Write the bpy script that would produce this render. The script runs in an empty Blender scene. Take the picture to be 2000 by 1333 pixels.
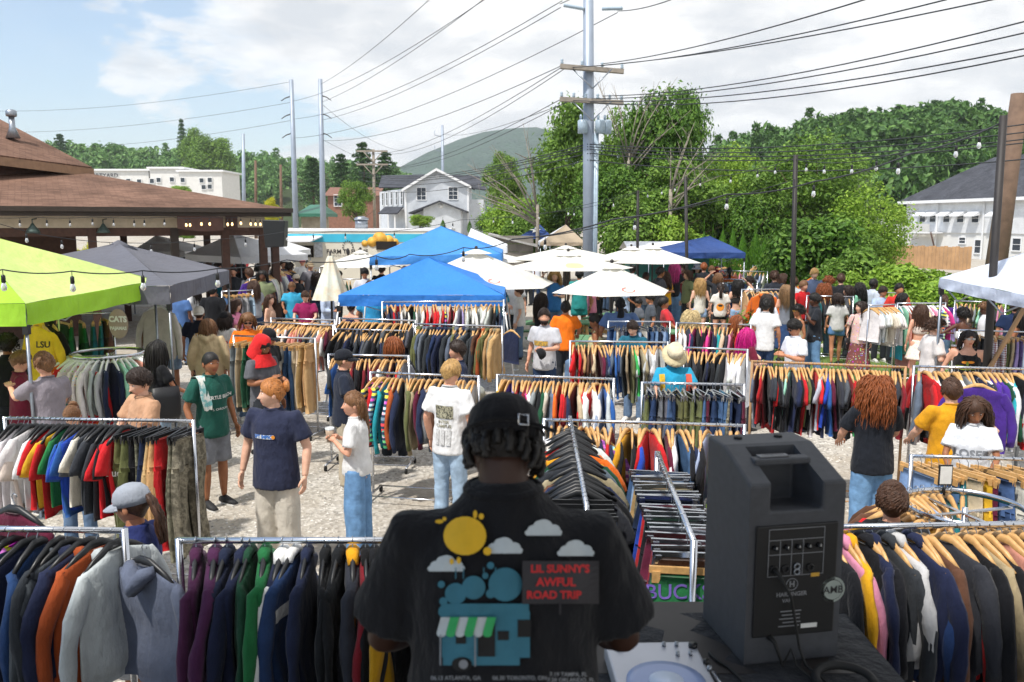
import bpy, bmesh, math, random, zlib
import numpy as np
from mathutils import Vector, Matrix, Euler
from mathutils.bvhtree import BVHTree
R = math.radians
random.seed(7); rng = np.random.default_rng(7)
scene = bpy.context.scene
# ---------------------------------------------------------------- camera
F = 1650.0; HZ = 437.0; CAMZ = 3.2          # focal length (px at 2000 wide), horizon row, eye height
PITCH = math.atan((666.5 - HZ) / F)
cd = bpy.data.cameras.new('camera'); cam = bpy.data.objects.new('camera', cd)
scene.collection.objects.link(cam); scene.camera = cam
cam.location = (0, 0, CAMZ); cam.rotation_euler = (R(90) - PITCH, 0, 0)
cd.sensor_width = 36; cd.lens = 36 * F / 2000; cd.clip_start = .05; cd.clip_end = 6000
cd.dof.use_dof = True; cd.dof.focus_distance = 9.0; cd.dof.aperture_fstop = 4.5
# ---------------------------------------------------------------- sky and sun
SUN_AZ, SUN_EL = R(-138), R(60)               # azimuth from +Y towards +X
sund = bpy.data.lights.new('sun', 'SUN'); sun = bpy.data.objects.new('sun', sund)
scene.collection.objects.link(sun)
sdir = Vector((math.sin(SUN_AZ) * math.cos(SUN_EL), math.cos(SUN_AZ) * math.cos(SUN_EL), math.sin(SUN_EL)))
sun.rotation_euler = sdir.to_track_quat('Z', 'Y').to_euler(); sun.location = (-30, 10, 60)
sund.energy = 3.3; sund.angle = R(2.5); sund.color = (1, .955, .89)
w = bpy.data.worlds.new('World'); scene.world = w; w.use_nodes = True
nt = w.node_tree; nt.nodes.clear()
def N(t, **k):
    n = nt.nodes.new(t)
    for a, b in k.items():
        if a in n.inputs.keys(): n.inputs[a].default_value = b
        else: setattr(n, a, b)
    return n
def L(a, b): nt.links.new(a, b)
def MA(op, a, b=None, clamp=False):
    n = nt.nodes.new('ShaderNodeMath'); n.operation = op; n.use_clamp = clamp
    for i, q in enumerate((a, b)):
        if q is None: continue
        if isinstance(q, (int, float)): n.inputs[i].default_value = q
        else: L(q, n.inputs[i])
    return n.outputs[0]
def MIX(f, a, b, typ='MIX'):
    n = nt.nodes.new('ShaderNodeMix'); n.data_type = 'RGBA'; n.blend_type = typ
    for q, s in ((f, n.inputs[0]), (a, n.inputs[6]), (b, n.inputs[7])):
        if isinstance(q, (int, float)): s.default_value = q
        elif isinstance(q, tuple): s.default_value = q if len(q) == 4 else q + (1,)
        else: L(q, s)
    return n.outputs[2]
def RAMP(f, stops):
    n = nt.nodes.new('ShaderNodeValToRGB'); e = n.color_ramp.elements
    while len(e) < len(stops): e.new(.5)
    for i, (p, c) in enumerate(stops):
        e[i].position = p; e[i].color = (c + (1,)) if isinstance(c, tuple) else (c, c, c, 1)
    L(f, n.inputs[0]); return n.outputs[0]
sky = N('ShaderNodeTexSky', sky_type='NISHITA', sun_disc=False, sun_elevation=SUN_EL, sun_rotation=SUN_AZ,
        air_density=1.0, dust_density=1.2, ozone_density=1.0)
tc = N('ShaderNodeTexCoord'); sp = N('ShaderNodeSeparateXYZ'); L(tc.outputs['Generated'], sp.inputs[0])
den = MA('ADD', MA('MAXIMUM', sp.outputs[2], 0.0), .22)
cx = MA('DIVIDE', sp.outputs[0], den); cy = MA('DIVIDE', sp.outputs[1], den)
cb = N('ShaderNodeCombineXYZ'); L(cx, cb.inputs[0]); L(cy, cb.inputs[1]); L(sp.outputs[2], cb.inputs[2])
n1 = N('ShaderNodeTexNoise', Scale=1.5, Detail=9.0, Roughness=.56, Distortion=.25); L(cb.outputs[0], n1.inputs['Vector'])
n2 = N('ShaderNodeTexNoise', Scale=2.3, Detail=6.0, Roughness=.6); L(cb.outputs[0], n2.inputs['Vector'])
# broken cloud everywhere, opening to blue towards the west (left of the picture)
az = MA('ADD', MA('MULTIPLY', sp.outputs[0], 2.1), .80)
cov = MA('ADD', n1.outputs[0], MA('MULTIPLY', MA('MINIMUM', MA('MAXIMUM', az, -.25), .5), .55))
mask = RAMP(cov, [(.56, 0.0), (.605, .72), (.70, 1.0)])
thin = RAMP(n2.outputs[0], [(.35, .08), (.75, .30)])
cloudc = RAMP(n2.outputs[0], [(.36, (5.3, 5.55, 5.9)), (.46, (6.4, 6.5, 6.65)), (.55, (7.8, 7.8, 7.8))])
blue = MIX(thin, MIX(1.0, sky.outputs[0], (1.35, 1.38, 1.36), 'MULTIPLY'), (5.4, 6.0, 6.6))
skyc = MIX(mask, blue, cloudc)
bg = N('ShaderNodeBackground', Strength=.1); L(skyc, bg.inputs[0])
wo = N('ShaderNodeOutputWorld'); L(bg.outputs[0], wo.inputs[0])
vs = scene.view_settings; vs.view_transform = 'Standard'; vs.look = 'None'; vs.exposure = 0.55; vs.gamma = 1; vs.use_curve_mapping = False
scene.cycles.use_denoising = True; scene.cycles.max_bounces = 6; scene.cycles.transparent_max_bounces = 8
scene.cycles.diffuse_bounces = 3; scene.cycles.glossy_bounces = 3; scene.cycles.caustics_reflective = False; scene.cycles.caustics_refractive = False
# ---------------------------------------------------------------- pixels to places
_cr, _sr = math.cos(PITCH), math.sin(PITCH)
def ray(u, v):
    x = (u - 1000) / F; y = (666.5 - v) / F
    return Vector((x, _cr + y * _sr, -_sr + y * _cr))     # y component close to 1
def at_z(u, v, z):
    d = ray(u, v); t = (z - CAMZ) / d.z; return Vector((d.x * t, d.y * t, z))
def at_y(u, v, Y):
    d = ray(u, v); t = Y / d.y; return Vector((d.x * t, Y, CAMZ + d.z * t))
# ---------------------------------------------------------------- helpers
col = scene.collection
def lin(h):
    if isinstance(h, str):
        h = h.lstrip('#'); c = [int(h[i:i+2], 16) / 255 for i in (0, 2, 4)]
        return tuple(x / 12.92 if x <= .04045 else ((x + .055) / 1.055) ** 2.4 for x in c)
    return tuple(h)
def tag(o, label=None, cat=None, group=None, kind=None):
    for k, q in (('label', label), ('category', cat), ('group', group), ('kind', kind)):
        if q: o[k] = q
    return o
def empty(name, loc=(0, 0, 0), rz=0, **k):
    o = bpy.data.objects.new(name, None); col.objects.link(o); o.location = loc; o.rotation_euler = (0, 0, rz)
    o.empty_display_size = .1; return tag(o, **k)
def ob(name, me, parent=None, loc=None, rot=None, scale=None, color=None, mats=None, **k):
    o = bpy.data.objects.new(name, me); col.objects.link(o)
    if parent is not None: o.parent = parent
    if loc is not None: o.location = loc
    if rot is not None: o.rotation_euler = rot
    if scale is not None: o.scale = scale if hasattr(scale, '__len__') else (scale,) * 3
    if color is not None: o.color = tuple(color[:3]) + (1,)
    if mats:
        for i, m in mats.items():
            o.material_slots[i].link = 'OBJECT'; o.material_slots[i].material = m
    return tag(o, **k)
class MB:
    def __init__(s): s.v = []; s.f = []; s.m = []; s.sm = []
    def add(s, V, Fc, m=0, smooth=True):
        b = len(s.v); s.v.extend([tuple(p) for p in V]); s.f.extend([tuple(i + b for i in f) for f in Fc])
        s.m.extend([m] * len(Fc)); s.sm.extend([smooth] * len(Fc)); return s
    def box(s, c, size, m=0, rot=None, taper=1.0):
        hx, hy, hz = [q / 2 for q in size]; V = []
        for z in (-1, 1):
            k = taper if z > 0 else 1
            for x, y in ((-1, -1), (1, -1), (1, 1), (-1, 1)):
                p = Vector((x * hx * k, y * hy * k, z * hz))
                if rot is not None: p = rot @ p
                V.append(p + Vector(c))
        return s.add(V, [(3, 2, 1, 0), (4, 5, 6, 7), (0, 1, 5, 4), (1, 2, 6, 5), (2, 3, 7, 6), (3, 0, 4, 7)], m, False)
    def tube(s, pts, rad, n=8, m=0, caps=True, flat=None):
        P = [Vector(p) for p in pts]; k = len(P)
        if not hasattr(rad, '__len__'): rad = [rad] * k
        V = []; t = (P[1] - P[0]).normalized()
        u = t.orthogonal().normalized() if flat is None else (Vector(flat) - t * Vector(flat).dot(t)).normalized()
        for i in range(k):
            t2 = (P[min(i + 1, k - 1)] - P[max(i - 1, 0)])
            t2 = t2.normalized() if t2.length > 1e-9 else t
            u = u - t2 * u.dot(t2)
            u = u.normalized() if u.length > 1e-6 else t2.orthogonal().normalized()
            b = t2.cross(u); r = rad[i]; ra, rb = r if hasattr(r, '__len__') else (r, r)
            for j in range(n):
                a = 2 * math.pi * j / n
                V.append(P[i] + u * (ra * math.cos(a)) + b * (rb * math.sin(a)))
        Fc = [(i * n + j, i * n + (j + 1) % n, (i + 1) * n + (j + 1) % n, (i + 1) * n + j) for i in range(k - 1) for j in range(n)]
        if caps: Fc += [tuple(range(n - 1, -1, -1)), tuple(range((k - 1) * n, k * n))]
        return s.add(V, Fc, m)
    def cyl(s, p0, p1, r0, r1=None, n=12, m=0):
        return s.tube([p0, p1], [r0, r0 if r1 is None else r1], n, m)
    def rings(s, rings, n=16, m=0, caps=True, xf=None):
        """rings: (cx,cy,cz,rx,ry) horizontal ellipses"""
        V = []
        for cx, cy, cz, rx, ry in rings:
            for j in range(n):
                a = 2 * math.pi * j / n; p = Vector((cx + rx * math.cos(a), cy + ry * math.sin(a), cz))
                V.append(xf @ p if xf is not None else p)
        k = len(rings)
        Fc = [(i * n + j, i * n + (j + 1) % n, (i + 1) * n + (j + 1) % n, (i + 1) * n + j) for i in range(k - 1) for j in range(n)]
        if caps: Fc += [tuple(range(n - 1, -1, -1)), tuple(range((k - 1) * n, k * n))]
        return s.add(V, Fc, m)
    def sphere(s, c, r, nu=12, nv=8, m=0, xf=None):
        r = r if hasattr(r, '__len__') else (r, r, r); V = []
        for i in range(nv + 1):
            th = math.pi * i / nv
            for j in range(nu):
                a = 2 * math.pi * j / nu
                p = Vector((r[0] * math.sin(th) * math.cos(a), r[1] * math.sin(th) * math.sin(a), r[2] * math.cos(th)))
                V.append((xf @ p if xf is not None else p) + Vector(c))
        Fc = [(i * nu + j, (i + 1) * nu + j, (i + 1) * nu + (j + 1) % nu, i * nu + (j + 1) % nu) for i in range(nv) for j in range(nu)]
        return s.add(V, Fc, m)
    def prism(s, poly, d0, d1, ax, m=0):
        """polygon (list of 3D points) extruded from +ax*d0 to +ax*d1"""
        ax = Vector(ax); P = [Vector(p) for p in poly]; n = len(P)
        V = [p + ax * d0 for p in P] + [p + ax * d1 for p in P]
        return s.add(V, [tuple(range(n - 1, -1, -1)), tuple(range(n, 2 * n))] + [(i, (i + 1) % n, n + (i + 1) % n, n + i) for i in range(n)], m, False)
    def mesh(s, name, mats=(), fix=False, bevel=0):
        me = bpy.data.meshes.new(name); me.from_pydata(s.v, [], s.f)
        for m in mats: me.materials.append(m)
        if s.f:
            me.polygons.foreach_set('material_index', s.m); me.polygons.foreach_set('use_smooth', s.sm)
        if fix or bevel:
            bm = bmesh.new(); bm.from_mesh(me)
            bmesh.ops.remove_doubles(bm, verts=bm.verts, dist=1e-5)
            bmesh.ops.recalc_face_normals(bm, faces=bm.faces)
            if bevel:
                es = [e for e in bm.edges if len(e.link_faces) == 2 and e.calc_face_angle(0) > .5]
                bmesh.ops.bevel(bm, geom=es, offset=bevel, segments=2, affect='EDGES', profile=.5)
            bm.to_mesh(me); bm.free()
        me.update(); return me
    def obj(s, name, mat, parent=None, fix=False, bevel=0, **k):
        mats = mat if isinstance(mat, (list, tuple)) else [mat]
        return ob(name, s.mesh(name, mats, fix, bevel), parent, **k)
# ---------------------------------------------------------------- materials
MATS = {}
def newmat(name):
    global nt
    m = bpy.data.materials.new(name); m.use_nodes = True; nt = m.node_tree; nt.nodes.clear()
    b = N('ShaderNodeBsdfPrincipled'); o = N('ShaderNodeOutputMaterial'); L(b.outputs[0], o.inputs[0]); MATS[name] = m
    return m, b
def noise(scale, detail=4, rough=.55, coord='Object', out=0, stretch=None):
    t = N('ShaderNodeTexCoord'); n = N('ShaderNodeTexNoise', Scale=scale, Detail=detail, Roughness=rough)
    s = t.outputs[coord]
    if stretch:
        mp = N('ShaderNodeMapping'); mp.inputs['Scale'].default_value = stretch; L(s, mp.inputs[0]); s = mp.outputs[0]
    L(s, n.inputs['Vector']); return n.outputs[out]
def bump(b, h, strength=.3, dist=.01):
    n = N('ShaderNodeBump', Strength=strength, Distance=dist); L(h, n.inputs['Height']); L(n.outputs[0], b.inputs['Normal'])
def simple(name, c, rough=.6, metal=0, var=.15, scale=6, bmp=0, bscale=60, spec=.5, coord='Object', bdist=.004):
    if name in MATS: return MATS[name]
    c = lin(c); m, b = newmat(name); b.inputs['Roughness'].default_value = rough; b.inputs['Metallic'].default_value = metal
    b.inputs['Specular IOR Level'].default_value = spec
    f = RAMP(noise(scale, coord=coord), [(.3, tuple(x * (1 - var) for x in c)), (.7, tuple(min(1, x * (1 + var)) for x in c))])
    L(f, b.inputs['Base Color'])
    if bmp: bump(b, noise(bscale, 3, coord=coord), bmp, bdist)
    return m
def fabric(name, c=None, rough=.88, var=.16):
    if name in MATS: return MATS[name]
    m, b = newmat(name); b.inputs['Roughness'].default_value = rough; b.inputs['Specular IOR Level'].default_value = .2
    b.inputs['Sheen Weight'].default_value = .08
    if c is None: oi = N('ShaderNodeObjectInfo'); cc = oi.outputs['Color']
    else: cc = N('ShaderNodeRGB'); cc.outputs[0].default_value = lin(c) + (1,); cc = cc.outputs[0]
    n = noise(9, 5); g = RAMP(n, [(.3, 1 - var), (.72, 1 + var * .5)])
    L(MIX(1.0, cc, g, 'MULTIPLY'), b.inputs['Base Color'])
    wr = noise(16, 3, .5, stretch=(1, 1, .45)); fine = noise(260, 2)
    h = MA('ADD', MA('ADD', wr, MA('MULTIPLY', noise(48, 3, .6, stretch=(1, 1, .6)), .28)), MA('MULTIPLY', fine, .05)); bump(b, h, .8, .022)
    return m
CLOTH = fabric('cloth')
def denim():
    m, b = newmat('denim'); b.inputs['Roughness'].default_value = .9; b.inputs['Specular IOR Level'].default_value = .15
    oi = N('ShaderNodeObjectInfo'); n = noise(7, 6, .65); g = RAMP(n, [(.3, .68), (.7, 1.25)])
    L(MIX(1.0, oi.outputs['Color'], g, 'MULTIPLY'), b.inputs['Base Color'])
    bump(b, MA('ADD', noise(14, 3), MA('MULTIPLY', noise(300, 2), .08)), .6, .014); return m
DENIM = denim()
def patterned(name, mode):
    m, b = newmat(name); b.inputs['Roughness'].default_value = .9; b.inputs['Specular IOR Level'].default_value = .15
    oi = N('ShaderNodeObjectInfo'); t = N('ShaderNodeTexCoord')
    if mode == 'camo':
        c = RAMP(noise(11, 3, .6), [(.38, .45), (.47, .8), (.53, 1.25), (.62, .55)])
        L(MIX(1.0, oi.outputs['Color'], c, 'MULTIPLY'), b.inputs['Base Color'])
    elif mode == 'floral':
        v = N('ShaderNodeTexVoronoi', Scale=26.0); L(t.outputs['Object'], v.inputs['Vector'])
        k = RAMP(v.outputs['Distance'], [(.22, 0.0), (.3, 1.0)])
        L(MIX(k, v.outputs['Color'], oi.outputs['Color']), b.inputs['Base Color'])
    elif mode == 'plaid':
        w1 = N('ShaderNodeTexWave', Scale=9.0, bands_direction='X'); w2 = N('ShaderNodeTexWave', Scale=9.0, bands_direction='Z')
        L(t.outputs['Object'], w1.inputs['Vector']); L(t.outputs['Object'], w2.inputs['Vector'])
        k = MA('ADD', MA('MULTIPLY', RAMP(w1.outputs[1], [(.35, 0.0), (.5, 1.0)]), .5), MA('MULTIPLY', RAMP(w2.outputs[1], [(.35, 0.0), (.5, 1.0)]), .5))
        L(MIX(k, oi.outputs['Color'], (.75, .75, .78)), b.inputs['Base Color'])
    else:
        w1 = N('ShaderNodeTexWave', Scale=5.0, bands_direction='Z', Distortion=2.0); L(t.outputs['Object'], w1.inputs['Vector'])
        v = N('ShaderNodeTexVoronoi', Scale=9.0); L(t.outputs['Object'], v.inputs['Vector'])
        L(MIX(RAMP(w1.outputs[1], [(.45, 0.0), (.55, 1.0)]), oi.outputs['Color'], v.outputs['Color']), b.inputs['Base Color'])
    bump(b, noise(14, 3), .5, .014); return m
CAMO, FLORAL, PLAID, ZIG = [patterned(a, b_) for a, b_ in (('camo_cloth', 'camo'), ('floral_cloth', 'floral'), ('plaid_cloth', 'plaid'), ('pattern_cloth', 'zig'))]
def skinmat():
    m, b = newmat('skin'); b.inputs['Roughness'].default_value = .52; b.inputs['Specular IOR Level'].default_value = .35
    oi = N('ShaderNodeObjectInfo'); n = RAMP(noise(14, 4), [(.3, (.86, .80, .78)), (.7, (1.06, 1.04, 1.04))])
    L(MIX(1.0, oi.outputs['Color'], n, 'MULTIPLY'), b.inputs['Base Color'])
    b.inputs['Subsurface Weight'].default_value = .06; b.inputs['Subsurface Radius'].default_value = (.02, .008, .004); b.inputs['Subsurface Scale'].default_value = .4
    bump(b, noise(150, 2), .08, .002); return m
SKIN = skinmat()
def lipmat():
    m, b = newmat('lips'); b.inputs['Roughness'].default_value = .45
    oi = N('ShaderNodeObjectInfo'); L(MIX(1.0, oi.outputs['Color'], (.8, .48, .46), 'MULTIPLY'), b.inputs['Base Color']); return m
LIPS = lipmat()
EYEW = simple('eye_white', 'e4ddd6', .3); IRIS = simple('iris', '2a1a12', .2)
def hairmat():
    m, b = newmat('hair'); b.inputs['Roughness'].default_value = .48; b.inputs['Specular IOR Level'].default_value = .4
    oi = N('ShaderNodeObjectInfo'); n = noise(30, 4, .7, stretch=(3, 3, .5)); g = RAMP(n, [(.3, .45), (.72, 1.45)])
    L(MIX(1.0, oi.outputs['Color'], g, 'MULTIPLY'), b.inputs['Base Color']); bump(b, noise(90, 3, stretch=(2, 2, .3)), .6, .008); return m
HAIR = hairmat()
CHROME = simple('chrome', 'c9ccd2', .22, 1.0, .05); STEEL = simple('dull_steel', '9aa0a8', .42, .9, .15, 20)
WOODH = simple('hanger_wood', 'c59a62', .42, 0, .25, 30); BLACKP = simple('black_plastic', '17181a', .42, 0, .2)
WHITEP = simple('white_plastic', 'dcdcda', .4, 0, .05); RUBBER = simple('rubber', '1b1b1b', .75)
TRIMW = fabric('trim_white', 'e2e2e0'); TRIMB = fabric('trim_black', '141416'); TRIMG = fabric('trim_gold', 'd99a1c'); TRIMR = fabric('trim_red', 'b3161c'); TRIMN = fabric('trim_navy', '1b2440')
def text_mesh(s, size=1.0, bold=0.0, align='CENTER', extrude=0.0, spacing=1.0):
    c = bpy.data.curves.new('txt', 'FONT'); c.body = s; c.size = size; c.align_x = align; c.align_y = 'CENTER'
    c.offset = bold; c.extrude = extrude; c.space_character = spacing; c.resolution_u = 3
    o = bpy.data.objects.new('txt', c); col.objects.link(o); dg = bpy.context.evaluated_depsgraph_get()
    me = bpy.data.meshes.new_from_object(o.evaluated_get(dg)); bpy.data.objects.remove(o); bpy.data.curves.remove(c)
    V = [tuple(v.co) for v in me.vertices]; Fc = [tuple(p.vertices) for p in me.polygons]; bpy.data.meshes.remove(me); return V, Fc
def text_on(mb, s, size, org, ux, uy, m=0, bold=0, off=.004, spacing=1.0):
    V, Fc = text_mesh(s, size, bold, spacing=spacing); ux = Vector(ux).normalized(); uy = Vector(uy).normalized(); nn = ux.cross(uy)
    mb.add([Vector(org) + ux * x + uy * y + nn * off for x, y, z in V], Fc, m, False)
# ================================================================ ground
def npmesh(name, V, Fc, mats=(), smooth=False, mi=None):
    V = np.asarray(V, np.float32); Fc = np.asarray(Fc, np.int32); k = Fc.shape[1]
    me = bpy.data.meshes.new(name); me.vertices.add(len(V)); me.vertices.foreach_set('co', V.ravel())
    me.loops.add(Fc.size); me.loops.foreach_set('vertex_index', Fc.ravel())
    me.polygons.add(len(Fc)); me.polygons.foreach_set('loop_start', np.arange(0, Fc.size, k, dtype=np.int32))
    me.polygons.foreach_set('use_smooth', np.full(len(Fc), smooth))
    for m in mats: me.materials.append(m)
    if mi is not None: me.polygons.foreach_set('material_index', np.asarray(mi, np.int32))
    me.update(calc_edges=True); return me
def sstep(a, b, x):
    t = np.clip((x - a) / (b - a), 0, 1); return t * t * (3 - 2 * t)
def gz(x, y): return 1.8 * sstep(55, 98, y) * sstep(12, -8, x)
def gravel_mat():
    m, b = newmat('gravel_ground'); b.inputs['Roughness'].default_value = .95; b.inputs['Specular IOR Level'].default_value = .2
    t = N('ShaderNodeTexCoord'); v = N('ShaderNodeTexVoronoi', Scale=22.0); L(t.outputs['Object'], v.inputs['Vector'])
    big = noise(.7, 5); st = RAMP(v.outputs['Color'], [(.1, (.26, .24, .21)), (.5, (.42, .39, .34)), (.9, (.56, .53, .48))])
    dirt = RAMP(noise(3.5, 5), [(.3, (.30, .255, .20)), (.7, (.43, .375, .30))])
    k = RAMP(big, [(.42, 0.0), (.62, .75)]); L(MIX(k, st, dirt), b.inputs['Base Color'])
    bump(b, v.outputs['Distance'], .8, .02); return m
GRAVEL = gravel_mat()
xs = np.concatenate([np.linspace(-1650, -160, 12), np.linspace(-140, 140, 57), np.linspace(160, 1650, 12)])
ys = np.concatenate([np.linspace(-60, 160, 56), np.linspace(190, 2600, 20)])
X, Y = np.meshgrid(xs, ys); Z = gz(X, Y); nx, ny = len(xs), len(ys)
V = np.stack([X.ravel(), Y.ravel(), Z.ravel()], 1)
Q = [(j * nx + i, j * nx + i + 1, (j + 1) * nx + i + 1, (j + 1) * nx + i) for j in range(ny - 1) for i in range(nx - 1)]
ob('ground', npmesh('ground', V, Q, [GRAVEL], True), kind='structure')
# loose stones on the gravel
def stones(n, x0, x1, y0, y1, smin, smax):
    P = np.stack([rng.uniform(x0, x1, n), y0 + (y1 - y0) * rng.uniform(0, 1, n) ** 1.3, np.zeros(n)], 1)
    P = P[np.sin(P[:, 0] * 2.3 + 1.7 * np.sin(P[:, 1] * .9)) + np.sin(P[:, 1] * 1.9 + P[:, 0] * .8) + rng.normal(0, .5, n) > -.75]; n = len(P)
    s = rng.uniform(smin, smax, n); base = np.array([(1, 0, 0), (.1, .9, 0), (-1, .1, 0), (0, -.8, 0), (.1, .1, .62), (0, 0, -.5)])
    a = rng.uniform(0, 6.28, n); c, q = np.cos(a), np.sin(a)
    B = base[None] * rng.uniform(.6, 1.15, (n, 6, 1)) * s[:, None, None]
    V = np.stack([B[..., 0] * c[:, None] - B[..., 1] * q[:, None], B[..., 0] * q[:, None] + B[..., 1] * c[:, None], B[..., 2]], 2) + P[:, None]
    f = np.array([(0, 1, 4), (1, 2, 4), (2, 3, 4), (3, 0, 4), (1, 0, 5), (2, 1, 5), (3, 2, 5), (0, 3, 5)])
    return V.reshape(-1, 3), (f[None] + np.arange(n)[:, None, None] * 6).reshape(-1, 3)
def stone_mat():
    m, b = newmat('stone_chips'); b.inputs['Roughness'].default_value = .9
    g = N('ShaderNodeNewGeometry'); c = RAMP(g.outputs['Random Per Island'], [(0, (.20, .19, .175)), (.35, (.40, .375, .33)), (.7, (.52, .49, .43)), (1, (.66, .63, .58))])
    L(c, b.inputs['Base Color']); return m
V, T = stones(31000, -6.5, 6.5, 5.0, 17, .009, .028)
ob('loose_gravel', npmesh('loose_gravel', V, T, [stone_mat()]), kind='stuff', label='loose pale gravel chips scattered over the market yard', cat='gravel')
# grass lawn on the right
GRASSM = simple('lawn', '5d7434', .95, 0, .4, 2.5, .5, 40)
lawn = [(5.2, 17.2), (9, 16.4), (16, 16.2), (20, 17), (21, 30), (14, 33), (7, 33), (5.4, 27), (4.9, 21)]
mb = MB(); mb.add([(x, y, .006) for x, y in lawn], [tuple(range(len(lawn)))]); mb.obj('lawn', GRASSM, kind='structure')
n = 42000; P = np.stack([rng.uniform(5, 20, n), rng.uniform(16.6, 31, n)], 1)
P = P[(noise_ := np.sin(P[:, 0] * 2.1) + np.sin(P[:, 1] * 1.7 + P[:, 0]) + rng.normal(0, .8, n)) > -.9]; n = len(P)
a = rng.uniform(0, 6.28, n); h = rng.uniform(.03, .09, n); wd = .008
bx, by = np.cos(a) * wd, np.sin(a) * wd; lx, ly = rng.normal(0, .02, n), rng.normal(0, .02, n)
V = np.stack([np.stack([P[:, 0] - bx, P[:, 1] - by, np.zeros(n)], 1), np.stack([P[:, 0] + bx, P[:, 1] + by, np.zeros(n)], 1), np.stack([P[:, 0] + lx, P[:, 1] + ly, h], 1)], 1).reshape(-1, 3)
def leafmat(name, c0, c1, c2, trans=.3):
    m, b = newmat(name); g = N('ShaderNodeNewGeometry'); c = RAMP(g.outputs['Random Per Island'], [(0, lin(c0)), (.5, lin(c1)), (1, lin(c2))])
    big = RAMP(noise(.9, 3, coord='Object'), [(.3, .72), (.7, 1.2)]); c = MIX(1.0, c, big, 'MULTIPLY')
    L(c, b.inputs['Base Color']); b.inputs['Roughness'].default_value = .55; b.inputs['Specular IOR Level'].default_value = .3
    t = N('ShaderNodeBsdfTranslucent'); L(c, t.inputs[0]); mx = N('ShaderNodeMixShader'); mx.inputs[0].default_value = trans
    L(b.outputs[0], mx.inputs[1]); L(t.outputs[0], mx.inputs[2]); L(mx.outputs[0], nt.nodes['Material Output'].inputs[0]); return m
LGRASS = leafmat('grass_blades', '4f6a28', '6c8a38', '8a9a50')
ob('grass', npmesh('grass', V, np.arange(n * 3).reshape(-1, 3), [LGRASS]), kind='stuff', label='short green grass growing on the lawn beyond the clothes racks', cat='grass')
# ================================================================ foliage
LDARK = leafmat('leaves_dark', '3f5f22', '57802c', '769a3c'); LMID = leafmat('leaves_mid', '506f2a', '6b8f36', '8aab48')
LBRIGHT = leafmat('leaves_bright', '6c8f2c', '87aa38', 'a3c04e'); LYEL = leafmat('leaves_yellow', 'a4a81f', 'c4c22c', 'd6cf4a')
LPINE = leafmat('needles', '2c4a24', '3d6030', '567a3c', .2); LCEDAR = leafmat('cedar', '3e6a1e', '558624', '6e9c30', .2)
LFAR = leafmat('leaves_far', '2f4d24', '426530', '5a7d3c', .15); BARK = simple('bark', '5a4a3c', .9, 0, .35, 8, .6, 30); BARKG = simple('bark_grey', '8c8478', .9, 0, .2, 8)
def leaves(P, nrm, size, asp=.55, jit=.55):
    """one quad leaf at each P, facing roughly along nrm"""
    n = len(P); d = nrm + rng.normal(0, jit, (n, 3)); d /= np.linalg.norm(d, axis=1)[:, None] + 1e-9
    r = rng.normal(0, 1, (n, 3)); u = np.cross(d, r); u /= np.linalg.norm(u, axis=1)[:, None] + 1e-9; w_ = np.cross(d, u)
    s = (size * rng.uniform(.6, 1.35, n))[:, None]
    V = np.stack([P - u * s, P + w_ * s * asp, P + u * s, P - w_ * s * asp], 1)
    V[:, 1] += d * s * .15; V[:, 3] += d * s * .15
    return V.reshape(-1, 3), np.arange(n * 4).reshape(-1, 4)
def crown_broad(seed, n=5200, nb=26, size=.035, flat=1.0, loose=.0):
    """unit crown: spans about -.5...5 in x,y and 0..1 in z"""
    g = np.random.default_rng(seed); B = []
    for i in range(nb):
        a = g.uniform(0, 6.28); zz = g.uniform(-.85, 1); rr = math.sqrt(max(0, 1 - zz * zz)) * g.uniform(.55, 1.0)
        k = g.uniform(.55, .95) + loose * g.uniform(-.2, .25)
        B.append((math.cos(a) * rr * .36 * k * 1.1, math.sin(a) * rr * .36 * k * 1.1, .5 + zz * .36 * k * flat, g.uniform(.10, .19)))
    B = np.array(B); idx = g.integers(0, nb, n); d = g.normal(0, 1, (n, 3)); d /= np.linalg.norm(d, axis=1)[:, None]
    d[:, 2] = np.where(d[:, 2] < -.6, -d[:, 2], d[:, 2])
    rad = B[idx, 3] * g.uniform(.5, 1.08, n) * np.where(g.random(n) < .06, 1.35, 1)
    P = B[idx, :3] + d * rad[:, None] * np.array([1, 1, .85]); return leaves(P, d + np.array([0, 0, .4]), size), B
def crown_pine(seed, n=3600, layers=13):
    g = np.random.default_rng(seed); P = []; D = []
    for i in range(n):
        t = g.random() ** .8; lay = math.floor(t * layers) / layers; wdt = (1 - lay) ** .75 * .42 + .03
        a = g.uniform(0, 6.28); br = round(a / 6.28 * 7) / 7 * 6.28 + g.normal(0, .18); rr = wdt * g.random() ** .6 * (1 + .3 * math.sin(br * 3 + lay * 40))
        P.append((math.cos(br) * rr, math.sin(br) * rr, .06 + lay * .9 - rr * .18 + g.normal(0, .012))); D.append((0, 0, 1))
    return leaves(np.array(P), np.array(D, float), .034, .4, .45)
def crown_cedar(seed, n=5200):
    g = np.random.default_rng(seed); z = g.random(n) ** .85; wdt = np.sin(np.clip(z * 1.02 + .12, 0, 1) ** .75 * math.pi) ** .8 * .5
    a = g.uniform(0, 6.28, n); rr = wdt * (g.uniform(.7, 1.0, n)) * (1 + .12 * np.sin(a * 5 + z * 9)); P = np.stack([np.cos(a) * rr, np.sin(a) * rr, z], 1)
    D = np.stack([np.cos(a), np.sin(a), np.full(n, .3)], 1); V, Qd = leaves(P, D, .026, .45, .5); return V, Qd
CR = {}
for i, s_ in enumerate((1, 2, 3)):
    (V_, Q_), B_ = crown_broad(s_, 15000, 38, .0165); CR['broad%d' % i] = (V_, Q_)
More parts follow.
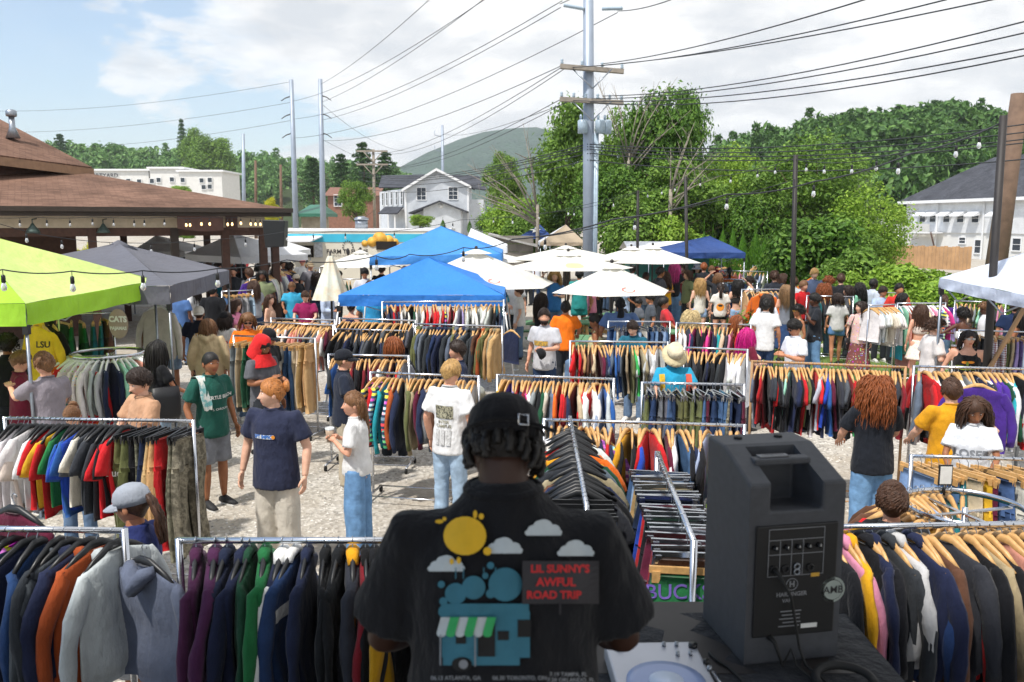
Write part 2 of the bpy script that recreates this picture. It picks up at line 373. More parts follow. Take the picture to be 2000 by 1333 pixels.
for i, s_ in enumerate((11, 12)): CR['loose%d' % i] = crown_broad(s_, 10500, 32, .016, 1.1, 1.0)[0]
CR['feather0'] = crown_broad(21, 13000, 36, .0135, .85, 1.2)[0]; CR['bush0'] = crown_broad(31, 10000, 30, .025, .95)[0]; CR['bush1'] = crown_broad(32, 10000, 28, .023, .9)[0]
CR['pine0'] = crown_pine(41); CR['pine1'] = crown_pine(42); CR['cedar0'] = crown_cedar(51)
CRM = {}
def crown_me(kind, mat):
    k = (kind, mat.name)
    if k not in CRM: CRM[k] = npmesh('crown_' + kind, CR[kind][0], CR[kind][1], [mat])
    return CRM[k]
def trunk_me(h, r, cz, cr, seed, n=7):
    g = random.Random(seed); mb = MB(); mb.tube([(0, 0, -.2), (g.uniform(-.1, .1), g.uniform(-.1, .1), h * .35), (g.uniform(-.2, .2), 0, h * .7), (0, 0, h * .92)], [r * 1.25, r * .9, r * .5, r * .15], 9)
    for i in range(n):
        a = g.uniform(0, 6.28); z0 = h * g.uniform(.3, .65); l = cr * g.uniform(.5, .95)
        mb.tube([(0, 0, z0), (math.cos(a) * l * .4, math.sin(a) * l * .4, z0 + l * .35), (math.cos(a) * l, math.sin(a) * l, z0 + l * g.uniform(.5, .9))], [r * .4, r * .25, r * .07], 6)
    return mb.mesh('trunk', [BARK])
def tree(name, kind, mat, u, vtop, vbase, Y, wpx, label, cat='tree', group=None, rz=None, trunk=True):
    top = at_y(u, vtop, Y).z; base = at_y(u, vbase, Y).z; x = at_y(u, vtop, Y).x; wd = wpx / F * Y
    g0 = float(gz(np.float64(x), np.float64(Y))); e = empty(name, (x, Y, g0), random.uniform(0, 6.28) if rz is None else rz, label=label, cat=cat, group=group)
    cz = base - g0; hh = top - base
    ob('crown', crown_me(kind, mat), e, (0, 0, cz), scale=(wd, wd, hh))
    if trunk: ob('trunk', trunk_me(cz + hh * .8, max(.07, (top - g0) * .018), cz + hh / 2, wd / 2, hash((u, vtop)) % 999), e)
    return e
T_ = [  # name kind mat u vtop vbase Y width label
 ('oak_tree', 'broad0', LDARK, 1300, 142, 330, 44, 175, 'tallest dark leafy tree right of the big steel pole'),
 ('oak_tree', 'loose0', LMID, 1245, 165, 400, 45, 150, 'ragged leafy tree just right of the big steel pole'),
 ('oak_tree', 'loose1', LDARK, 1352, 160, 330, 46, 110, 'slender spreading tree top at right end of the tall tree group'),
 ('vine_tree', 'loose1', LMID, 1110, 185, 420, 44, 190, 'leafy vine-grown tree with bare twigs left of the big steel pole'),
 ('oak_tree', 'broad2', LDARK, 1195, 290, 480, 41, 170, 'dark thicket tree directly behind the big steel pole'),
 ('oak_tree', 'broad1', LMID, 1330, 285, 485, 40, 190, 'broad green tree under the tallest dark tree'),
 ('maple_tree', 'broad1', LMID, 985, 276, 450, 62, 115, 'round dense green tree right of the white gabled house'),
 ('maple_tree', 'broad0', LBRIGHT, 1010, 372, 470, 48, 150, 'low bright green tree in front of the round dense tree'),
 ('maple_tree', 'loose0', LMID, 1090, 345, 480, 46, 150, 'low scrubby tree behind the tan topped tent'),
 ('willow_tree', 'feather0', LBRIGHT, 1420, 258, 470, 47, 160, 'yellow-green feathery tree between dark trees and the wooded hill'),
 ('locust_tree', 'feather0', LMID, 1600, 232, 470, 40, 240, 'tall feathery locust tree in front of the wooded hill'),
 ('locust_tree', 'feather0', LBRIGHT, 1700, 335, 480, 37, 190, 'feathery locust tree reaching towards the white sided building'),
 ('locust_tree', 'loose1', LMID, 1515, 300, 470, 42, 160, 'green tree behind the row of pointed cedars'),
 ('bush', 'bush0', LDARK, 1590, 392, 565, 30, 215, 'big dark glossy bush behind the orange tent'),
 ('bush', 'bush1', LDARK, 1530, 440, 560, 31, 110, 'dark bush right of the pointed cedars'),
 ('bush', 'bush1', LMID, 1670, 470, 600, 27, 190, 'mid green bush left of the wooden fence'),
 ('bush', 'bush0', LBRIGHT, 1770, 490, 610, 24, 190, 'bright green bush in front of the wooden fence'),
 ('bush', 'bush1', LBRIGHT, 1690, 520, 620, 22.5, 150, 'low lime green bush behind the men at the back racks'),
 ('bush', 'bush0', LBRIGHT, 1860, 520, 640, 21.5, 190, 'bright green bush under the edge of the right white tent'),
 ('bush', 'bush1', LMID, 1950, 545, 650, 21, 180, 'green bush at the right picture edge under the white tent'),
 ('bush', 'bush0', LMID, 1240, 400, 500, 38, 160, 'bushy undergrowth right of the foot of the big steel pole'),
 ('bush', 'bush1', LBRIGHT, 1330, 410, 500, 37, 130, 'light green undergrowth behind the navy tent'),
 ('thicket_tree', 'broad2', LMID, 1265, 330, 500, 39, 190, 'green thicket tree behind the white umbrellas right of the pole'),
 ('thicket_tree', 'broad0', LMID, 1395, 340, 500, 41, 170, 'green thicket tree behind the navy tent peak'),
 ('thicket_tree', 'broad1', LDARK, 1470, 350, 500, 40, 150, 'dark thicket tree behind the row of pointed cedars'),
 ('thicket_tree', 'feather0', LMID, 1650, 400, 500, 36, 180, 'green thicket tree in front of the satellite dish'),
 ('thicket_tree', 'broad2', LMID, 1045, 395, 490, 45, 150, 'green thicket tree behind the tan topped tent'),
 ('thicket_tree', 'broad0', LDARK, 965, 405, 470, 52, 110, 'green thicket tree beside the right corner of the white house'),
 ('maple_tree', 'loose0', LMID, 694, 338, 448, 84, 90, 'small thin maple tree in front of the brick building'),
 ('ginkgo_tree', 'broad1', LYEL, 527, 374, 478, 60, 52, 'yellow-leaved tree behind the end of the porch roof'),
 ('shrub', 'bush0', LBRIGHT, 820, 415, 450, 90, 60, 'green shrub growing at the foot of the white house'),
 ('shrub', 'bush0', LBRIGHT, 350, 358, 395, 150, 60, 'bright shrub in front of the white hotel'),
 ('shrub', 'bush1', LYEL, 165, 470, 530, 45, 60, 'yellow-green shrub seen through the porch'),
 ('shrub', 'bush1', LMID, 360, 446, 475, 55, 50, 'green shrub seen through the porch beside the parked cars'),
 ('poplar_tree', 'broad2', LMID, 405, 248, 372, 272, 130, 'large rounded tree mass above the white hotel'),
 ('poplar_tree', 'broad0', LMID, 380, 240, 360, 276, 90, 'left top of the big tree mass above the white hotel'),
 ('spruce_tree', 'pine0', LPINE, 353, 224, 330, 285, 34, 'narrow dark spruce tip above the big tree mass'),
 ('pine_tree', 'pine1', LPINE, 708, 268, 400, 150, 95, 'pine tree behind the wooden utility pole'),
 ('pine_tree', 'pine0', LPINE, 665, 292, 400, 155, 80, 'pine tree left of the wooden utility pole'),
 ('pine_tree', 'pine1', LPINE, 752, 288, 400, 152, 90, 'pine tree right of the wooden utility pole'),
 ('pine_tree', 'pine0', LPINE, 610, 300, 400, 165, 90, 'pine tree between the two tall steel poles'),
 ('pine_tree', 'pine0', LPINE, 115, 255, 340, 270, 60, 'tall pine beside the vent pipe roof'),
]
for q in T_:
    q = list(q)
    if 36 <= q[6] <= 50: q[5] = max(q[5], 437 + 5280 / q[6] - (60 if q[4] < 300 else 0)); q[7] *= 1.22
    if q[6] < 36: q[5] = 437 + 5280 / q[6] + 12; q[7] *= 1.12
    tree(*q, trunk=q[6] >= 36)
for i, (u, vt) in enumerate(((1376, 432), (1393, 440), (1413, 428), (1433, 424), (1452, 437), (1477, 430), (1494, 447))):
    tree('arborvitae', 'cedar0', LCEDAR, u, vt, 592, 33.5 + .3 * (i % 2), 30 + 3 * (i % 3), 'pointed green cedar, %s from the left in the row behind the navy tent' % ['first', 'second', 'third', 'fourth', 'fifth', 'sixth', 'seventh'][i], 'cedar', 'row of pointed cedars', trunk=False)
for i, (u, vt, wp) in enumerate(((865, 425, 12), (917, 428, 10))):
    tree('arborvitae', 'cedar0', LCEDAR, u, vt, 455, 50, wp, ['small pointed cedar in front of the white garage', 'small pointed cedar at the right corner of the white house'][i], 'cedar', 'small cedars by the white house', trunk=False)
# bare twigs standing out of the trees round the pole
g = random.Random(5)
for (u, v, Y, ht, lean, nb, lab) in ((1228, 300, 43, 5.2, .3, 16, 'bare grey dead branches rising above the tall trees'), (1050, 400, 42, 4.6, -1.3, 14, 'bare dead branches leaning left of the big steel pole'), (1310, 370, 37.5, 3.4, 1.0, 10, 'bare grey branches in front of the tall trees right of the pole')):
    b0 = at_y(u, v, Y); mb = MB(); e0 = Vector((b0.x, Y, gz(b0.x, Y)))
    mb.tube([(0, 0, 0), (0, 0, (b0.z - e0.z) * .5), (0, 0, b0.z - e0.z)], [.16, .1, .08], 7)
    for i in range(nb):
        zz = b0.z - e0.z - g.uniform(0, 1.2); a = g.uniform(-1, 1) * .6 + lean * .5; l = ht * g.uniform(.5, 1); dy = g.uniform(-.4, .4)
        p1 = Vector((math.sin(a) * l * .5, dy * l * .4, zz + math.cos(a) * l * .55)); p2 = p1 + Vector((math.sin(a * 1.25) * l * .5, dy * l * .3, math.cos(a * 1.1) * l * .5))
        mb.tube([(0, 0, zz), p1, p2], [.045, .025, .008], 5)
        for k in range(3):
            s = p1.lerp(p2, g.uniform(0, .8)); mb.tube([s, s + Vector((g.uniform(-.5, .5), g.uniform(-.4, .4), g.uniform(.3, .9)))], [.016, .005], 4)
    o = mb.obj('dead_tree', BARKG, label=lab, cat='dead tree', loc=e0)
# ================================================================ wooded hills
def hill(name, pts, Y0, Y1, col_mat, n, size, lab, seed, bluff=0):
    """pts: (u, v) skyline; the hill rises from Y0 to its crest at Y1"""
    g = np.random.default_rng(seed); C = [at_y(u, v, Y1) for u, v in pts]
    cxs = np.array([c.x for c in C]); czs = np.array([c.z for c in C]) - size * 1.2
    nx = 40; xs_ = np.linspace(cxs[0], cxs[-1], nx); zs = np.interp(xs_, cxs, czs); V = []; ts = np.linspace(0, 1.6, 13)
    for t in ts:
        yy = Y0 + (Y1 - Y0) * t; k = math.sin(min(t, 1) * math.pi / 2) if t <= 1 else math.cos((t - 1) * 1.4)
        for i in range(nx): V.append((xs_[i] * yy / Y1, yy, zs[i] * k - .5 * (1 - k)))
    Qd = [(j * nx + i, j * nx + i + 1, (j + 1) * nx + i + 1, (j + 1) * nx + i) for j in range(len(ts) - 1) for i in range(nx - 1)]
    ob(name, npmesh(name, V, Qd, [simple('hill_floor', '33421f', .95, 0, .3, .05)], True), kind='structure')
    if not n: return
    VV = []; QQ = []; off = 0; kinds = ['broad0', 'broad1', 'broad2', 'broad1', 'pine0', 'broad0', 'bush0', 'loose0', 'broad2', 'bush1', 'feather0', 'broad1']
    for i in range(n):
        t = 1.02 * g.random() ** .45; x = g.uniform(cxs[0], cxs[-1]); z = np.interp(x, cxs, czs) * math.sin(min(t, 1) * math.pi / 2); yy = Y0 + (Y1 - Y0) * t
        kd = kinds[g.integers(0, 12)]; Vc, Qc = CR[kd]; m = 370; s_ = g.integers(0, len(Qc), m)
        Vq = Vc.reshape(-1, 4, 3)[s_]; c = Vq.mean(1, keepdims=True); Vq = c + (Vq - c) * (3.9 if kd != 'pine0' else 2.1)
        h = size * g.uniform(.8, 1.3) * (1.2 if kd == 'pine0' else 1); wd = h * (.85 if kd != 'pine0' else .6); a = g.uniform(0, 6.28)
        xr = Vq[..., 0] * math.cos(a) - Vq[..., 1] * math.sin(a); yr = Vq[..., 0] * math.sin(a) + Vq[..., 1] * math.cos(a)
        VV.append(np.stack([xr * wd + x * yy / Y1, yr * wd + yy, Vq[..., 2] * h + z - h * .2], 2).reshape(-1, 3))
        QQ.append(np.arange(m * 4).reshape(-1, 4) + off); off += m * 4
    ob('woodland', npmesh('woodland', np.concatenate(VV), np.concatenate(QQ), [col_mat]), kind='stuff', label=lab, cat='woodland')
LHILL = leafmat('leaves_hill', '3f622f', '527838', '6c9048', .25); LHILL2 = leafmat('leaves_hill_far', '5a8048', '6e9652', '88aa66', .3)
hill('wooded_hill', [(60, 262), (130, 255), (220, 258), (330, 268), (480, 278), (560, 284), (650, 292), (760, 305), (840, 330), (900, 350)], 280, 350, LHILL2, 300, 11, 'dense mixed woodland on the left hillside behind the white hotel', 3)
hill('wooded_hill', [(1360, 300), (1410, 262), (1500, 232), (1600, 214), (1700, 200), (1800, 186), (1880, 178), (1950, 200), (2010, 215), (2120, 230)], 110, 205, LHILL, 330, 8.5, 'dense dark woodland on the hill behind the white sided building', 4)
# blue mountain
mpts = [(770, 345), (800, 322), (850, 296), (900, 272), (950, 258), (1000, 251), (1045, 249), (1100, 262), (1180, 285), (1300, 310), (1420, 330)]
C = [at_y(u, v, 2300) for u, v in mpts]; V = []; k = len(C)
def mtmat():
    m, b = newmat('mountain_woods'); b.inputs['Roughness'].default_value = 1; b.inputs['Specular IOR Level'].default_value = 0
    L(RAMP(noise(.02, 8, .7), [(.3, lin('2c4636')), (.55, lin('3a5642')), (.75, lin('4a654c'))]), b.inputs['Base Color']); bump(b, noise(.05, 6), 1.0, 40); return m
for t in np.linspace(0, 1, 10):
    for i, c in enumerate(C):
        rj = math.sin(i * 2.3 + t * 9) * 30 * (1 - t); V.append((c.x + rj, 1500 + 800 * t, c.z * math.sin(t * math.pi / 2) ** 1.15 - 5))
Qd = [(j * k + i, j * k + i + 1, (j + 1) * k + i + 1, (j + 1) * k + i) for j in range(9) for i in range(k - 1)]
ob('mountain', npmesh('mountain', V, Qd, [mtmat()], True), kind='structure')

# air between here and the mountain
m = bpy.data.materials.new('air'); m.use_nodes = True; nt = m.node_tree; nt.nodes.clear(); pv = N('ShaderNodeVolumePrincipled', Density=.00022); pv.inputs['Color'].default_value = (.86, .93, 1, 1); o_ = N('ShaderNodeOutputMaterial'); L(pv.outputs[0], o_.inputs['Volume'])
mb = MB(); mb.box((0, 1300, 138), (3500, 2800, 286)); mb.obj('haze', m, kind='stuff', label='thin pale blue summer haze between the market and the mountain', cat='haze')
# ================================================================ buildings
def rowmat(name, c, per=6.0, direction='Z', dark=.75, rough=.7, coord='Object', var=.12, bstr=.6):
    c = lin(c); m, b = newmat(name); b.inputs['Roughness'].default_value = rough
    t = N('ShaderNodeTexCoord'); wv = N('ShaderNodeTexWave', Scale=per, wave_profile='SAW', bands_direction=direction); L(t.outputs[coord], wv.inputs['Vector'])
    k = RAMP(wv.outputs[1], [(0, dark), (.12, 1.0), (1, 1.0)]); g = RAMP(noise(1.2, 5), [(.3, 1 - var), (.7, 1 + var)])
    L(MIX(1.0, MIX(1.0, c, k, 'MULTIPLY'), g, 'MULTIPLY'), b.inputs['Base Color']); bump(b, wv.outputs[1], bstr, .03); return m
def shingle(name, ca, cb, sc=1.0):
    m, b = newmat(name); b.inputs['Roughness'].default_value = .95; b.inputs['Specular IOR Level'].default_value = .15
    t = N('ShaderNodeTexCoord'); br = N('ShaderNodeTexBrick', Scale=sc); br.inputs['Color1'].default_value = lin(ca) + (1,); br.inputs['Color2'].default_value = lin(cb) + (1,)
    br.inputs['Mortar'].default_value = tuple(x * .55 for x in lin(ca)) + (1,); br.inputs['Mortar Size'].default_value = .012; br.inputs['Brick Width'].default_value = .3; br.inputs['Row Height'].default_value = .075
    L(t.outputs['UV'], br.inputs['Vector']); g = RAMP(noise(.9, 6, .65), [(.3, .62), (.7, 1.25)])
    L(MIX(1.0, br.outputs[0], g, 'MULTIPLY'), b.inputs['Base Color']); bump(b, br.outputs[1], -.7, .02); return m
SHBROWN = shingle('shingle_brown', '86695a', '685044'); SHGREY = shingle('shingle_grey', '55575e', '45474e')
SIDING = rowmat('white_siding', 'd3d8de', 2.6, 'Z', .7); SIDING2 = rowmat('white_clapboard', 'e0e2e4', 2.2, 'Z', .72); WTRIM = simple('white_trim', 'e4e5e6', .55, var=.04)
GLASS = simple('window_glass', '2b3540', .08, 0, .2, 2); BRWOOD = simple('brown_wood', '4a3024', .7, 0, .25, 12, .3, 40); BRDARK = simple('dark_fascia', '33281f', .6, 0, .2)
TANB = simple('tan_beam', 'b7a992', .7, 0, .12); CONC = simple('white_stucco', 'd9d8d4', .85, 0, .06, 1); GREENR = rowmat('green_metal_roof', '2f6a55', 3, 'X', .7, .4)
BRICK = simple('red_brick', '86604f', .9, 0, .2, 3, .4, 20); DKIN = simple('dark_interior', '1d1612', .9)
def poly(mb, P, m=0): mb.add(P, [tuple(range(len(P)))], m, False)
def roofslab(P, th, mat, name, parent=None, uvd=None, under=None, **k):
    """thick roof slab from coplanar polygon P, with metre uv along uvd"""
    P = [Vector(p) for p in P]; n = (P[1] - P[0]).cross(P[2] - P[0]).normalized()
    if n.z < 0: n = -n
    mb = MB(); mb.prism(P, -th, 0, n); me = mb.mesh(name, [mat], True); ux = (Vector(uvd) if uvd else P[1] - P[0]).normalized(); uy = n.cross(ux); uv = me.uv_layers.new(name='UVMap')
    for lp in me.loops:
        co = me.vertices[lp.vertex_index].co; uv.data[lp.index].uv = (co.dot(ux), co.dot(uy))
    return ob(name, me, parent, **k)
def window(parent, c, ux, w_, h, trim=.09, bars=(1, 2), depth=.06, name='window'):
    ux = Vector(ux).normalized(); uz = Vector((0, 0, 1)); nn = ux.cross(uz); c = Vector(c); Rm = Matrix((ux, nn, uz)).transposed()
    mb = MB()
    for s in (-1, 1): mb.box(c + ux * s * (w_ / 2 + trim / 2) + nn * depth * .5, (trim, depth, h + 2 * trim), rot=Rm)
    mb.box(c + uz * (h / 2 + trim / 2) + nn * depth * .5, (w_, depth, trim), rot=Rm); mb.box(c - uz * (h / 2 + trim / 2) + nn * depth * .6, (w_, depth * 1.6, trim), rot=Rm)
    for i in range(1, bars[0] + 1): mb.box(c + ux * (w_ * i / (bars[0] + 1) - w_ / 2) + nn * depth * .35, (.04, depth * .5, h), rot=Rm)
    for i in range(1, bars[1] + 1): mb.box(c + uz * (h * i / (bars[1] + 1) - h / 2) + nn * depth * .32, (w_, depth * .45, .04), rot=Rm)
    wn = mb.obj(name, WTRIM, parent); g_ = MB(); g_.box(c + nn * .012, (w_ - .01, .02, h - .01), rot=Rm); g_.obj('pane', GLASS, wn); return wn
# ---- brown roofed porch pavilion on the left
B = empty('pavilion', (-12, 26, 0), label='brown shingled pavilion with open timber porch on the left', cat='building')
def pl(name, mb, mat, **k):
    o = mb.obj(name, mat, None, fix=True, **k); o.parent = B; o.matrix_parent_inverse = Matrix.Translation(B.location).inverted(); return o
def plo(o): o.parent = B; o.matrix_parent_inverse = Matrix.Translation(B.location).inverted(); return o
E1 = at_y(567, 410, 24.0); E0 = at_y(0, 401, 20.6); E0.z = E1.z = 3.6; ed = (E1 - E0).normalized(); EL_ = E0 - ed * 14; bk = Vector((-ed.y, ed.x, 0))
ridgeR = E1 - ed * 7.0 + bk * 7.0 + Vector((0, 0, 1.6)); ridgeL = EL_ + bk * 7.0 + Vector((0, 0, 1.6)); backR = E1 + bk * 14
plo(roofslab([EL_, E1, ridgeR, ridgeL], .06, SHBROWN, 'roof', uvd=ed)); plo(roofslab([E1, backR, ridgeR], .06, SHBROWN, 'roof', uvd=bk))
mb = MB(); Rm = Matrix((ed, bk, Vector((0, 0, 1)))).transposed(); Lm = (E1 - EL_).length; mid = (E1 + EL_) / 2
mb.box(mid + Vector((0, 0, -.12)) + bk * .05, (Lm, .05, .16), rot=Rm); mb.box(mid + Vector((0, 0, -.04)) - bk * .05, (Lm + .1, .13, .12), rot=Rm)
mb.box((E1 + backR) / 2 + Vector((0, 0, -.1)), (.06, 14, .2), rot=Rm); pl('gutter', mb, BRDARK)
mb = MB(); mb.box(mid + bk * .6 + Vector((0, 0, -.36)), (Lm - 1.2, .14, .3), rot=Rm); pl('beam', mb, TANB)
mb = MB(); mb.box(mid + bk * .62 + Vector((0, 0, -.62)) - ed * 0, (Lm - 1.2, .08, .22), rot=Rm); pl('lower_beam', mb, BRWOOD)
for i, u in enumerate((-60, 178, 339, 438, 512, 535)):
    d = ray(u, 437); d.normalize(); den_ = d.x * bk.x + d.y * bk.y; p0 = E1 + bk * (.65 if i != 5 else .9); t = (p0.x * bk.x + p0.y * bk.y) / den_; p = Vector((d.x * t, d.y * t, 0))
    mb = MB(); mb.box(p + Vector((0, 0, 1.55)), (.2, .2, 3.1), rot=Rm); pl('post', mb, BRWOOD if i != 2 else BRDARK)
for i in range(3):
    p = E1 - ed * (1.2 + 2.6 * i) + bk * 6.5; p.z = 0; mb = MB(); mb.box(p + Vector((0, 0, 1.6)), (.2, .2, 3.2), rot=Rm); pl('post', mb, BRWOOD)
mb = MB(); q = E1 - ed * 14.3 + bk * 3.2; q.z = 0; mb.box(q + Vector((0, 0, 1.68)), (18, .2, 3.36), rot=Rm); pl('wall', mb, BRWOOD)
mb = MB(); mb.add([EL_ + bk * .1 - Vector((0, 0, .16)), E1 + bk * .1 - Vector((0, 0, .16)), backR - ed * .1 - Vector((0, 0, .16)), EL_ + bk * 14 - Vector((0, 0, .16))], [(0, 1, 2, 3)], 0, False); pl('ceiling', mb, BRWOOD)
for u in (64, 202):   # gooseneck barn lamps
    p = at_y(u, 448, 21.0 if u < 100 else 22.0); mb = MB(); mb.rings([(p.x, p.y, p.z - .1, .17, .17), (p.x, p.y, p.z - .02, .14, .14), (p.x, p.y, p.z + .08, .06, .06), (p.x, p.y, p.z + .14, .03, .03)], 12)
    mb.tube([(p.x, p.y, p.z + .12), (p.x, p.y, p.z + .24), (p.x, p.y + .2, p.z + .26)], .015, 6); pl('barn_lamp', mb, simple('lamp_green', '4a5a54', .5, .3))
p = at_y(161, 449, 23.2); mb = MB(); mb.box(p, (.12, .1, .15)); m_, b_ = newmat('lamp_glow'); b_.inputs['Emission Color'].default_value = (1, .6, .22, 1); b_.inputs['Emission Strength'].default_value = 1.6; b_.inputs['Base Color'].default_value = (.9, .6, .3, 1); pl('wall_lamp', mb, m_)
# rolled brown curtain under the beam
for k_, (ua, ub) in enumerate(((345, 435), (440, 508))):
    a_, b2 = at_y(ua, 420, 22.6 + k_), at_y(ub, 424, 23.2 + k_); mb = MB(); n_ = 10
    for r_ in range(3):
        pass
    V = [(a_.lerp(b2, i / n_) + Vector((0, .03 * math.sin(i * 2), -h_ - (.05 * math.sin(math.pi * i / n_) if h_ else 0)))) for h_ in (0, .36) for i in range(n_ + 1)]
    mb.add(V, [(i, i + 1, n_ + 2 + i, n_ + 1 + i) for i in range(n_)]); pl('curtain', mb, simple('brown_curtain', '5a4038', .8))
# upper roof with vent
a0 = at_y(-10, 302, 23.5); a1 = at_y(180, 327, 26); r0 = at_y(-10, 228, 27.5); dd = a0 - a1
mb = MB(); A = a0 + dd * 1.5; Rr = r0 + dd * 1.5; plo(roofslab([A, a1, r0, Rr], .12, SHBROWN, 'upper_roof', uvd=ed)); s2 = a1 + bk * 6
plo(roofslab([a1, s2, r0], .1, SHBROWN, 'upper_roof', uvd=bk))
mb = MB(); mb.box((A + a1) / 2 + Vector((0, .05, -.16)), ((A - a1).length + .05, .07, .24), rot=Matrix(((a1 - A).normalized(), bk, Vector((0, 0, 1)))).transposed()); pl('fascia', mb, simple('fascia_tan', '8f7158', .7))
mb = MB(); mb.prism([A + Vector((0, .5, -.14)), a1 + Vector((-.6, .5, -.14)), a1 + Vector((-.6, .5, -1.1)), A + Vector((0, .5, -1.1))], 0, .1, bk); pl('clerestory_wall', mb, BRWOOD)
p = at_y(25, 262, 25.6); mb = MB(); mb.rings([(p.x, p.y, p.z - .12, .2, .2), (p.x, p.y, p.z + .18, .085, .085), (p.x, p.y, p.z + .5, .08, .08)], 14); mb.rings([(p.x, p.y, p.z + .5, .13, .13), (p.x, p.y, p.z + .53, .15, .15), (p.x, p.y, p.z + .66, .15, .15), (p.x, p.y, p.z + .7, .09, .09)], 14); pl('vent_pipe', mb, STEEL)
# speaker hung at the porch corner
p = at_y(541, 456, 22.9); mb = MB(); mb.prism([(p.x - .33, p.y, p.z + .36), (p.x + .27, p.y, p.z + .34), (p.x + .22, p.y, p.z - .36), (p.x - .28, p.y, p.z - .38)], -.2, .2, (0, 1, 0)); mb.obj('hanging_speaker', BLACKP, bevel=.02, label='black loudspeaker hanging at the porch corner', cat='loudspeaker')
# ---- white two-storey house in the middle
Hd = 99.0
H = empty('white_house', (0, 0, 0), label='white two-storey house with grey roof and front gable', cat='house')
def P_(u, v, dy=0): return at_y(u, v, Hd + dy)
gl, gr, rg = P_(792, 368), P_(914, 362), P_(853, 331); bz = 1.7
mb = MB(); mb.prism([(gl.x, Hd, bz), (gr.x, Hd, bz), (gr.x, Hd, gr.z), (rg.x, Hd, rg.z - .2), (gl.x, Hd, gl.z)], 0, 9, (0, 1, 0)); mb.obj('wall', SIDING, H)
# main block turned away to the left
l0 = P_(741, 362, 9); mb = MB(); mb.prism([(gl.x + .03, Hd + .4, bz), (gl.x + .03, Hd + .4, gl.z), (l0.x, Hd + 9, gl.z - .1), (l0.x, Hd + 9, bz)], 0, 5, (0, 1, 0)); mb.obj('side_wall', SIDING, H)
q0, q1 = P_(914, 390, 3), P_(944, 390, 3); mb = MB(); mb.box(((q0.x + q1.x) / 2, Hd + 5.5, (bz + q0.z) / 2), (q1.x - q0.x, 5, q0.z - bz)); mb.obj('rear_wall', SIDING, H)
def gab(name, l, c, r, y0, y1, ov=.45, th=.16):
    for a, b in ((l, c), (c, r)):
        s = 1 if a is l else -1; a = Vector((a.x, 0, a.z)); b = Vector((b.x, 0, b.z)); e = (a - b).normalized() * ov if s > 0 else (b - a).normalized() * ov
        A_, B_ = (a + e, b) if s > 0 else (a, b + e)
        roofslab([(A_.x, y0, A_.z), (B_.x, y0, B_.z), (B_.x, y1, B_.z), (A_.x, y1, A_.z)], th, SHGREY, name, H, uvd=(0, 1, 0))
gab('roof', gl + Vector((0, 0, .1)), rg + Vector((0, 0, .08)), gr + Vector((0, 0, .1)), Hd - .5, Hd + 10)
mr = P_(752, 343, 13); mr2 = P_(928, 343, 13); ml = P_(739, 364, 8)
roofslab([P_(790, 366, .2), P_(739, 366, 9), P_(746, 343, 15), P_(830, 341, 10)], .15, SHGREY, 'roof', H, uvd=(1, 0, 0))
roofslab([P_(905, 365, 4.0), P_(954, 371, 2.6), P_(934, 344, 10), P_(870, 341, 10)], .15, SHGREY, 'roof', H, uvd=(1, 0, 0))
for a, b in (((gl, -.45), (rg, 0)), ((rg, 0), (gr, .45))):
    A_, B_ = a[0], b[0]; d_ = (B_ - A_); mb = MB(); p = A_ + d_.normalized() * (a[1] * 1.0); e_ = B_ + d_.normalized() * (b[1] * 1.0)
    mb.prism([(p.x, 0, p.z + .1), (e_.x, 0, e_.z + .1), (e_.x, 0, e_.z - .2), (p.x, 0, p.z - .2)], Hd - .58, Hd - .5, (0, 1, 0)); mb.obj('rake_board', WTRIM, H)
for u in (792.5, 914):
    p = P_(u, 400); mb = MB(); mb.box((p.x, Hd - .03, (bz + gl.z) / 2), (.22, .1, gl.z - bz)); mb.obj('corner_board', WTRIM, H)
for u, v in ((823, 379), (885, 378)): window(H, P_(u, v), (1, 0, 0), 1.0, 1.35)
for k, u in enumerate((749, 757, 766, 776, 786)):
    t = (792 - u) / 51.; p = Vector((P_(u, 386, 8.6 * t + .4).x, Hd + .4 + 8.6 * t, P_(u, 386).z)); dx_ = Vector((gl.x - l0.x, -8.6, 0)); window(H, p - Vector((.05, .05, 0)), dx_, .55, 1.5, .08, (0, 1))
p = P_(854, 345); mb = MB(); mb.cyl((p.x, Hd - .08, p.z), (p.x, Hd - .02, p.z), .28, n=16); mb.obj('gable_vent', WTRIM, H)
# garage wing in front with its own gable
gl2, gc2, gr2 = P_(806, 413, -4), P_(859, 392, -4), P_(905, 410, -4); mb = MB(); mb.prism([(gl2.x + 1.2, Hd - 4, bz - .3), (gr2.x - .3, Hd - 4, bz - .3), (gr2.x - .3, Hd - 4, gr2.z), (gc2.x, Hd - 4, gc2.z - .15), (gl2.x + 1.2, Hd - 4, gl2.z + .3)], 0, 4.2, (0, 1, 0)); mb.obj('garage_wall', SIDING, H)
gab('garage_roof', gl2, gc2, gr2, Hd - 4.6, Hd + .2)
p = P_(861, 403, -4); mb = MB(); mb.cyl((p.x, Hd - 4.1, p.z), (p.x, Hd - 4.02, p.z), .24, n=16); mb.obj('gable_vent', WTRIM, H)
a, b, c = P_(737, 417, 2), P_(786, 417, -1), P_(775, 403, 2.5); roofslab([P_(738, 417, 4), P_(775, 417, -2), P_(787, 404, 1), P_(752, 404, 6)], .12, SHGREY, 'porch_roof', H, uvd=(1, 0, 0))
for u, dy in ((742, 3), (758, 1), (771, -.6)): p = P_(u, 418, dy); mb = MB(); mb.box((p.x, p.y, (bz + p.z) / 2 - .02), (.16, .16, p.z - bz - .1)); mb.obj('porch_post', WTRIM, H)
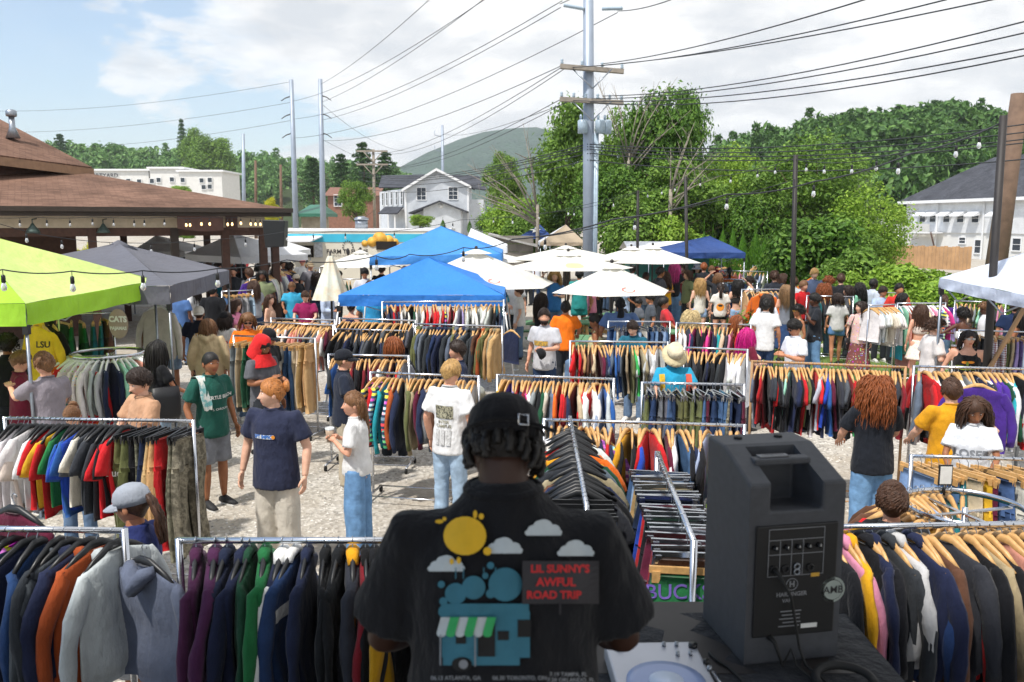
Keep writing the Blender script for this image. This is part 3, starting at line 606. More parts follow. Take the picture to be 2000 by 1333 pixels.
# ---- white clapboard building on the right
Bd = 84.0; W_ = empty('white_building', (0, 0, 0), label='long white clapboard building with dark grey roof on the right', cat='building')
c0 = at_y(1771, 397, Bd + 3); c1 = at_y(2075, 384, Bd - 16); wx = (Vector((c1.x, c1.y, 0)) - Vector((c0.x, c0.y, 0))).normalized(); wn = Vector((wx.y, -wx.x, 0)); ez = 5.4
def wl(u, v, off=0):
    d = ray(u, v); q = Vector((c0.x, c0.y, 0)) + wn * off; t = q.dot(wn) / (d.x * wn.x + d.y * wn.y); return Vector((d.x * t, d.y * t, CAMZ + d.z * t))
ezp = wl(1785, 394).z; sill = wl(1790, 454).z; gl0 = wl(1870, 515).z
mb = MB(); A = Vector((c0.x, c0.y, sill)); Bv = Vector((c1.x, c1.y, sill)); Bv = A + (Bv - A) * 1.5
mb.prism([A, Bv, Bv + Vector((0, 0, ezp - sill)), A + Vector((0, 0, ezp - sill))], 0, 12, -wn); mb.obj('wall', SIDING2, W_)
mb = MB(); A2 = A + Vector((0, 0, gl0 - sill - 1.5)) - wn * .1; B2 = Bv + Vector((0, 0, gl0 - sill - 1.5)) - wn * .1; mb.prism([A2, B2, B2 + Vector((0, 0, sill - A2.z)), A2 + Vector((0, 0, sill - A2.z))], 0, 11.8, -wn); mb.obj('basement_wall', CONC, W_)
e0_ = A + Vector((0, 0, ezp - sill + .05)) + wn * .5 - wx * .6; e1_ = Bv + Vector((0, 0, ezp - sill + .05)) + wn * .5; rA = wl(1842, 318, -6) ; rise = rA.z - e0_.z; rp0 = e0_ - wn * 6.5 + wx * 5 + Vector((0, 0, rise)); rp1 = e1_ - wn * 6.5 + Vector((0, 0, rise))
roofslab([e0_, e1_, rp1, rp0], .2, SHGREY, 'roof', W_, uvd=wx); roofslab([e0_, e0_ - wn * 13, rp0], .2, SHGREY, 'roof', W_, uvd=wn)
mb = MB(); mb.prism([e0_ + Vector((0, 0, -.02)), e1_ + Vector((0, 0, -.02)), e1_ + Vector((0, 0, -.3)), e0_ + Vector((0, 0, -.3))], 0, .16, wn); mb.obj('gutter', WTRIM, W_)
for u in (1832, 1923):
    a, b = wl(u, 396, .12), wl(u - 2, 512, .12); mb = MB(); mb.box((a + Vector((a.x, a.y, b.z))) / 2, (.12, .1, a.z - b.z)); mb.obj('downspout', WTRIM, W_)
for i, u in enumerate((1803, 1823, 1850, 1877, 1906, 1948)):   # small awnings over windows
    p = wl(u, 421, .02); wn_ = window(W_, p - Vector((0, 0, .25)), wx, .85, .75, .06, (0, 1)); mb = MB(); T0, T1 = p - wx * .65 + Vector((0, 0, .45)), p + wx * .65 + Vector((0, 0, .45))
    mb.add([T0, T1, T1 + wn * .75 - Vector((0, 0, .42)), T0 + wn * .75 - Vector((0, 0, .42)), T0 - Vector((0, 0, .42)), T1 - Vector((0, 0, .42)), T1 + wn * .75 - Vector((0, 0, .56)), T0 + wn * .75 - Vector((0, 0, .56))], [(0, 1, 2, 3), (0, 3, 7, 4), (1, 5, 6, 2), (3, 2, 6, 7)], 0, False); mb.obj('awning', WTRIM, wn_)
for u, v, ww, hh in ((1911, 482, .85, 1.15), (1880, 470, .8, .5), (1986, 478, .9, 1.0), (1760, 472, .6, .8)): window(W_, wl(u, v, -.08), wx, ww, hh, .1, (0, 1))
# balcony on the building
a, b = wl(1782, 440, .1), wl(1842, 446, .1); mb = MB(); dk = wl(1782, 453, .1).z; mb.prism([Vector((a.x, a.y, dk)), Vector((b.x, b.y, dk)), Vector((b.x, b.y, dk)) + wn * 1.5, Vector((a.x, a.y, dk)) + wn * 1.5], -.12, 0, (0, 0, 1)); bal = mb.obj('balcony', WTRIM, W_)
mb = MB(); mb.prism([Vector((a.x, a.y, dk)) + wn * 1.45, Vector((b.x, b.y, dk)) + wn * 1.45, Vector((b.x, b.y, dk + .8)) + wn * 1.45, Vector((a.x, a.y, dk + .8)) + wn * 1.45], 0, .05, wn); mb.obj('lattice_railing', rowmat('lattice', 'd8d8d6', 9, 'DIAGONAL', .45), bal)
for q in (a, b): mb = MB(); mb.cyl(Vector((q.x, q.y, dk)) + wn * 1.3, Vector((q.x, q.y, dk - 2.3)) + wn * .5, .07, n=6); mb.obj('brace', BRWOOD, bal)
# satellite dish
p = at_y(1727, 450, 60); mb = MB(); xf = Euler((R(75), 0, R(35))).to_matrix()
mb.rings([(0, 0, .45 * (k / 6) ** 2, max(.03, 1.1 * k / 6), max(.03, 1.1 * k / 6)) for k in range(0, 7)], 20, 0, False, xf); mb.v = [tuple(Vector(q) + p) for q in mb.v]; mb.cyl(p, (p.x, p.y + .3, 0), .06, n=6); mb.obj('satellite_dish', WTRIM, label='white satellite dish half hidden by the locust tree', cat='dish')
# wooden fence (boards)
fa, fb = at_y(1771, 480, 62), at_y(1899, 482, 58); FE = empty('board_fence', (fa.x, fa.y, 0), label='tan wooden board fence in front of the white building', cat='fence')
FW = simple('cedar_boards', 'b08a62', .8, 0, .22, 1.5); n_ = 17; dv = Vector((fb.x - fa.x, fb.y - fa.y, 0)); fl = dv.length; fu = dv.normalized(); Rm = Matrix((fu, Vector((-fu.y, fu.x, 0)), Vector((0, 0, 1)))).transposed()
zt = fa.z
for i in range(n_):
    mb = MB(); hh = zt + .04 * math.sin(i * 2.1); mb.box(fu * (fl * (i + .5) / n_) + Vector((0, 0, hh / 2)), (fl / n_ - .02, .03, hh), rot=Rm); mb.obj('board', FW, FE)
mb = MB(); mb.prism([Vector((0, 0, 0)), Vector((0, 0, zt)), Vector((0, 6, zt)), Vector((0, 6, 0))], 0, .04, (1, 0, 0)); mb.obj('return_panel', FW, FE)
# ---- hotel
hd = 250.0; HT = empty('white_hotel', (0, 0, 0), label='long white flat-roofed hotel with dark rooftop lettering', cat='hotel')
for (u0, u1, vt, dy) in ((150, 290, 334, 0), (292, 356, 330, -2), (349, 433, 336, -4)):
    a, b = at_y(u0, vt, hd + dy), at_y(u1, vt, hd + dy); mb = MB(); mb.box(((a.x + b.x) / 2, hd + dy + 8, a.z / 2), (b.x - a.x - .1, 16, a.z)); mb.obj('wall', CONC, HT)
    mb = MB(); mb.box(((a.x + b.x) / 2, hd + dy + 8, a.z + .25), (b.x - a.x + 1.2, 17.2, .5)); mb.obj('cornice', WTRIM, HT)
for u, v, dy in ((251, 354, 0), (272, 355, 0), (297, 354, -2), (310, 352, -2), (336, 351, -2), (357, 352, -4), (394, 353, -4), (410, 352, -4), (410, 365, -4), (398, 366, -4)):
    window(HT, at_y(u, v, hd + dy - .1), (1, 0, 0), 1.2, 1.2, .15, (0, 0), .15)
mb = MB(); p = at_y(196, 343.5, hd - .3); text_on(mb, 'COURTYARD', 1.6, p, (1, 0, 0), (0, 0, 1), 0, .02, .05, 1.1); mb.obj('lettering', simple('dark_letter', '20232c', .5), HT)
mb = MB(); a, b = at_y(137, 347, 150), at_y(197, 349, 150); mb.rings([((a.x + b.x) / 2, 150, a.z - 3, (b.x - a.x) * .7, 4), ((a.x + b.x) / 2, 150, a.z + 1.2, .3, .3)], 4); mb.box(((a.x + b.x) / 2, 150, (a.z - 3) / 2), (4, 3, a.z - 3)); mb.obj('pavilion_roof', GREENR, label='green pyramid roof behind the brown shingles', cat='roof')
# ---- green roofed kiosk and brick building
a, b = at_y(590, 418, 72), at_y(645, 418, 72); zc = at_y(600, 400, 72).z; K = empty('kiosk', ((a.x + b.x) / 2, 72, 0), label='small kiosk with green metal hip roof behind the food trailer', cat='kiosk')
wk = (b.x - a.x) / 2; mb = MB(); mb.add([(-wk, -2, a.z), (wk, -2, a.z), (wk, 3, a.z), (-wk, 3, a.z), (-wk * .5, .5, zc), (wk * .5, .5, zc), (-wk, -2, a.z - .25), (wk, -2, a.z - .25), (wk, 3, a.z - .25), (-wk, 3, a.z - .25)], [(0, 1, 5, 4), (1, 2, 5), (2, 3, 4, 5), (3, 0, 4), (6, 7, 1, 0), (7, 8, 2, 1), (9, 6, 0, 3)], 0, False); mb.obj('roof', GREENR, K)
mb = MB(); mb.box((-.2, .5, (a.z - .3) / 2), (wk * 1.3, 3.4, a.z - .3)); mb.obj('wall', simple('stone_wall', 'a89c88', .9, 0, .25, 2), K)
for s in (-1, 1): mb = MB(); mb.cyl((s * wk * .92, -1.8, 0), (s * wk * .92, -1.8, a.z - .2), .06, n=6); mb.obj('post', BRDARK, K)
a, b = at_y(640, 383, 120), at_y(735, 383, 120); BB = empty('brick_building', ((a.x + b.x) / 2, 120, 0), label='red brick building with rusty roof behind the maple', cat='building'); wk = (b.x - a.x) / 2; zt = at_y(660, 364, 120).z
mb = MB(); mb.box((0, 4, a.z / 2), (2 * wk, 8, a.z)); mb.obj('wall', BRICK, BB); mb = MB(); mb.add([(-wk - .5, -.5, a.z), (wk + .5, -.5, a.z), (wk + .5, 4, zt), (-wk - .5, 4, zt)], [(0, 1, 2, 3)], 0, False); mb.obj('roof', simple('rusty_roof', '7a5648', .8, 0, .25), BB)
window(BB, at_y(660, 392, 119.9) - Vector(((a.x + b.x) / 2, 120, 0)), (1, 0, 0), 1, 1.5)
# ---- food trailer
td = 34.0; a, b = at_y(543, 452, td), at_y(880, 452, td); FT = empty('food_trailer', ((a.x + b.x) / 2, td, 0), label='cream food trailer with blue band and painted lettering', cat='food trailer'); wk = (b.x - a.x) / 2; zt = a.z
CREAM = simple('cream_paint', 'd8d2c2', .5, 0, .06, 1); AQUA = simple('aqua_paint', '3fb2d0', .45, 0, .12, 1.5)
mb = MB(); mb.box((0, 1.2, (zt + .5) / 2), (2 * wk, 2.4, zt - .5)); mb.obj('body', CREAM, FT, bevel=.03)
mb = MB(); mb.box((0, -.006, zt - .27), (2 * wk - .02, .03, .32)); mb.obj('blue_band', AQUA, FT); mb = MB(); mb.box((0, 1.2, zt + .05), (2 * wk + .05, 2.45, .1)); mb.obj('roof_edge', WTRIM, FT)
def fx(u): return at_y(u, 480, td).x - (a.x + b.x) / 2
def fz(v): return at_y(600, v, td).z
mb = MB(); mb.box(((fx(566) + fx(612)) / 2, -.01, (fz(480) + fz(503)) / 2), (fx(612) - fx(566), .06, fz(480) - fz(503))); mb.obj('serving_hatch', DKIN, FT)
mb = MB(); x0, x1 = fx(556), fx(631); mb.prism([(x0, 0, fz(464)), (x1, 0, fz(463)), (x1 - .25, -1.0, fz(472)), (x0, -1.0, fz(473))], 0, .05, (0, 0, 1)); mb.obj('hatch_flap', WTRIM, FT)
mb = MB(); mb.box((fx(622), -.03, (fz(475) + fz(503)) / 2), (fx(630) - fx(614), .05, fz(475) - fz(503))); mb.obj('menu_board', simple('menu_grey', 'b8bcc2', .6, 0, .3, 12), FT)
mb = MB(); mb.box(((fx(735) + fx(775)) / 2, -.02, fz(480)), (fx(775) - fx(735), .05, fz(474) - fz(490))); mb.obj('side_window', DKIN, FT)
INK = simple('dark_ink', '2c2a2c', .6); mb = MB(); text_on(mb, 'FARM T', .235, (fx(657), -.012, fz(492)), (1, 0, 0), (0, 0, 1), 0, .004); text_on(mb, 'FLAME', .235, (fx(702), -.012, fz(492)), (1, 0, 0), (0, 0, 1), 0, .004)
text_on(mb, 'WOOD FIRED', .09, (fx(666), -.012, fz(500)), (1, 0, 0), (0, 0, 1), 0, 0, spacing=1.3); mb.sphere((fx(679.5), -.03, fz(492)), (.07, .03, .14), 10, 8)
for i in range(9):
    t = math.pi * i / 8; mb.box((fx(679.5) + .2 * math.cos(t), -.02, fz(484) + .26 * math.sin(t)), (.06, .02, .03), rot=Euler((0, -t, 0)).to_matrix())
mb.obj('lettering', INK, FT)
mb = MB()
for dx_, dz_, rr in ((0, 0, .3), (.35, -.05, .22), (-.3, -.1, .2), (.6, -.12, .16), (-.6, -.16, .13)): mb.cyl((fx(742) + dx_, -.01 + .002 * dx_, fz(468) + dz_), (fx(742) + dx_, -.03 + .002 * dx_, fz(468) + dz_), rr, n=14)
mb.obj('painted_bread', simple('bread_paint', 'd9a33c', .6, 0, .25, 5), FT)
for s in (-.35, .35):
    for y_ in (.25, 2.15): mb = MB(); mb.cyl((wk * s, y_ - .1, .33), (wk * s, y_ + .1, .33), .33, n=18); mb.obj('wheel', RUBBER, FT)
p = at_y(706, 440, td + 1); mb = MB(); mb.cyl((p.x, p.y, zt + .1), (p.x, p.y, zt + .45), .26, n=14); mb.rings([(p.x, p.y, zt + .45, .3, .3), (p.x, p.y, zt + .52, .3, .3), (p.x, p.y, zt + .6, .1, .1)], 14); o = mb.obj('roof_vent', STEEL, FT); o.matrix_parent_inverse = Matrix.Translation(FT.location).inverted()
# weathered shed
a, b = at_y(975, 468, 40), at_y(1030, 480, 38); mb = MB(); SH = empty('plank_shed', (0, 0, 0), label='weathered grey plank shed behind the market umbrellas', cat='shed'); GW = simple('grey_planks', '7d776f', .9, 0, .25, 3)
for i in range(7):
    z0 = i * .38; mb = MB(); mb.box(((a.x + b.x) / 2, 39.5, z0 + .18), (b.x - a.x + .6, .06, .36)); mb.obj('plank', GW, SH)
roofslab([(a.x - .5, 39.2, 2.75), (b.x + .5, 39.2, 2.2), (b.x + .5, 42, 2.2), (a.x - .5, 42, 2.75)], .08, simple('shed_roof', 'a7a5a2', .7), 'roof', SH)
# ================================================================ poles and wires
GALV = simple('galvanised_pole', '98a3b2', .5, .3, .1, 1.5); WPOLE = simple('pole_timber', '6b5647', .9, 0, .3, 3, .5, 30); XARM = simple('crossarm_wood', '948b80', .9, 0, .2, 5); WIRE = simple('black_wire', '22262c', .6); PORC = simple('porcelain', '9fb0bd', .3); BLKPOLE = simple('black_pole', '2a2625', .6, 0, .2)
def pole(name, u, vt, Y, r, lab, mat, ubase=None, rt=None, base=None):
    t = at_y(u, vt, Y); xb = t.x if ubase is None else at_y(ubase, 480, Y).x; z0 = float(gz(np.float64(t.x), np.float64(Y))); e = empty(name, (xb, Y, z0), label=lab, cat='utility pole' if 'lamp' not in name else 'pole')
    mb = MB(); mb.tube([(0, 0, 0), ((t.x - xb) * .5, 0, (t.z - z0) * .5), (t.x - xb, 0, t.z - z0)], [r, (r + (rt or r * .7)) / 2, rt or r * .7], 14); mb.obj('shaft', mat, e); e['_t'] = 0; del e['_t']; return e, t
WIRES = []
def wire(p, q, sag=.4, r=.014, n=14):
    p, q = Vector(p), Vector(q); mb = MB(); mb.tube([p.lerp(q, i / n) - Vector((0, 0, sag * 4 * (i / n) * (1 - i / n))) for i in range(n + 1)], r, 5)
    WIRES.append(mb); return mb
e1, t1 = pole('steel_pole', 1149, -60, 30, .22, 'tall grey steel utility pole with crossarms and transformers', GALV, 1152, .17)
def xarm(e, c, w_, v, tilt=0, ins=4):
    mb = MB(); Rm = Euler((0, tilt, R(8))).to_matrix(); mb.box(c, (w_, .12, .14), rot=Rm); mb.box(Vector(c) + Vector((.02, .16, 0)), (w_, .1, .13), rot=Rm); o = mb.obj('crossarm', XARM, e)
    for i in range(ins):
        q = Vector(c) + Rm @ Vector(((i / (ins - 1) - .5) * w_ * .95, 0, .07)); mb = MB(); mb.rings([(q.x, q.y, q.z, .03, .03), (q.x, q.y, q.z + .05, .06, .06), (q.x, q.y, q.z + .09, .03, .03), (q.x, q.y, q.z + .13, .06, .06), (q.x, q.y, q.z + .17, .02, .02)], 8); mb.obj('insulator', PORC, o)
    for s in (-1, 1): mb = MB(); mb.tube([Vector(c) + Vector((s * w_ * .3, -.1, -.03)), Vector(c) + Vector((0, -.33, -.7))], .025, 6); mb.obj('brace', STEEL, o)
zz = at_y(1150, 138, 30).z; xarm(e1, (-.03, -.33, zz), 2.2, 0, R(3)); zz2 = at_y(1150, 200, 30).z; xarm(e1, (-.03, -.33, zz2), 2.2, 0, R(2), 6)
for dx_, u_ in ((-.32, 0), (.28, 1), (.52, 2)):
    zq = at_y(1150, 250, 30).z; mb = MB(); y_ = -.28 + .14 * (u_ == 2); mb.rings([(dx_, y_, zq - .22, .17, .17), (dx_, y_, zq + .2, .175, .175), (dx_, y_, zq + .24, .12, .12)], 16); mb.rings([(dx_ - .07, y_, zq + .24, .04, .04), (dx_ - .07, y_, zq + .36, .05, .05), (dx_ - .07, y_, zq + .42, .02, .02)], 8); mb.obj('transformer', PORC, e1)
for dx_ in (.14, .2): mb = MB(); mb.cyl((dx_, -.18, 0), (dx_, -.14, at_y(1150, 262, 30).z), .05, n=8); mb.obj('conduit', PORC, e1)
zi = at_y(1150, 18, 30).z
for s, du in ((-1, 0), (1, 0)):
    pts = [Vector((s * .3, -.1, zi - .02)), Vector((s * 1.0, -.1, zi + (.1 if s < 0 else 0)))]; mb = MB(); rr = []; pp = []
    for i in range(19): pp.append(pts[0].lerp(pts[1], i / 18)); rr.append(.075 if i % 2 else .045)
    mb.tube(pp, rr, 8); mb.obj('insulator', PORC, e1)
e2, t2 = pole('steel_pole', 569, 156, 70, .26, 'left of two tall thin grey steel poles behind the porch', GALV, 579, .16)
e3, t3 = pole('steel_pole', 625.5, 155, 68, .26, 'right of two tall thin grey steel poles behind the food trailer', GALV, 632, .16)
for e, t, s, rows in ((e2, t2, -1, (197, 232, 270)), (e3, t3, 1, (200, 235, 272))):
    for v in rows:
        z_ = at_y(600, v, 69).z; x_ = (t.x - e.location.x) * z_ / t.z; mb = MB(); mb.tube([(x_, 0, z_), (x_ + s * .5, -.1, z_ - .18), (x_ + s * .85, -.15, z_ - .42)], [.05, .04, .03], 6); mb.obj('insulator', BLKPOLE, e)
e4, t4 = pole('steel_pole', 475, 262, 120, .3, 'short thin steel pole behind the big tree mass', GALV, 478, .2)
e5, t5 = pole('timber_pole', 729, 292, 86, .17, 'wooden utility pole with two crossarms left of the white house', XARM, 733, .13)
for v, w2 in ((296, 3.1), (322, 3.1)):
    z_ = at_y(729, v, 86).z - e5.location.z; mb = MB(); mb.box((-.1, -.2, z_), (w2, .14, .16)); o = mb.obj('crossarm', XARM, e5)
    for s in (-1, 1): mb = MB(); mb.tube([(s * 1.0, -.22, z_), (0, -.2, z_ - 1.1)], .05, 5); mb.obj('brace', XARM, o)
e6, t6 = pole('timber_pole', 499, 314, 90, .18, 'dark thin wooden pole left of the yellow tree', WPOLE, 501)
e7, t7 = pole('timber_pole', 548, 322, 88, .18, 'dark thin wooden pole right of the yellow tree', WPOLE, 551)
e8, t8 = pole('steel_pole', 864, 245, 125, .28, 'thin steel pole rising behind the white house roof', GALV, 866, .18)
for v in (268, 297): z_ = at_y(864, v, 125).z - e8.location.z; mb = MB(); mb.tube([(0, 0, z_), (-1.1, 0, z_ + .3), (-1.1, 0, z_ + .9)], .05, 5); mb.obj('bracket', GALV, e8)
e9, t9 = pole('timber_pole', 1992, 184, 24, .30, 'thick leaning timber pole at the right picture edge', WPOLE, 1940, .22)
# black light poles in the yard
lp = []
for (u, vt, Y, ub, lab) in ((1960, 226, 11.6, 1948, 'black light pole holding string lights at the right edge'), (1554, 303, 18.5, 1556, 'thin brown light pole in the middle right of the yard'), (1339, 345, 26, 1348, 'thin dark light pole beside the navy tent'), (1246, 372, 30, 1247, 'thin dark light pole right of the big steel pole')):
    e, t = pole('lamp_pole', u, vt, Y, .055 if Y < 20 else .05, lab, BLKPOLE, ub, .05); lp.append(t)
# wires: pixel spans with chosen depths
def wspan(u0, v0, y0, u1, v1, y1, sag=.5, r=.014): wire(at_y(u0, v0, y0), at_y(u1, v1, y1), sag, r)
for (q) in ((569, 160, 70, -60, 216, 95, .8), (570, 200, 70, -60, 258, 100, .8), (572, 235, 70, 60, 290, 100, .6), (626, 165, 68, 860, -20, 34, .3), (572, 198, 70, 960, -10, 32, .6), (628, 200, 68, 970, -20, 32, .4), (572, 233, 70, 1098, 2, 30, .8),
            (630, 235, 68, 1095, 15, 30, .5), (574, 270, 70, 1206, 25, 30, .9), (632, 275, 68, 1094, 130, 30, .7), (634, 275, 68, 800, 330, 110, .6), (630, 205, 68, 790, 295, 110, .8),
            (1094, 8, 30, 1180, -30, 24, 0), (1206, 22, 30, 1340, -12, 22, .1), (1100, 130, 30, 720, 300, 86, .9), (1110, 130, 30, 740, 300, 86, 1.0), (1120, 192, 30, 748, 325, 86, .9), (1100, 192, 30, 712, 325, 86, 1.0), (1130, 192, 30, 866, 262, 125, .6)): wspan(*q)
for (v0, v1, ue, s) in ((125, -10, 1720, .15), (130, -12, 1895, .2), (133, -8, 1975, .2), (188, 35, 2030, .3), (193, 58, 2030, .3), (196, 90, 2030, .35), (199, 103, 2030, .4)): wspan(1105 + (v0 % 7) * 12, v0, 30, ue, v1, 15, s)
for (v0, v1, v2) in ((282, 315, 238), (287, 318, 254), (292, 322, 268), (300, 330, 275), (313, 345, 308)):
    wspan(1148, v0, 29.8, 700, v1 + 20, 84, .8, .018); wspan(1152, v0, 29.8, 2040, v2, 21, .35, .016)
# all spans that hang from the poles, one thing each
ordw = 'first second third fourth fifth sixth seventh eighth ninth tenth eleventh twelfth thirteenth fourteenth'.split()
zs_ = sorted(range(len(WIRES)), key=lambda i: (0 if i < 12 else 1 if i < 26 else 2, -max((v[2] - CAMZ) / v[1] for v in WIRES[i].v)))
cnt = {}
for i in zs_:
    m_ = WIRES[i]; k = 0 if i < 12 else 1 if i < 26 else 2; cnt[k] = cnt.get(k, 0) + 1; sd = ('of the thin steel poles', 'on the big pole crossarms', 'in the low cable bundle')[k]
    m_.obj('overhead_wire', WIRE, label='black wire, %s from the top %s' % (ordw[cnt[k] - 1], sd), cat='wire', group='wires ' + sd)
# ================================================================ people: meshes
def head_np(V, fem):
    """V: unit sphere directions (x right, y forward, z up) -> head surface in metres about the head centre"""
    x, y, z = V[:, 0].copy(), V[:, 1].copy(), V[:, 2].copy()
    X_, Y_, Z_ = x * .076, y * .098, z * .116
    low = np.clip((-z - .05) / .95, 0, 1); X_ *= 1 - .36 * low ** 1.3 * (1 if not fem else 1.12)
    Y_ = np.where(y < 0, Y_ * (1 - .55 * np.clip(-z - .1, 0, 1)), Y_); Y_ = np.where(y > 0, np.minimum(Y_, .084 + .1 * (Y_ - .084) * 0) * .5 + Y_ * .5, Y_)
    fr = np.clip(y * 3, 0, 1); g = lambda a, b, sa, sb, : np.exp(-((X_ - a) / sa) ** 2 - ((Z_ - b) / sb) ** 2) * fr
    Y_ = Y_ + .012 * np.clip(low, 0, 1) * fr
    Y_ += -.011 * (g(.031, .012, .014, .010) + g(-.031, .012, .014, .010)) + .005 * (g(.03, .032, .022, .008) + g(-.03, .032, .022, .008)) * (.5 if fem else 1)
    nz = np.clip((.022 - Z_) / .055, 0, 1); Y_ += .026 * np.exp(-(X_ / .0095) ** 2) * np.where((Z_ < .026) & (Z_ > -.036), nz ** .8, 0) * fr
    Y_ += .008 * g(0, -.030, .016, .008) + .0075 * g(0, -.053, .022, .006) + .0065 * g(0, -.066, .019, .006) - .006 * g(0, -.0595, .026, .0028) + .009 * g(0, -.092, .02, .016)
    Y_ += .004 * (g(.045, -.015, .02, .02) + g(-.045, -.015, .02, .02))
    return np.stack([X_, Y_, Z_], 1)
def head_mb(mb, xf, lod, fem):
    nu, nv = ((56, 44), (30, 24), (18, 14))[lod]; D = []
    for i in range(nv + 1):
        th = math.pi * i / nv
        for j in range(nu):
            a = 2 * math.pi * j / nu; a = a - .55 * math.sin(a - math.pi / 2) * (-1) if lod < 2 else a
            a2 = math.pi / 2 + (a - math.pi / 2) if lod == 2 else a
            D.append((math.sin(th) * math.cos(a2), math.sin(th) * math.sin(a2), math.cos(th)))
    P = head_np(np.array(D), fem); Fc = [(i * nu + j, (i + 1) * nu + j, (i + 1) * nu + (j + 1) % nu, i * nu + (j + 1) % nu) for i in range(nv) for j in range(nu)]
    b = len(mb.f); mb.add([xf @ Vector(p) for p in P], Fc, 0)
    for k, f in enumerate(Fc):
        c = P[list(f)].mean(0)
        if c[1] > .06 and abs(c[0]) < .021 and -.073 < c[2] < -.048: mb.m[b + k] = 1
    for s in (-1, 1):
        mb.sphere(xf @ Vector((s * .077, -.008, -.008)), (.010, .019, .031), 8, 6, 0, xf.to_3x3())
        if lod < 2:
            mb.sphere(xf @ Vector((s * .031, .0745, .011)), (.0125, .010, .0075), 10, 6, 2, xf.to_3x3()); mb.sphere(xf @ Vector((s * .031, .0825, .011)), (.0058, .004, .0062), 8, 6, 3, xf.to_3x3())
            mb.tube([xf @ Vector((s * .014, .088, .030)), xf @ Vector((s * .032, .0885, .036)), xf @ Vector((s * .049, .075, .030))], [(.003, .002), (.004, .003), (.002, .002)], 5, 4)
        else: mb.sphere(xf @ Vector((s * .030, .08, .012)), (.012, .007, .005), 6, 4, 3, xf.to_3x3()); 
def hand_mb(mb, w, d, side, palm_n, curl=.5, lod=0):
    """hand at wrist w pointing along d; palm normal palm_n; thumb on `side`"""
    d = d.normalized(); n_ = (palm_n - d * palm_n.dot(d)).normalized(); t = d.cross(n_).normalized() * side
    mb.tube([w - d * .015, w + d * .02, w + d * .055, w + d * .088], [(.021, .017), (.030, .016), (.040, .014), (.036, .011)], 10, 0, flat=t)
    for i, (o, l) in enumerate(((-.030, .068), (-.010, .080), (.010, .075), (.029, .058))):
        p = w + d * .083 + t * (-o); pts = [p]; dd = d.copy()
        for k in range(3):
            a = curl * (.35, .65, .6)[k]; q = Matrix.Rotation(a, 3, d.cross(n_).normalized()); dd = (q @ dd if True else dd)
            pts.append(pts[-1] + dd * l * (.45, .32, .25)[k])
        mb.tube(pts, [.0095, .0088, .008, .0055], 6 if lod else 7, 0)
    p = w + d * .02 + t * .03; mb.tube([p, p + d * .03 + t * .022 + n_ * .008, p + d * .058 + t * .024 + n_ * .02, p + d * .078 + t * .018 + n_ * .026], [.014, .0115, .010, .006], 7, 0)
ARMS = {  # elbow, wrist relative to shoulder; x outward, y forward
 'down': ((.075, -.03, -.275), (.085, .055, -.52)), 'relax': ((.09, -.05, -.265), (.10, .10, -.49)), 'reach': ((.05, .16, -.215), (-.02, .40, -.22)), 'reachlow': ((.06, .12, -.24), (.0, .33, -.36)),
 'reachout': ((.20, .12, -.16), (.40, .26, -.14)), 'phone': ((.06, .03, -.275), (-.10, .24, -.20)), 'cup': ((.07, .02, -.275), (-.10, .22, -.17)), 'chin': ((.05, .10, -.255), (-.12, .20, -.03)),
 'hip': ((.20, -.10, -.21), (.04, .02, -.42)), 'pocket': ((.12, -.08, -.26), (.03, .06, -.47)), 'up': ((.20, .06, .12), (.02, .02, .30)), 'hold': ((.06, .04, -.27), (-.06, .27, -.26)), 'forward': ((.03, .22, -.15), (-.05, .46, -.06)), 'dj': ((.06, .06, -.275), (-.02, .28, -.34)),
}
LEGS = {'stand': ((.0, .02, 0), (.0, .02, 0)), 'walk': ((.16, .26, 0), (-.02, -.30, .10)), 'step': ((.06, .12, 0), (-.02, -.12, .0)), 'sit': None}
def pose(p):
    """joint positions in metres for a 1.75 m figure standing at the origin facing +Y"""
    fem = p.get('fem', 0); sw = (.162 if fem else .185) * p.get('bulk', 1) ** .7; J = {}
    lean = p.get('lean', 0); hipz = .92; sit = p.get('legs') == 'sit'
    if sit: hipz = .50
    Lr = Matrix.Translation((0, 0, hipz)) @ Matrix.Rotation(-lean, 4, 'X') @ Matrix.Translation((0, 0, -.92)); J['up'] = Lr
    for s, k in ((1, 'R'), (-1, 'L')):
        sh = Vector((s * sw, -.005, 1.415 - p.get('drop', 0))); e, w_ = ARMS[p.get('arm' + k, 'down')]
        J['sh' + k] = Lr @ sh; ox = s * max(0, p.get('bulk', 1) - 1) * .16; J['el' + k] = J['sh' + k] + Vector((s * e[0] + ox, e[1], e[2])); J['wr' + k] = J['sh' + k] + Vector((s * w_[0] + ox * 1.2, w_[1], w_[2]))
        hp = Vector((s * (.095 if fem else .09), 0, hipz)); J['hp' + k] = hp
        if sit: J['kn' + k] = hp + Vector((s * .04, .42, .02)); J['an' + k] = hp + Vector((s * .05, .44, -.42))
        else:
            ky, ay, lift = LEGS[p.get('legs', 'stand')][0 if s > 0 else 1]; J['kn' + k] = Vector((s * .105, ky, .49 + lift * .5)); J['an' + k] = Vector((s * .115, ay if abs(ay) > .05 else -.01, .085 + lift))
    J['head'] = Lr @ Vector((0, .02 + p.get('hy', 0), 1.612 - p.get('hz', 0))); return J
def head_xf(p, J):
    yaw, pit = p.get('hyaw', 0), p.get('hpit', 0)
    return Matrix.Translation(J['head']) @ Euler((-pit, 0, -yaw), 'ZYX').to_matrix().to_4x4() @ Matrix.Scale(p.get('hs', 1.05), 4)
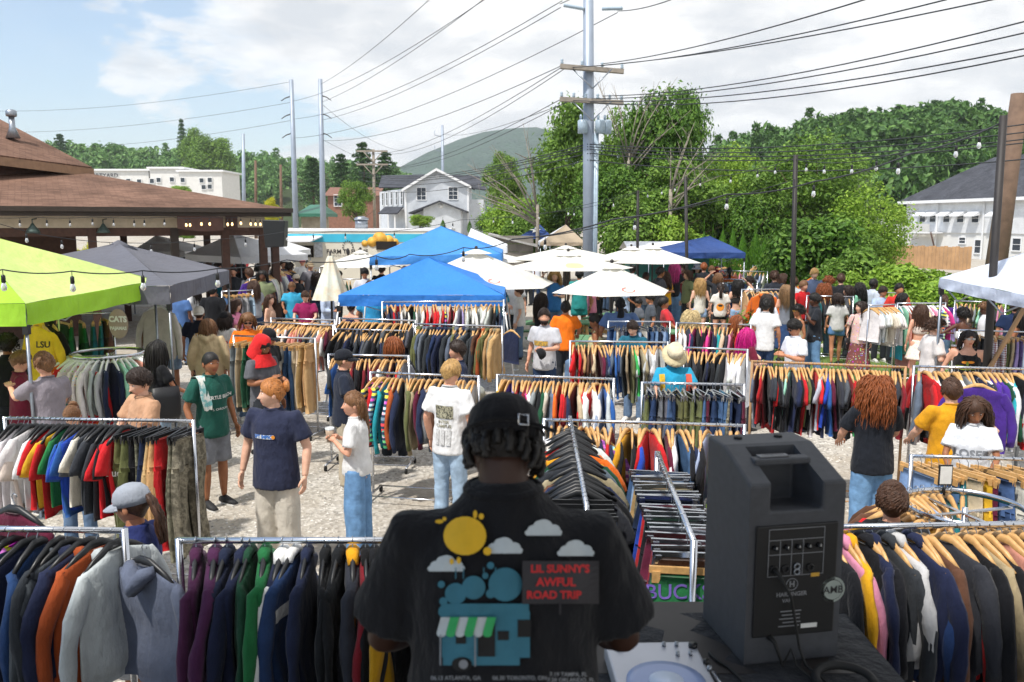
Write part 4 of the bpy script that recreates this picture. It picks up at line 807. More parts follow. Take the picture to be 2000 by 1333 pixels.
def body_mb(p, lod):
    J = pose(p); b = p.get('bulk', 1); fem = p.get('fem', 0); up = J['up']; lb = b ** .6
    A = MB()   # part that is remeshed into one surface
    T = [(0, 0, .84, .14, .10), (0, 0, .92, .155, .105), (0, 0, 1.02, .142 if not fem else .125, .098), (0, .005, 1.12, .145 if not fem else .122, .10), (0, .008, 1.25, .165 if not fem else .142, .108 + .012 * fem), (0, 0, 1.36 - p.get('drop', 0), .165 if not fem else .142, .098), (0, -.005, 1.42 - p.get('drop', 0), .125 - p.get('drop', 0), .075), (0, 0, 1.46, .066, .062), (0, .006, 1.50, .055, .058), (0, .012, 1.56, .053, .056)]
    T = [(a, c, z, rx * (b if z < 1.44 else b ** .4), ry * (b ** 1.2 if z < 1.44 else b ** .4)) for a, c, z, rx, ry in T]
    A.rings(T, 16, 0, True, up)
    for s, k in ((1, 'R'), (-1, 'L')):
        sh, el, wr = J['sh' + k], J['el' + k], J['wr' + k]; m = .82 if fem else 1
        inn = up @ Vector((s * .10 * b, 0, 1.40 - p.get('drop', 0) * 1.2)); A.tube([inn, sh, sh.lerp(el, .35), el, el.lerp(wr, .3), wr], [.05 * lb, .056 * m * lb, .050 * m * lb, .040 * m * lb, .041 * m * lb, .026 * (m + .1)], 10)
        hp, kn, an = J['hp' + k], J['kn' + k], J['an' + k]; q = 1.0 if not fem else .98
        A.tube([hp + Vector((0, 0, .06)), hp, hp.lerp(kn, .3), hp.lerp(kn, .8), kn, kn.lerp(an, .3), kn.lerp(an, .75), an], [.085 * lb, .088 * lb, .084 * lb * q, .062 * lb, .056 * lb, .058 * lb, .042 * lb, .036 * lb], 10)
    return A, J
def extras_mb(p, J, lod):
    B = MB(); fem = p.get('fem', 0)
    head_mb(B, head_xf(p, J), lod, fem)
    for s, k in ((1, 'R'), (-1, 'L')):
        arm = p.get('arm' + k, 'down'); d = J['wr' + k] - J['el' + k]; inward = Vector((-s, 0, 0))
        pn = inward if arm in ('down', 'relax', 'pocket', 'hip') else (Vector((-s * .8, 0, -.6)) if arm in ('phone', 'cup', 'hold', 'chin') else Vector((-s * .2, 0, -1)))
        # thumb side: forward when hanging
        dn = d.normalized(); t0 = dn.cross((pn - dn * pn.dot(dn)).normalized()); want = Vector((0, 1, 0)) if arm in ('down', 'relax', 'pocket', 'hip') else Vector((-s, 0, .6))
        hand_mb(B, J['wr' + k], d, 1 if t0.dot(want) > 0 else -1, pn, p.get('curl', .55) if arm not in ('phone', 'cup', 'hold') else .9, lod)
    return B
def shirt_mb(p, J, kind):
    b = p.get('bulk', 1); fem = p.get('fem', 0); up = J['up']; A = MB(); loose = p.get('loose', 1.0) * (1.08 if kind in ('hoodie', 'sweater') else 1)
    hem = p.get('hem', .80 if not fem else .84); hem = 1.06 if kind == 'crop' else hem
    w_ = .93 if fem else 1.0
    if kind in ('tank', 'crop', 'bandeau'):
        top = [(0, .005, 1.25, .158 * w_, .122), (0, .003, 1.33, .150 * w_, .112)] + ([(0, 0, 1.375, .10, .095)] if kind != 'bandeau' else [])
        Rg = [(0, 0, hem, .17 * w_, .125), (0, 0, hem + .08, .165 * w_, .122), (0, 0, 1.08 if hem < 1 else hem + .1, .145 * w_, .115)] + top
        if kind == 'bandeau': Rg = [(0, 0, 1.14, .13, .11), (0, .004, 1.22, .146, .122), (0, .004, 1.30, .147, .118)]
        A.rings([(a, c, z, rx * b * 1.05 * (loose if z < 1.2 else 1), ry * b ** 1.2 * 1.12) for a, c, z, rx, ry in Rg], 18, 0, True, up)
        if kind != 'bandeau':
            for s in (-1, 1): A.tube([up @ Vector((s * .075 * b, .085 * b, 1.345)), up @ Vector((s * .085 * b, .02, 1.462)), up @ Vector((s * .075 * b, -.085 * b, 1.345))], [(.034, .014)] * 3, 8, 0, flat=(1, 0, 0))
        return A
    Rg = [(0, 0, hem, .196 * w_, .152), (0, 0, hem + .1, .192 * w_, .148), (0, 0, 1.04, .180 * w_, .134), (0, .005, 1.16, .172 * w_, .126), (0, .006, 1.28, .186 * w_, .128), (0, 0, 1.37 - p.get('drop', 0) * .6, .180 * w_, .114), (0, -.005, 1.43 - p.get('drop', 0) * .3, (.150 - p.get('drop', 0) * .35) * w_, .088), (0, -.002, 1.468, .088, .075), (0, .0, 1.496, .067, .067)]
    A.rings([(a, c, z, rx * (b * loose if z < 1.4 else b ** .5), ry * (b ** 1.2 * loose if z < 1.4 else b ** .4)) for a, c, z, rx, ry in Rg], 20, 0, True, up)
    long_ = kind in ('long', 'hoodie', 'sweater', 'jacket'); m = .86 if fem else 1; lb = b ** .6
    for s, k in ((1, 'R'), (-1, 'L')):
        sh, el, wr = J['sh' + k], J['el' + k], J['wr' + k]; inn = up @ Vector((s * .09 * b, 0, 1.39 - p.get('drop', 0) * .5))
        if long_: A.tube([inn, sh, sh.lerp(el, .4), el, el.lerp(wr, .4), el.lerp(wr, .92)], [.062 * lb, .072 * m * lb, .075 * m * lb, .068 * m * lb, .062 * m * lb, .050 * m], 12)
        else: A.tube([inn, sh, sh.lerp(el, .4), sh.lerp(el, p.get('slv', .72))], [.062 * lb, .068 * m * lb, .075 * m * lb, .082 * m * lb * p.get('slr', 1)], 12)
    if kind == 'hoodie': A.tube([up @ Vector((-.10, .05, 1.47)), up @ Vector((-.09, -.09, 1.475)), up @ Vector((0, -.135, 1.42)), up @ Vector((.09, -.09, 1.475)), up @ Vector((.10, .05, 1.47))], [.035, .05, .062, .05, .035], 10)
    if kind == 'polo': A.tube([up @ Vector((-.05, .08, 1.45)), up @ Vector((-.075, 0, 1.485)), up @ Vector((0, -.075, 1.495)), up @ Vector((.075, 0, 1.485)), up @ Vector((.05, .08, 1.45))], [.016, .02, .02, .02, .016], 8)
    return A
def pants_mb(p, J, kind):
    A = MB(); b = p.get('bulk', 1); fem = p.get('fem', 0); lb = b ** .7; wide = p.get('wide', 1.0); sit = p.get('legs') == 'sit'; hz = J['hpR'].z - .92
    top = 1.0; A.rings([(0, 0, .86 + hz, .160 * b, .116 * b), (0, 0, .92 + hz, .162 * b, .116 * b), (0, 0, top + hz, .150 * b, .108 * b)], 18)
    if kind in ('skirt', 'dress'):
        z0 = .30 if kind == 'skirt' else p.get('skz', .55); A.rings([(0, 0, z0, .27, .24), (0, 0, (z0 + .9) / 2, .225, .18), (0, 0, .92, .168 * b, .122 * b), (0, 0, 1.02, .14 * b, .105 * b)], 20); return A
    for s, k in ((1, 'R'), (-1, 'L')):
        hp, kn, an = J['hp' + k], J['kn' + k], J['an' + k]
        if kind == 'shorts': e = hp.lerp(kn, p.get('shl', .8)); A.tube([hp + Vector((0, 0, .05)), hp.lerp(e, .3), e], [.098 * lb, .108 * lb, .108 * lb * wide], 12)
        else: A.tube([hp + Vector((0, 0, .05)), hp.lerp(kn, .3), hp.lerp(kn, .85), kn, kn.lerp(an, .5), an + Vector((0, 0, -.03))], [.096 * lb, .104 * lb, .085 * lb * wide, .080 * lb * wide, .075 * lb * wide, .080 * lb * wide], 12)
    return A
def shoe_mb(J, k):
    B = MB()
    if 1:
        a = J['an' + k]; s = 1 if k == 'R' else -1; B.tube([a + Vector((0, -.06, -.045)), a + Vector((0, .02, -.03)), a + Vector((s * .01, .11, -.05)), a + Vector((s * .015, .185, -.062))], [(.036, .036), (.042, .048), (.046, .032), (.030, .020)], 10, 0, flat=(1, 0, 0))
        B.box(a + Vector((s * .006, .06, -.077)), (.085, .26, .016), 1)
    return B
RAW = {}; BAKED = {}
def want(key, mb, voxel, smooth, mats, wr=0.0):
    if key in RAW or not mb.f: return key
    RAW[key] = (mb, voxel, smooth, mats, wr); return key
def wrinkle(me, amp, seed):
    n = len(me.vertices); co = np.empty(n * 3, np.float32); no = np.empty(n * 3, np.float32); me.vertices.foreach_get('co', co); me.vertex_normals.foreach_get('vector', no)
    c = co.reshape(-1, 3); q = no.reshape(-1, 3); g = np.random.default_rng(seed); h = np.zeros(n)
    for k in range(7):
        f = g.normal(0, 1, 3) * np.array([1, 1, .7]) * (20 + 8 * k); h += np.sin(c @ f + g.uniform(0, 6.28) + 1.5 * np.sin(c @ (g.normal(0, 1, 3) * 9))) / (1 + .35 * k)
    h = -np.abs(h) + 1.2; c = c + q * (h * amp)[:, None]; me.vertices.foreach_set('co', c.ravel().astype(np.float32)); me.update()
def bake_all():
    obs = []
    for key, (mb, vx, sm, mats, wr) in RAW.items():
        me = mb.mesh('raw'); o = bpy.data.objects.new('raw', me); col.objects.link(o); m = o.modifiers.new('r', 'REMESH'); m.mode = 'VOXEL'; m.voxel_size = vx; m.use_smooth_shade = True
        s = o.modifiers.new('s', 'SMOOTH'); s.factor = .5; s.iterations = sm; obs.append((key, o))
    dg = bpy.context.evaluated_depsgraph_get(); dg.update()
    for key, o in obs:
        me = bpy.data.meshes.new_from_object(o.evaluated_get(dg)); me.name = str(key[0]); me.materials.clear()
        for m in RAW[key][3]: me.materials.append(m)
        if RAW[key][4]: wrinkle(me, RAW[key][4], zlib.crc32(str(key).encode()) % 1000)
        me.polygons.foreach_set('use_smooth', np.ones(len(me.polygons), bool)); BAKED[key] = me
    for key, o in obs: bpy.data.objects.remove(o)
def join_into(me, mb, name, mats):
    """append mb to the baked surface: one mesh for the whole body"""
    V = [tuple(v.co) for v in me.vertices]; Fc = [tuple(q.vertices) for q in me.polygons]; b = MB(); b.add(V, Fc, 0); k = len(b.v); b.v += [tuple(v) for v in mb.v]; b.f += [tuple(i + k for i in f) for f in mb.f]; b.m += mb.m; b.sm += mb.sm
    return b.mesh(name, mats)
# ---------------------------------------------------------------- hair
def hair_shell(mb, grow, front, side, back, lump, seed, nu=26, nv=16):
    """scalp shell: hairline heights (z, in units of head) at front, side and back"""
    g = np.random.default_rng(seed); ph = g.uniform(0, 6.28, 8); V = []; ok = []
    for i in range(nv + 1):
        for j in range(nu):
            a = 2 * math.pi * j / nu; c = math.sin(a); lim = front * max(0, c) ** 1.5 + back * max(0, -c) ** 1.2 + side * (1 - abs(c)) ** .8 if True else 0
            th = math.acos(max(-1, min(1, 1 - (1 - lim) * (i / nv)))); d = np.array([[math.sin(th) * math.cos(a), math.sin(th) * math.sin(a), math.cos(th)]]); p = head_np(d, 0)[0]
            k = grow * (1 - .75 * (i / nv) ** 3) + lump * (math.sin(6 * a + ph[0] + 4 * th) + math.sin(9 * a + ph[1] - 7 * th) + math.sin(13 * a + 9 * th + ph[2])) / 3 * (1 - (i / nv) ** 4)
            n_ = d[0] / np.array([.076, .098, .116]); n_ /= np.linalg.norm(n_); V.append(p + n_ * (k + .002))
    Fc = [(i * nu + j, (i + 1) * nu + j, (i + 1) * nu + (j + 1) % nu, i * nu + (j + 1) % nu) for i in range(nv) for j in range(nu)]; mb.add(V, Fc, 0)
def scalp_pt(a, th, out=.01):
    d = np.array([[math.sin(th) * math.cos(a), math.sin(th) * math.sin(a), math.cos(th)]]); p = head_np(d, 0)[0]; n_ = d[0] / np.array([.076, .098, .116]); n_ /= np.linalg.norm(n_); return Vector(p + n_ * out), Vector(n_)
HM = {}
def hair_me(style, lod, capped=False):
    k = (style, min(lod, 1), capped)
    if k in HM: return HM[k]
    g = random.Random(len(style) * 7 + ord(style[0])); mb = MB(); m = 1 if lod == 0 else .55
    def locks(n, ln, r, a0, a1, th0, th1, wav=0, drop=1.0, out=.012, seg=6, taper=.3, nrm=.3, sweep=None):
        if capped: th0 = max(th0, 1.22); th1 = max(th1, th0 + .1)
        if capped and seg < 5: return
        for i in range(int(n * m)):
            a = g.uniform(a0, a1); th = g.uniform(th0, th1)
            if math.sin(a) > .25: th = min(th, g.uniform(.2, .95 - .25 * math.sin(a)))
            p, n_ = scalp_pt(a, th, out * g.uniform(.4, 1.2)); pts = [p]; L_ = ln * g.uniform(.75, 1.1); tg = Vector(sweep) if sweep else Vector((0, -.3, -1)); tg = tg - n_ * tg.dot(n_); v = (n_ * nrm + tg.normalized() * (1 - nrm) + Vector((g.uniform(-1, 1), g.uniform(-1, 1), g.uniform(-.7, .7))) * (.3 if nrm > .05 else .1)).normalized(); ph = g.uniform(0, 6.28)
            for s in range(seg):
                v = (v + Vector((0, 0, -drop * .9)) * (.75 if s else .3)).normalized(); q = pts[-1] + v * L_ / seg
                r3 = math.sqrt((q.x / .077) ** 2 + (q.y / .099) ** 2 + (q.z / .117) ** 2); k1 = 1 + out * 9
                if sweep and nrm < .1: q *= (k1 * g.uniform(.96, 1.05)) / r3
                elif q.z > -.02:
                    if r3 < 1.06: q *= 1.06 / r3
                elif q.z > -.16:
                    rr = math.hypot(q.x / .08, (q.y + .005) / .10)
                    if rr < 1.0: q.x /= rr; q.y = (q.y + .005) / rr - .005
                if wav: q += Vector((math.sin(ph + s * 1.9), math.cos(ph + s * 1.7), 0)) * wav
                pts.append(q)
            rad = r * g.uniform(.7, 1.3); mb.tube(pts, [rad * (1 - (1 - taper) * (t / seg) ** 1.5) for t in range(seg + 1)], 5 if lod == 0 else 4, 0, True)
    B0, B1 = math.pi * 1.0, math.pi * 2.0
    if style == 'short': hair_shell(mb, .020 if not capped else .006, .40, -.12, -.72, .005, 1); locks(900, .06, .0042, 0, 6.28, .05, 1.5, 0, .12, .019, seg=3, nrm=.03, sweep=(.6, .1, -.5))
    elif style == 'buzz': hair_shell(mb, .008, .42, -.10, -.66, .001, 2)
    elif style == 'messy': hair_shell(mb, .020 if not capped else .006, .38, -.14, -.74, .008, 3); locks(900, .06, .0048, 0, 6.28, .05, 1.5, .003, .15, .020, seg=4, nrm=.08, sweep=(-.6, .15, -.5))
    elif style == 'curly': 
        hair_shell(mb, .03, .38, -.12, -.5, .008, 4)
        for i in range(int(420 * m)):
            a = g.uniform(0, 6.28); th = math.acos(g.uniform(-.35 if math.sin(a) < .2 else .32, 1)); p, n_ = scalp_pt(a, th, g.uniform(.02, .045)); t1 = n_.orthogonal().normalized(); t2 = n_.cross(t1); rr = g.uniform(.008, .014); ph = g.uniform(0, 6.28)
            mb.tube([p + t1 * rr * math.cos(ph + q * 1.6) + t2 * rr * math.sin(ph + q * 1.6) + n_ * q * .004 for q in range(5)], [.005, .006, .006, .005, .003], 4)
    elif style == 'afro': 
        hair_shell(mb, .05, .36, -.15, -.5, .006, 5)
        for i in range(int(520 * m)):
            a = g.uniform(0, 6.28); th = math.acos(g.uniform(-.4 if math.sin(a) < .2 else .34, 1)); p, n_ = scalp_pt(a, th, g.uniform(.04, .066)); mb.sphere(p, g.uniform(.007, .012), 5, 4)
    elif style in ('long', 'longwavy', 'curlylong'):
        wv = {'long': .0015, 'longwavy': .009, 'curlylong': .018}[style]; hair_shell(mb, .018 if style != 'curlylong' else .035, .46, -.25, -.62, .006, 6)
        locks(560 if style != 'curlylong' else 620, .46 if style == 'long' else .42 if style == 'longwavy' else .34, .0068 if style != 'curlylong' else .0062, math.pi * .86, math.pi * 2.14, .25, 1.5, wv, 1.0, .016 if style != 'curlylong' else .045, seg=9, nrm=.12 if style != 'curlylong' else .4)
        locks(90, .33, .007, math.pi * .78, math.pi * .9, .5, 1.25, wv, 1.0, .016, seg=8); locks(90, .33, .007, math.pi * 2.1, math.pi * 2.22, .5, 1.25, wv, 1.0, .016, seg=8)
    elif style == 'bob': hair_shell(mb, .02, .44, -.3, -.7, .006, 7); locks(560, .20, .0075, math.pi * .8, math.pi * 2.2, .3, 1.5, .004, 1.0, .016, seg=6)
    elif style in ('pony', 'braid', 'bun'):
        hair_shell(mb, .014 if not capped else .006, .46, -.12, -.66, .004, 8); locks(500, .08, .0042, 0, 6.28, .2, 1.5, 0, .0, .012, seg=3, nrm=.02, sweep=(0, -1, .1))
        if style == 'pony':
            for i in range(int(60 * m)):
                q = Vector((g.uniform(-.012, .012), -.115, .035 + g.uniform(-.01, .01))); pts = [q]; ph = g.uniform(0, 6.28); sx = g.uniform(-.03, .03)
                for s in range(8): pts.append(Vector((q.x + sx * math.sin(s / 8 * 2.4) + .004 * math.sin(ph + s), -.115 - .055 * math.sin(min(1, s / 3) * 1.4) + g.uniform(-.01, .01) + .003 * s, .05 - .042 * s)))
                mb.tube(pts, [.008, .011, .011, .010, .010, .009, .007, .005, .003], 5)
        if style == 'bun': 
            for i in range(14): a = i / 14 * 6.28; mb.sphere(Vector((.026 * math.cos(a), -.118, .055 + .026 * math.sin(a))), (.022, .026, .022), 8, 6)
        if style == 'braid':
            locks(260, .17, .006, math.pi * 1.1, math.pi * 1.9, .9, 1.6, .001, 1.0, .012, seg=6, nrm=.02)
            for s in range(15):
                for sd in (-1, 1): mb.sphere(Vector((sd * .014 + .02, -.105 - .02 * math.sin(s * .2), -.02 - s * .03 + sd * .008)), (.030 - s * .0011, .026, .026), 8, 6)
    elif style == 'twists':
        hair_shell(mb, .012, .42, -.1, -.42, .003, 9)
        for i in range(64):
            a = math.pi * (.80 + 1.4 * g.random()); th = g.uniform(1.05, 1.65); p, n_ = scalp_pt(a, th, .008); ln = g.uniform(.035, .065); q = [p]
            for s in range(7): q.append(q[-1] + (n_ * (.55 - s * .24) + Vector((0, 0, -.3 - .2 * s)) + Vector((math.sin(i + s), 0, 0)) * .12).normalized() * ln / 6)
            rr = [.0085 * (1 + .18 * (-1) ** s) for s in range(8)]; mb.tube(q, rr, 7)
    HM[k] = mb.mesh('hair_' + style, [HAIR]); return HM[k]
CAPM = {}
def cap_me(kind):
    if kind in CAPM: return CAPM[kind]
    mb = MB(); br = MB()
    if kind == 'bucket':
        mb.rings([(0, -.005, .03, .098, .118), (0, -.005, .08, .094, .112), (0, -.005, .125, .084, .10), (0, -.005, .137, .06, .07), (0, -.005, .138, .01, .01)], 22); br.rings([(0, -.005, .045, .095, .115), (0, -.005, .02, .125, .15), (0, -.005, -.008, .15, .178), (0, -.005, -.012, .148, .176), (0, -.005, .03, .09, .11)], 24, 0, False)
    else:
        mb.rings([(0, -.008, .012, .086, .110), (0, -.008, .05, .087, .110), (0, -.01, .09, .078, .098), (0, -.012, .118, .055, .070), (0, -.012, .132, .02, .03), (0, -.012, .134, .003, .003)], 24); s = -1 if kind == 'capback' else 1; V = []; n_ = 14
        for k_, (r_, dz) in enumerate(((1.0, 0), (1.35, -.006), (1.72, -.024), (1.72, -.030), (1.3, -.012), (1.0, -.008))):
            for i in range(n_ + 1):
                a = math.pi * (.12 + .76 * i / n_); ex = r_ if k_ in (0, 5) else 1 + (r_ - 1) * math.sin(math.pi * i / n_) ** .5; V.append((.086 * math.cos(a) * (1 + (ex - 1) * .25), s * .108 * math.sin(a) * ex - .006, .026 + dz - .012 * abs(math.cos(a)) * (ex - 1)))
        br.add(V, [(k_ * (n_ + 1) + i, k_ * (n_ + 1) + i + 1, (k_ + 1) * (n_ + 1) + i + 1, (k_ + 1) * (n_ + 1) + i) for k_ in range(5) for i in range(n_)])
    CAPM[kind] = (mb.mesh('cap_crown', [CLOTH]), br.mesh('cap_brim', [CLOTH])); return CAPM[kind]
# ================================================================ people: who stands where
SK = dict(l='d8a488', p='e0b49a', t='bd8463', m='9a6747', d='5c3a29', v='33211a')
HC = dict(bl='16120f', db='2c1e17', br='4a3122', lb='7a5638', bd='b48f58', pb='d3bd8d', rd='8a4a22', st='b4743c', pk='c4147a', gb='8a6a48', hp='d64a98')
CC = dict(black='17181c', char='2b2e34', navy='232a40', grey='9a9aa0', lgrey='c2c3c8', dgrey='55585e', white='e2e2e2', cream='d8cdb4', beige='c9b48f', tan='bd9374', green='1f5449', olive='7d8664', orange='e8751c', red='c42127', crimson='8c1f46', blue='4a6a9c', lblue='a9bbd8', teal='1f6a80', yellow='e0a21c', brown='7c4a30', denim='647b98', ldenim='8fa5bd', khaki='b9ad98', stone='cfc8bb', purple='4a2a7c', dblue='2c3e5c', pink='e48aa8', aqua='3a9fc4', maroon='6e1f34', gold='c69a3a', lime='8fc23a', rust='b5562c', mint='8fcfb0')
cl = lambda k: lin(CC[k])
PPL = []
def P(u, v, h, face, skin, hair, hairc, shirt, sc, pants, pc, label, **k):
    PPL.append(dict(u=u, v=v, h=h, face=face, skin=skin, hair=hair, hairc=hairc, shirt=shirt, sc=sc, pants=pants, pc=pc, label=label, **k))
# ---- near
P(255, 941, 1.70, -78, 't', 'pony', 'br', 'polo', '2a3468', 'shorts', 'lgrey', 'woman in grey and black cap and navy collared shirt behind the front left rack', fem=1, cap=('cap', '9aa0aa', '17181c'), armR='reachlow', armL='reachlow', hpit=.2)
P(-95, 925, 1.75, 85, 'l', 'short', 'br', 'tee', 'dgrey', 'jeans', 'denim', 'shopper at the left edge holding up a maroon sweatshirt', armL='reach', armR='forward', Y=5.25)
P(272, 722, 1.80, -140, 'p', 'messy', 'db', 'tee', 'tan', 'jeans', 'denim', 'dark-haired young man in tan t-shirt looking down behind the left rack', hpit=.35, armR='reachlow', armL='reachlow')
P(140, 796, 1.48, 170, 'p', 'bun', 'lb', 'tee', 'dgrey', 'jeans', 'denim', 'bent-down woman with tied hair, only her head above the left rack', fem=1, hpit=.7, Y=8.0)
P(85, 690, 1.80, -60, 'l', 'messy', 'lb', 'tee', '8f8890', 'jeans', 'denim', 'young man in grey-mauve t-shirt reaching left beside the green tent leg', armL='forward', armR='reachlow', hpit=.3)
P(38, 688, 1.76, 60, 'l', 'messy', 'lb', 'tee', 'maroon', 'jeans', 'denim', 'young man in maroon t-shirt with white sunglasses on his head', hpit=.4, armR='reach', Y=9.9)
P(12, 652, 1.76, -20, 'm', 'afro', 'bl', 'tee', 'black', 'jeans', 'char', 'person with big dark curls and black shirt at the left picture edge')
P(308, 664, 1.66, 50, 't', 'long', 'bl', 'tee', 'black', 'jeans', 'ldenim', 'woman with long black hair, black t-shirt and light jeans', fem=1, armR='reachlow', armL='down', Y=10.5)
P(292, 620, 1.66, 20, 'l', 'long', 'gb', 'tee', '8d93a6', 'shorts', 'ldenim', 'woman with light brown hair and blue plaid shirt under the tent edge', fem=1, smat='plaid', Y=14)
P(325, 600, 1.66, 175, 't', 'bun', 'db', 'tee', 'olive', 'shorts', 'ldenim', 'woman in olive t-shirt and denim shorts facing the camera', fem=1, bulk=1.1, Y=15.2)
P(410, 685, 1.80, 125, 'm', 'buzz', 'bl', 'tee', 'green', 'shorts', '7c7f86', 'man in dark green printed t-shirt and grey shorts with cloth over shoulder', hyaw=.1, armR='relax', shl=.95)
P(405, 622, 1.72, -8, 'l', 'bob', 'lb', 'hoodie', 'beige', 'shorts', 'char', 'person in beige hoodie seen from behind', bulk=1.05)
P(388, 595, 1.78, -10, 't', 'short', 'br', 'tee', '1e2230', 'jeans', 'char', 'man in white backwards cap and black printed t-shirt', cap=('capback', 'e2ddd0', 'e2ddd0'), bulk=1.1)
P(440, 606, 1.72, 25, 'l', 'bob', 'db', 'tee', 'white', 'shorts', 'char', 'person in black cap and white t-shirt with red lettering on the back', cap=('cap', '17181c', '17181c'), shl=.5)
P(415, 556, 1.80, 0, 't', 'short', 'bl', 'long', 'black', 'jeans', 'dblue', 'man in black top and dark jeans under the grey tent', bulk=1.1)
P(483, 613, 1.76, 160, 'l', 'bob', 'lb', 'tee', 'orange', 'jeans', 'denim', 'man with long brown hair, sunglasses and orange shirt', hpit=.35, glasses=1, armR='reachlow', armL='reachlow')
P(525, 640, 1.76, 110, 't', 'short', 'bl', 'tee', 'black', 'jeans', 'char', 'man in black cap behind the person with the red hood', cap=('cap', '1a1b20', '1a1b20'), hpit=.25, Y=12.2, armR='reachlow')
P(512, 660, 1.74, 120, 'm', 'short', 'bl', 'tee', '5f6066', 'shorts', 'char', 'man with red hood over his head and grey t-shirt looking at a phone', hood='d2282a', hpit=.5, armR='phone', legs='walk', shl=.95, item='phone')
P(530, 738, 1.82, 195, 'p', 'bun', 'st', 'tee', '2b3047', 'jeans', 'stone', 'man with tied-back ginger hair, navy t-shirt and off-white trousers', hyaw=.95, bulk=1.12, armR='down', armL='down', wide=1.2, hem=.78)
P(690, 763, 1.64, -82, 'l', 'braid', 'lb', 'tee', 'white', 'jeans', '6c93bd', 'woman with long braid, white t-shirt and light blue wide jeans', fem=1, hyaw=-.35, armL='cup', armR='cup', wide=1.35, hem=.90, item='cup')
P(672, 678, 1.74, 75, 'l', 'short', 'gb', 'tee', '272d3c', 'jeans', 'khaki', 'person in black cap and dark navy t-shirt facing right', cap=('cap', '1d2028', '1d2028'), armR='hold', armL='reachlow')
P(768, 657, 1.70, 5, 'l', 'bob', 'rd', 'tee', 'black', 'jeans', 'char', 'person with shaggy red hair and black t-shirt seen from behind', armR='reachlow')
P(893, 664, 1.74, -95, 'l', 'short', 'db', 'tee', '232c46', 'jeans', 'denim', 'dark-haired man in navy t-shirt facing left behind the racks')
P(880, 708, 1.78, 28, 'l', 'short', 'bd', 'tee', 'white', 'jeans', '9fb6cc', 'blond man in white t-shirt with square print on the back', hpit=.55, glasses=1, armR='relax')
P(1063, 602, 1.85, -150, 'l', 'short', 'db', 'tee', 'lgrey', 'jeans', 'dblue', 'bearded man in light grey t-shirt with gold print holding a cap', hyaw=-.5, beard='2c1e17', armL='hold', armR='down', item='cap')
P(1105, 588, 1.74, 12, 't', 'short', 'bl', 'tee', 'f47a1a', 'jeans', 'char', 'man in bright orange t-shirt seen from behind', armR='reachlow', bulk=1.05)
P(1212, 580, 1.84, 5, 'm', 'buzz', 'bl', 'tee', '566f9c', 'jeans', 'denim', 'big man in blue t-shirt with black headscarf seen from behind', bulk=1.3, durag=1)
P(1236, 627, 1.66, -150, 'p', 'short', 'db', 'tee', '1f5f74', 'jeans', 'denim', 'boy in teal t-shirt leaning over a rack', hpit=.5, armR='reach', armL='reach', lean=.15)
P(1318, 676, 1.72, 178, 'l', 'short', 'br', 'tee', '2a9ac0', 'jeans', 'denim', 'woman in cream bucket hat and colour-block t-shirt bending over a rack', fem=1, cap=('bucket', 'd9cdb0', 'd2c39c'), hpit=.75, armR='reachlow', armL='reachlow', block=1, bulk=1.1)
P(1350, 608, 1.66, 12, 'p', 'curlylong', 'pb', 'tee', '8a5032', 'jeans', 'denim', 'woman with long blonde curls and rust-brown top seen from behind', fem=1)
P(1440, 615, 1.66, 130, 'p', 'long', 'rd', 'tank', '5a4a44', 'jeans', 'denim', 'woman with long auburn hair and brown tank top smiling to the right', fem=1, armL='reachlow', glasses=2)
P(1460, 640, 1.62, 70, 'p', 'long', 'pk', 'tee', 'maroon', 'jeans', 'char', 'person with magenta hair in front of the auburn-haired woman', fem=1, armR='hold', bulk=1.1)
P(1497, 583, 1.76, 25, 't', 'messy', 'bl', 'tee', 'white', 'jeans', 'dblue', 'dark-haired man in white short-sleeved shirt seen from behind', hem=.74)
P(1553, 626, 1.74, -105, 't', 'messy', 'bl', 'tee', 'e0e4ec', 'jeans', 'dblue', 'man in white t-shirt and sunglasses looking down at his hands', hpit=.45, glasses=1, armL='phone', armR='phone', legs='step')
P(1560, 594, 1.64, -95, 'm', 'curly', 'bl', 'tank', 'beige', 'jeans', 'dblue', 'woman with dark curls and yellow sunglasses beside the thin brown pole', fem=1, glasses=3)
P(1592, 573, 1.82, -85, 'd', 'messy', 'bl', 'tee', '23262c', 'jeans', '6488ac', 'man in black t-shirt and blue jeans with hand on chin', armL='chin', armR='hold', hpit=.15, legs='step')
P(1637, 572, 1.66, 5, 't', 'bob', 'db', 'tee', 'c6c4c0', 'shorts', '5a7ca4', 'woman in light grey t-shirt and denim shorts seen from behind', fem=1, shl=.45, legs='step')
P(1682, 588, 1.66, -150, 'p', 'longwavy', 'db', 'tee', 'd9b4ac', 'skirt', '7a4a48', 'woman in floral blouse and long patterned skirt with black bag', fem=1, hyaw=.9, smat='floral', pmat='floral', bag='black')
P(1828, 619, 1.80, 95, 'p', 'curly', 'br', 'tee', 'd6cfcb', 'jeans', 'dgrey', 'curly-haired man in off-white t-shirt holding a beer', armR='cup', armL='down', bulk=1.15, item='beer', hpit=.1)
P(1893, 645, 1.66, -155, 'l', 'bob', 'db', 'tank', '1d1c1c', 'jeans', 'char', 'woman in black tank top with flower print and glasses', fem=1, bulk=1.3, hyaw=-.35, glasses=4)
P(1800, 594, 1.66, 8, 'l', 'longwavy', 'br', 'bandeau', 'e2d2c4', 'dress', 'e4d6c8', 'woman with long brown waves and cream floral dress seen from behind', fem=1, pmat='floral', skz=.62)
P(1882, 600, 1.66, -15, 'd', 'curly', 'bl', 'bandeau', 'white', 'jeans', 'white', 'woman with dark braided hair and white strap top reaching to the rack', fem=1, armL='reachout', armR='reach')
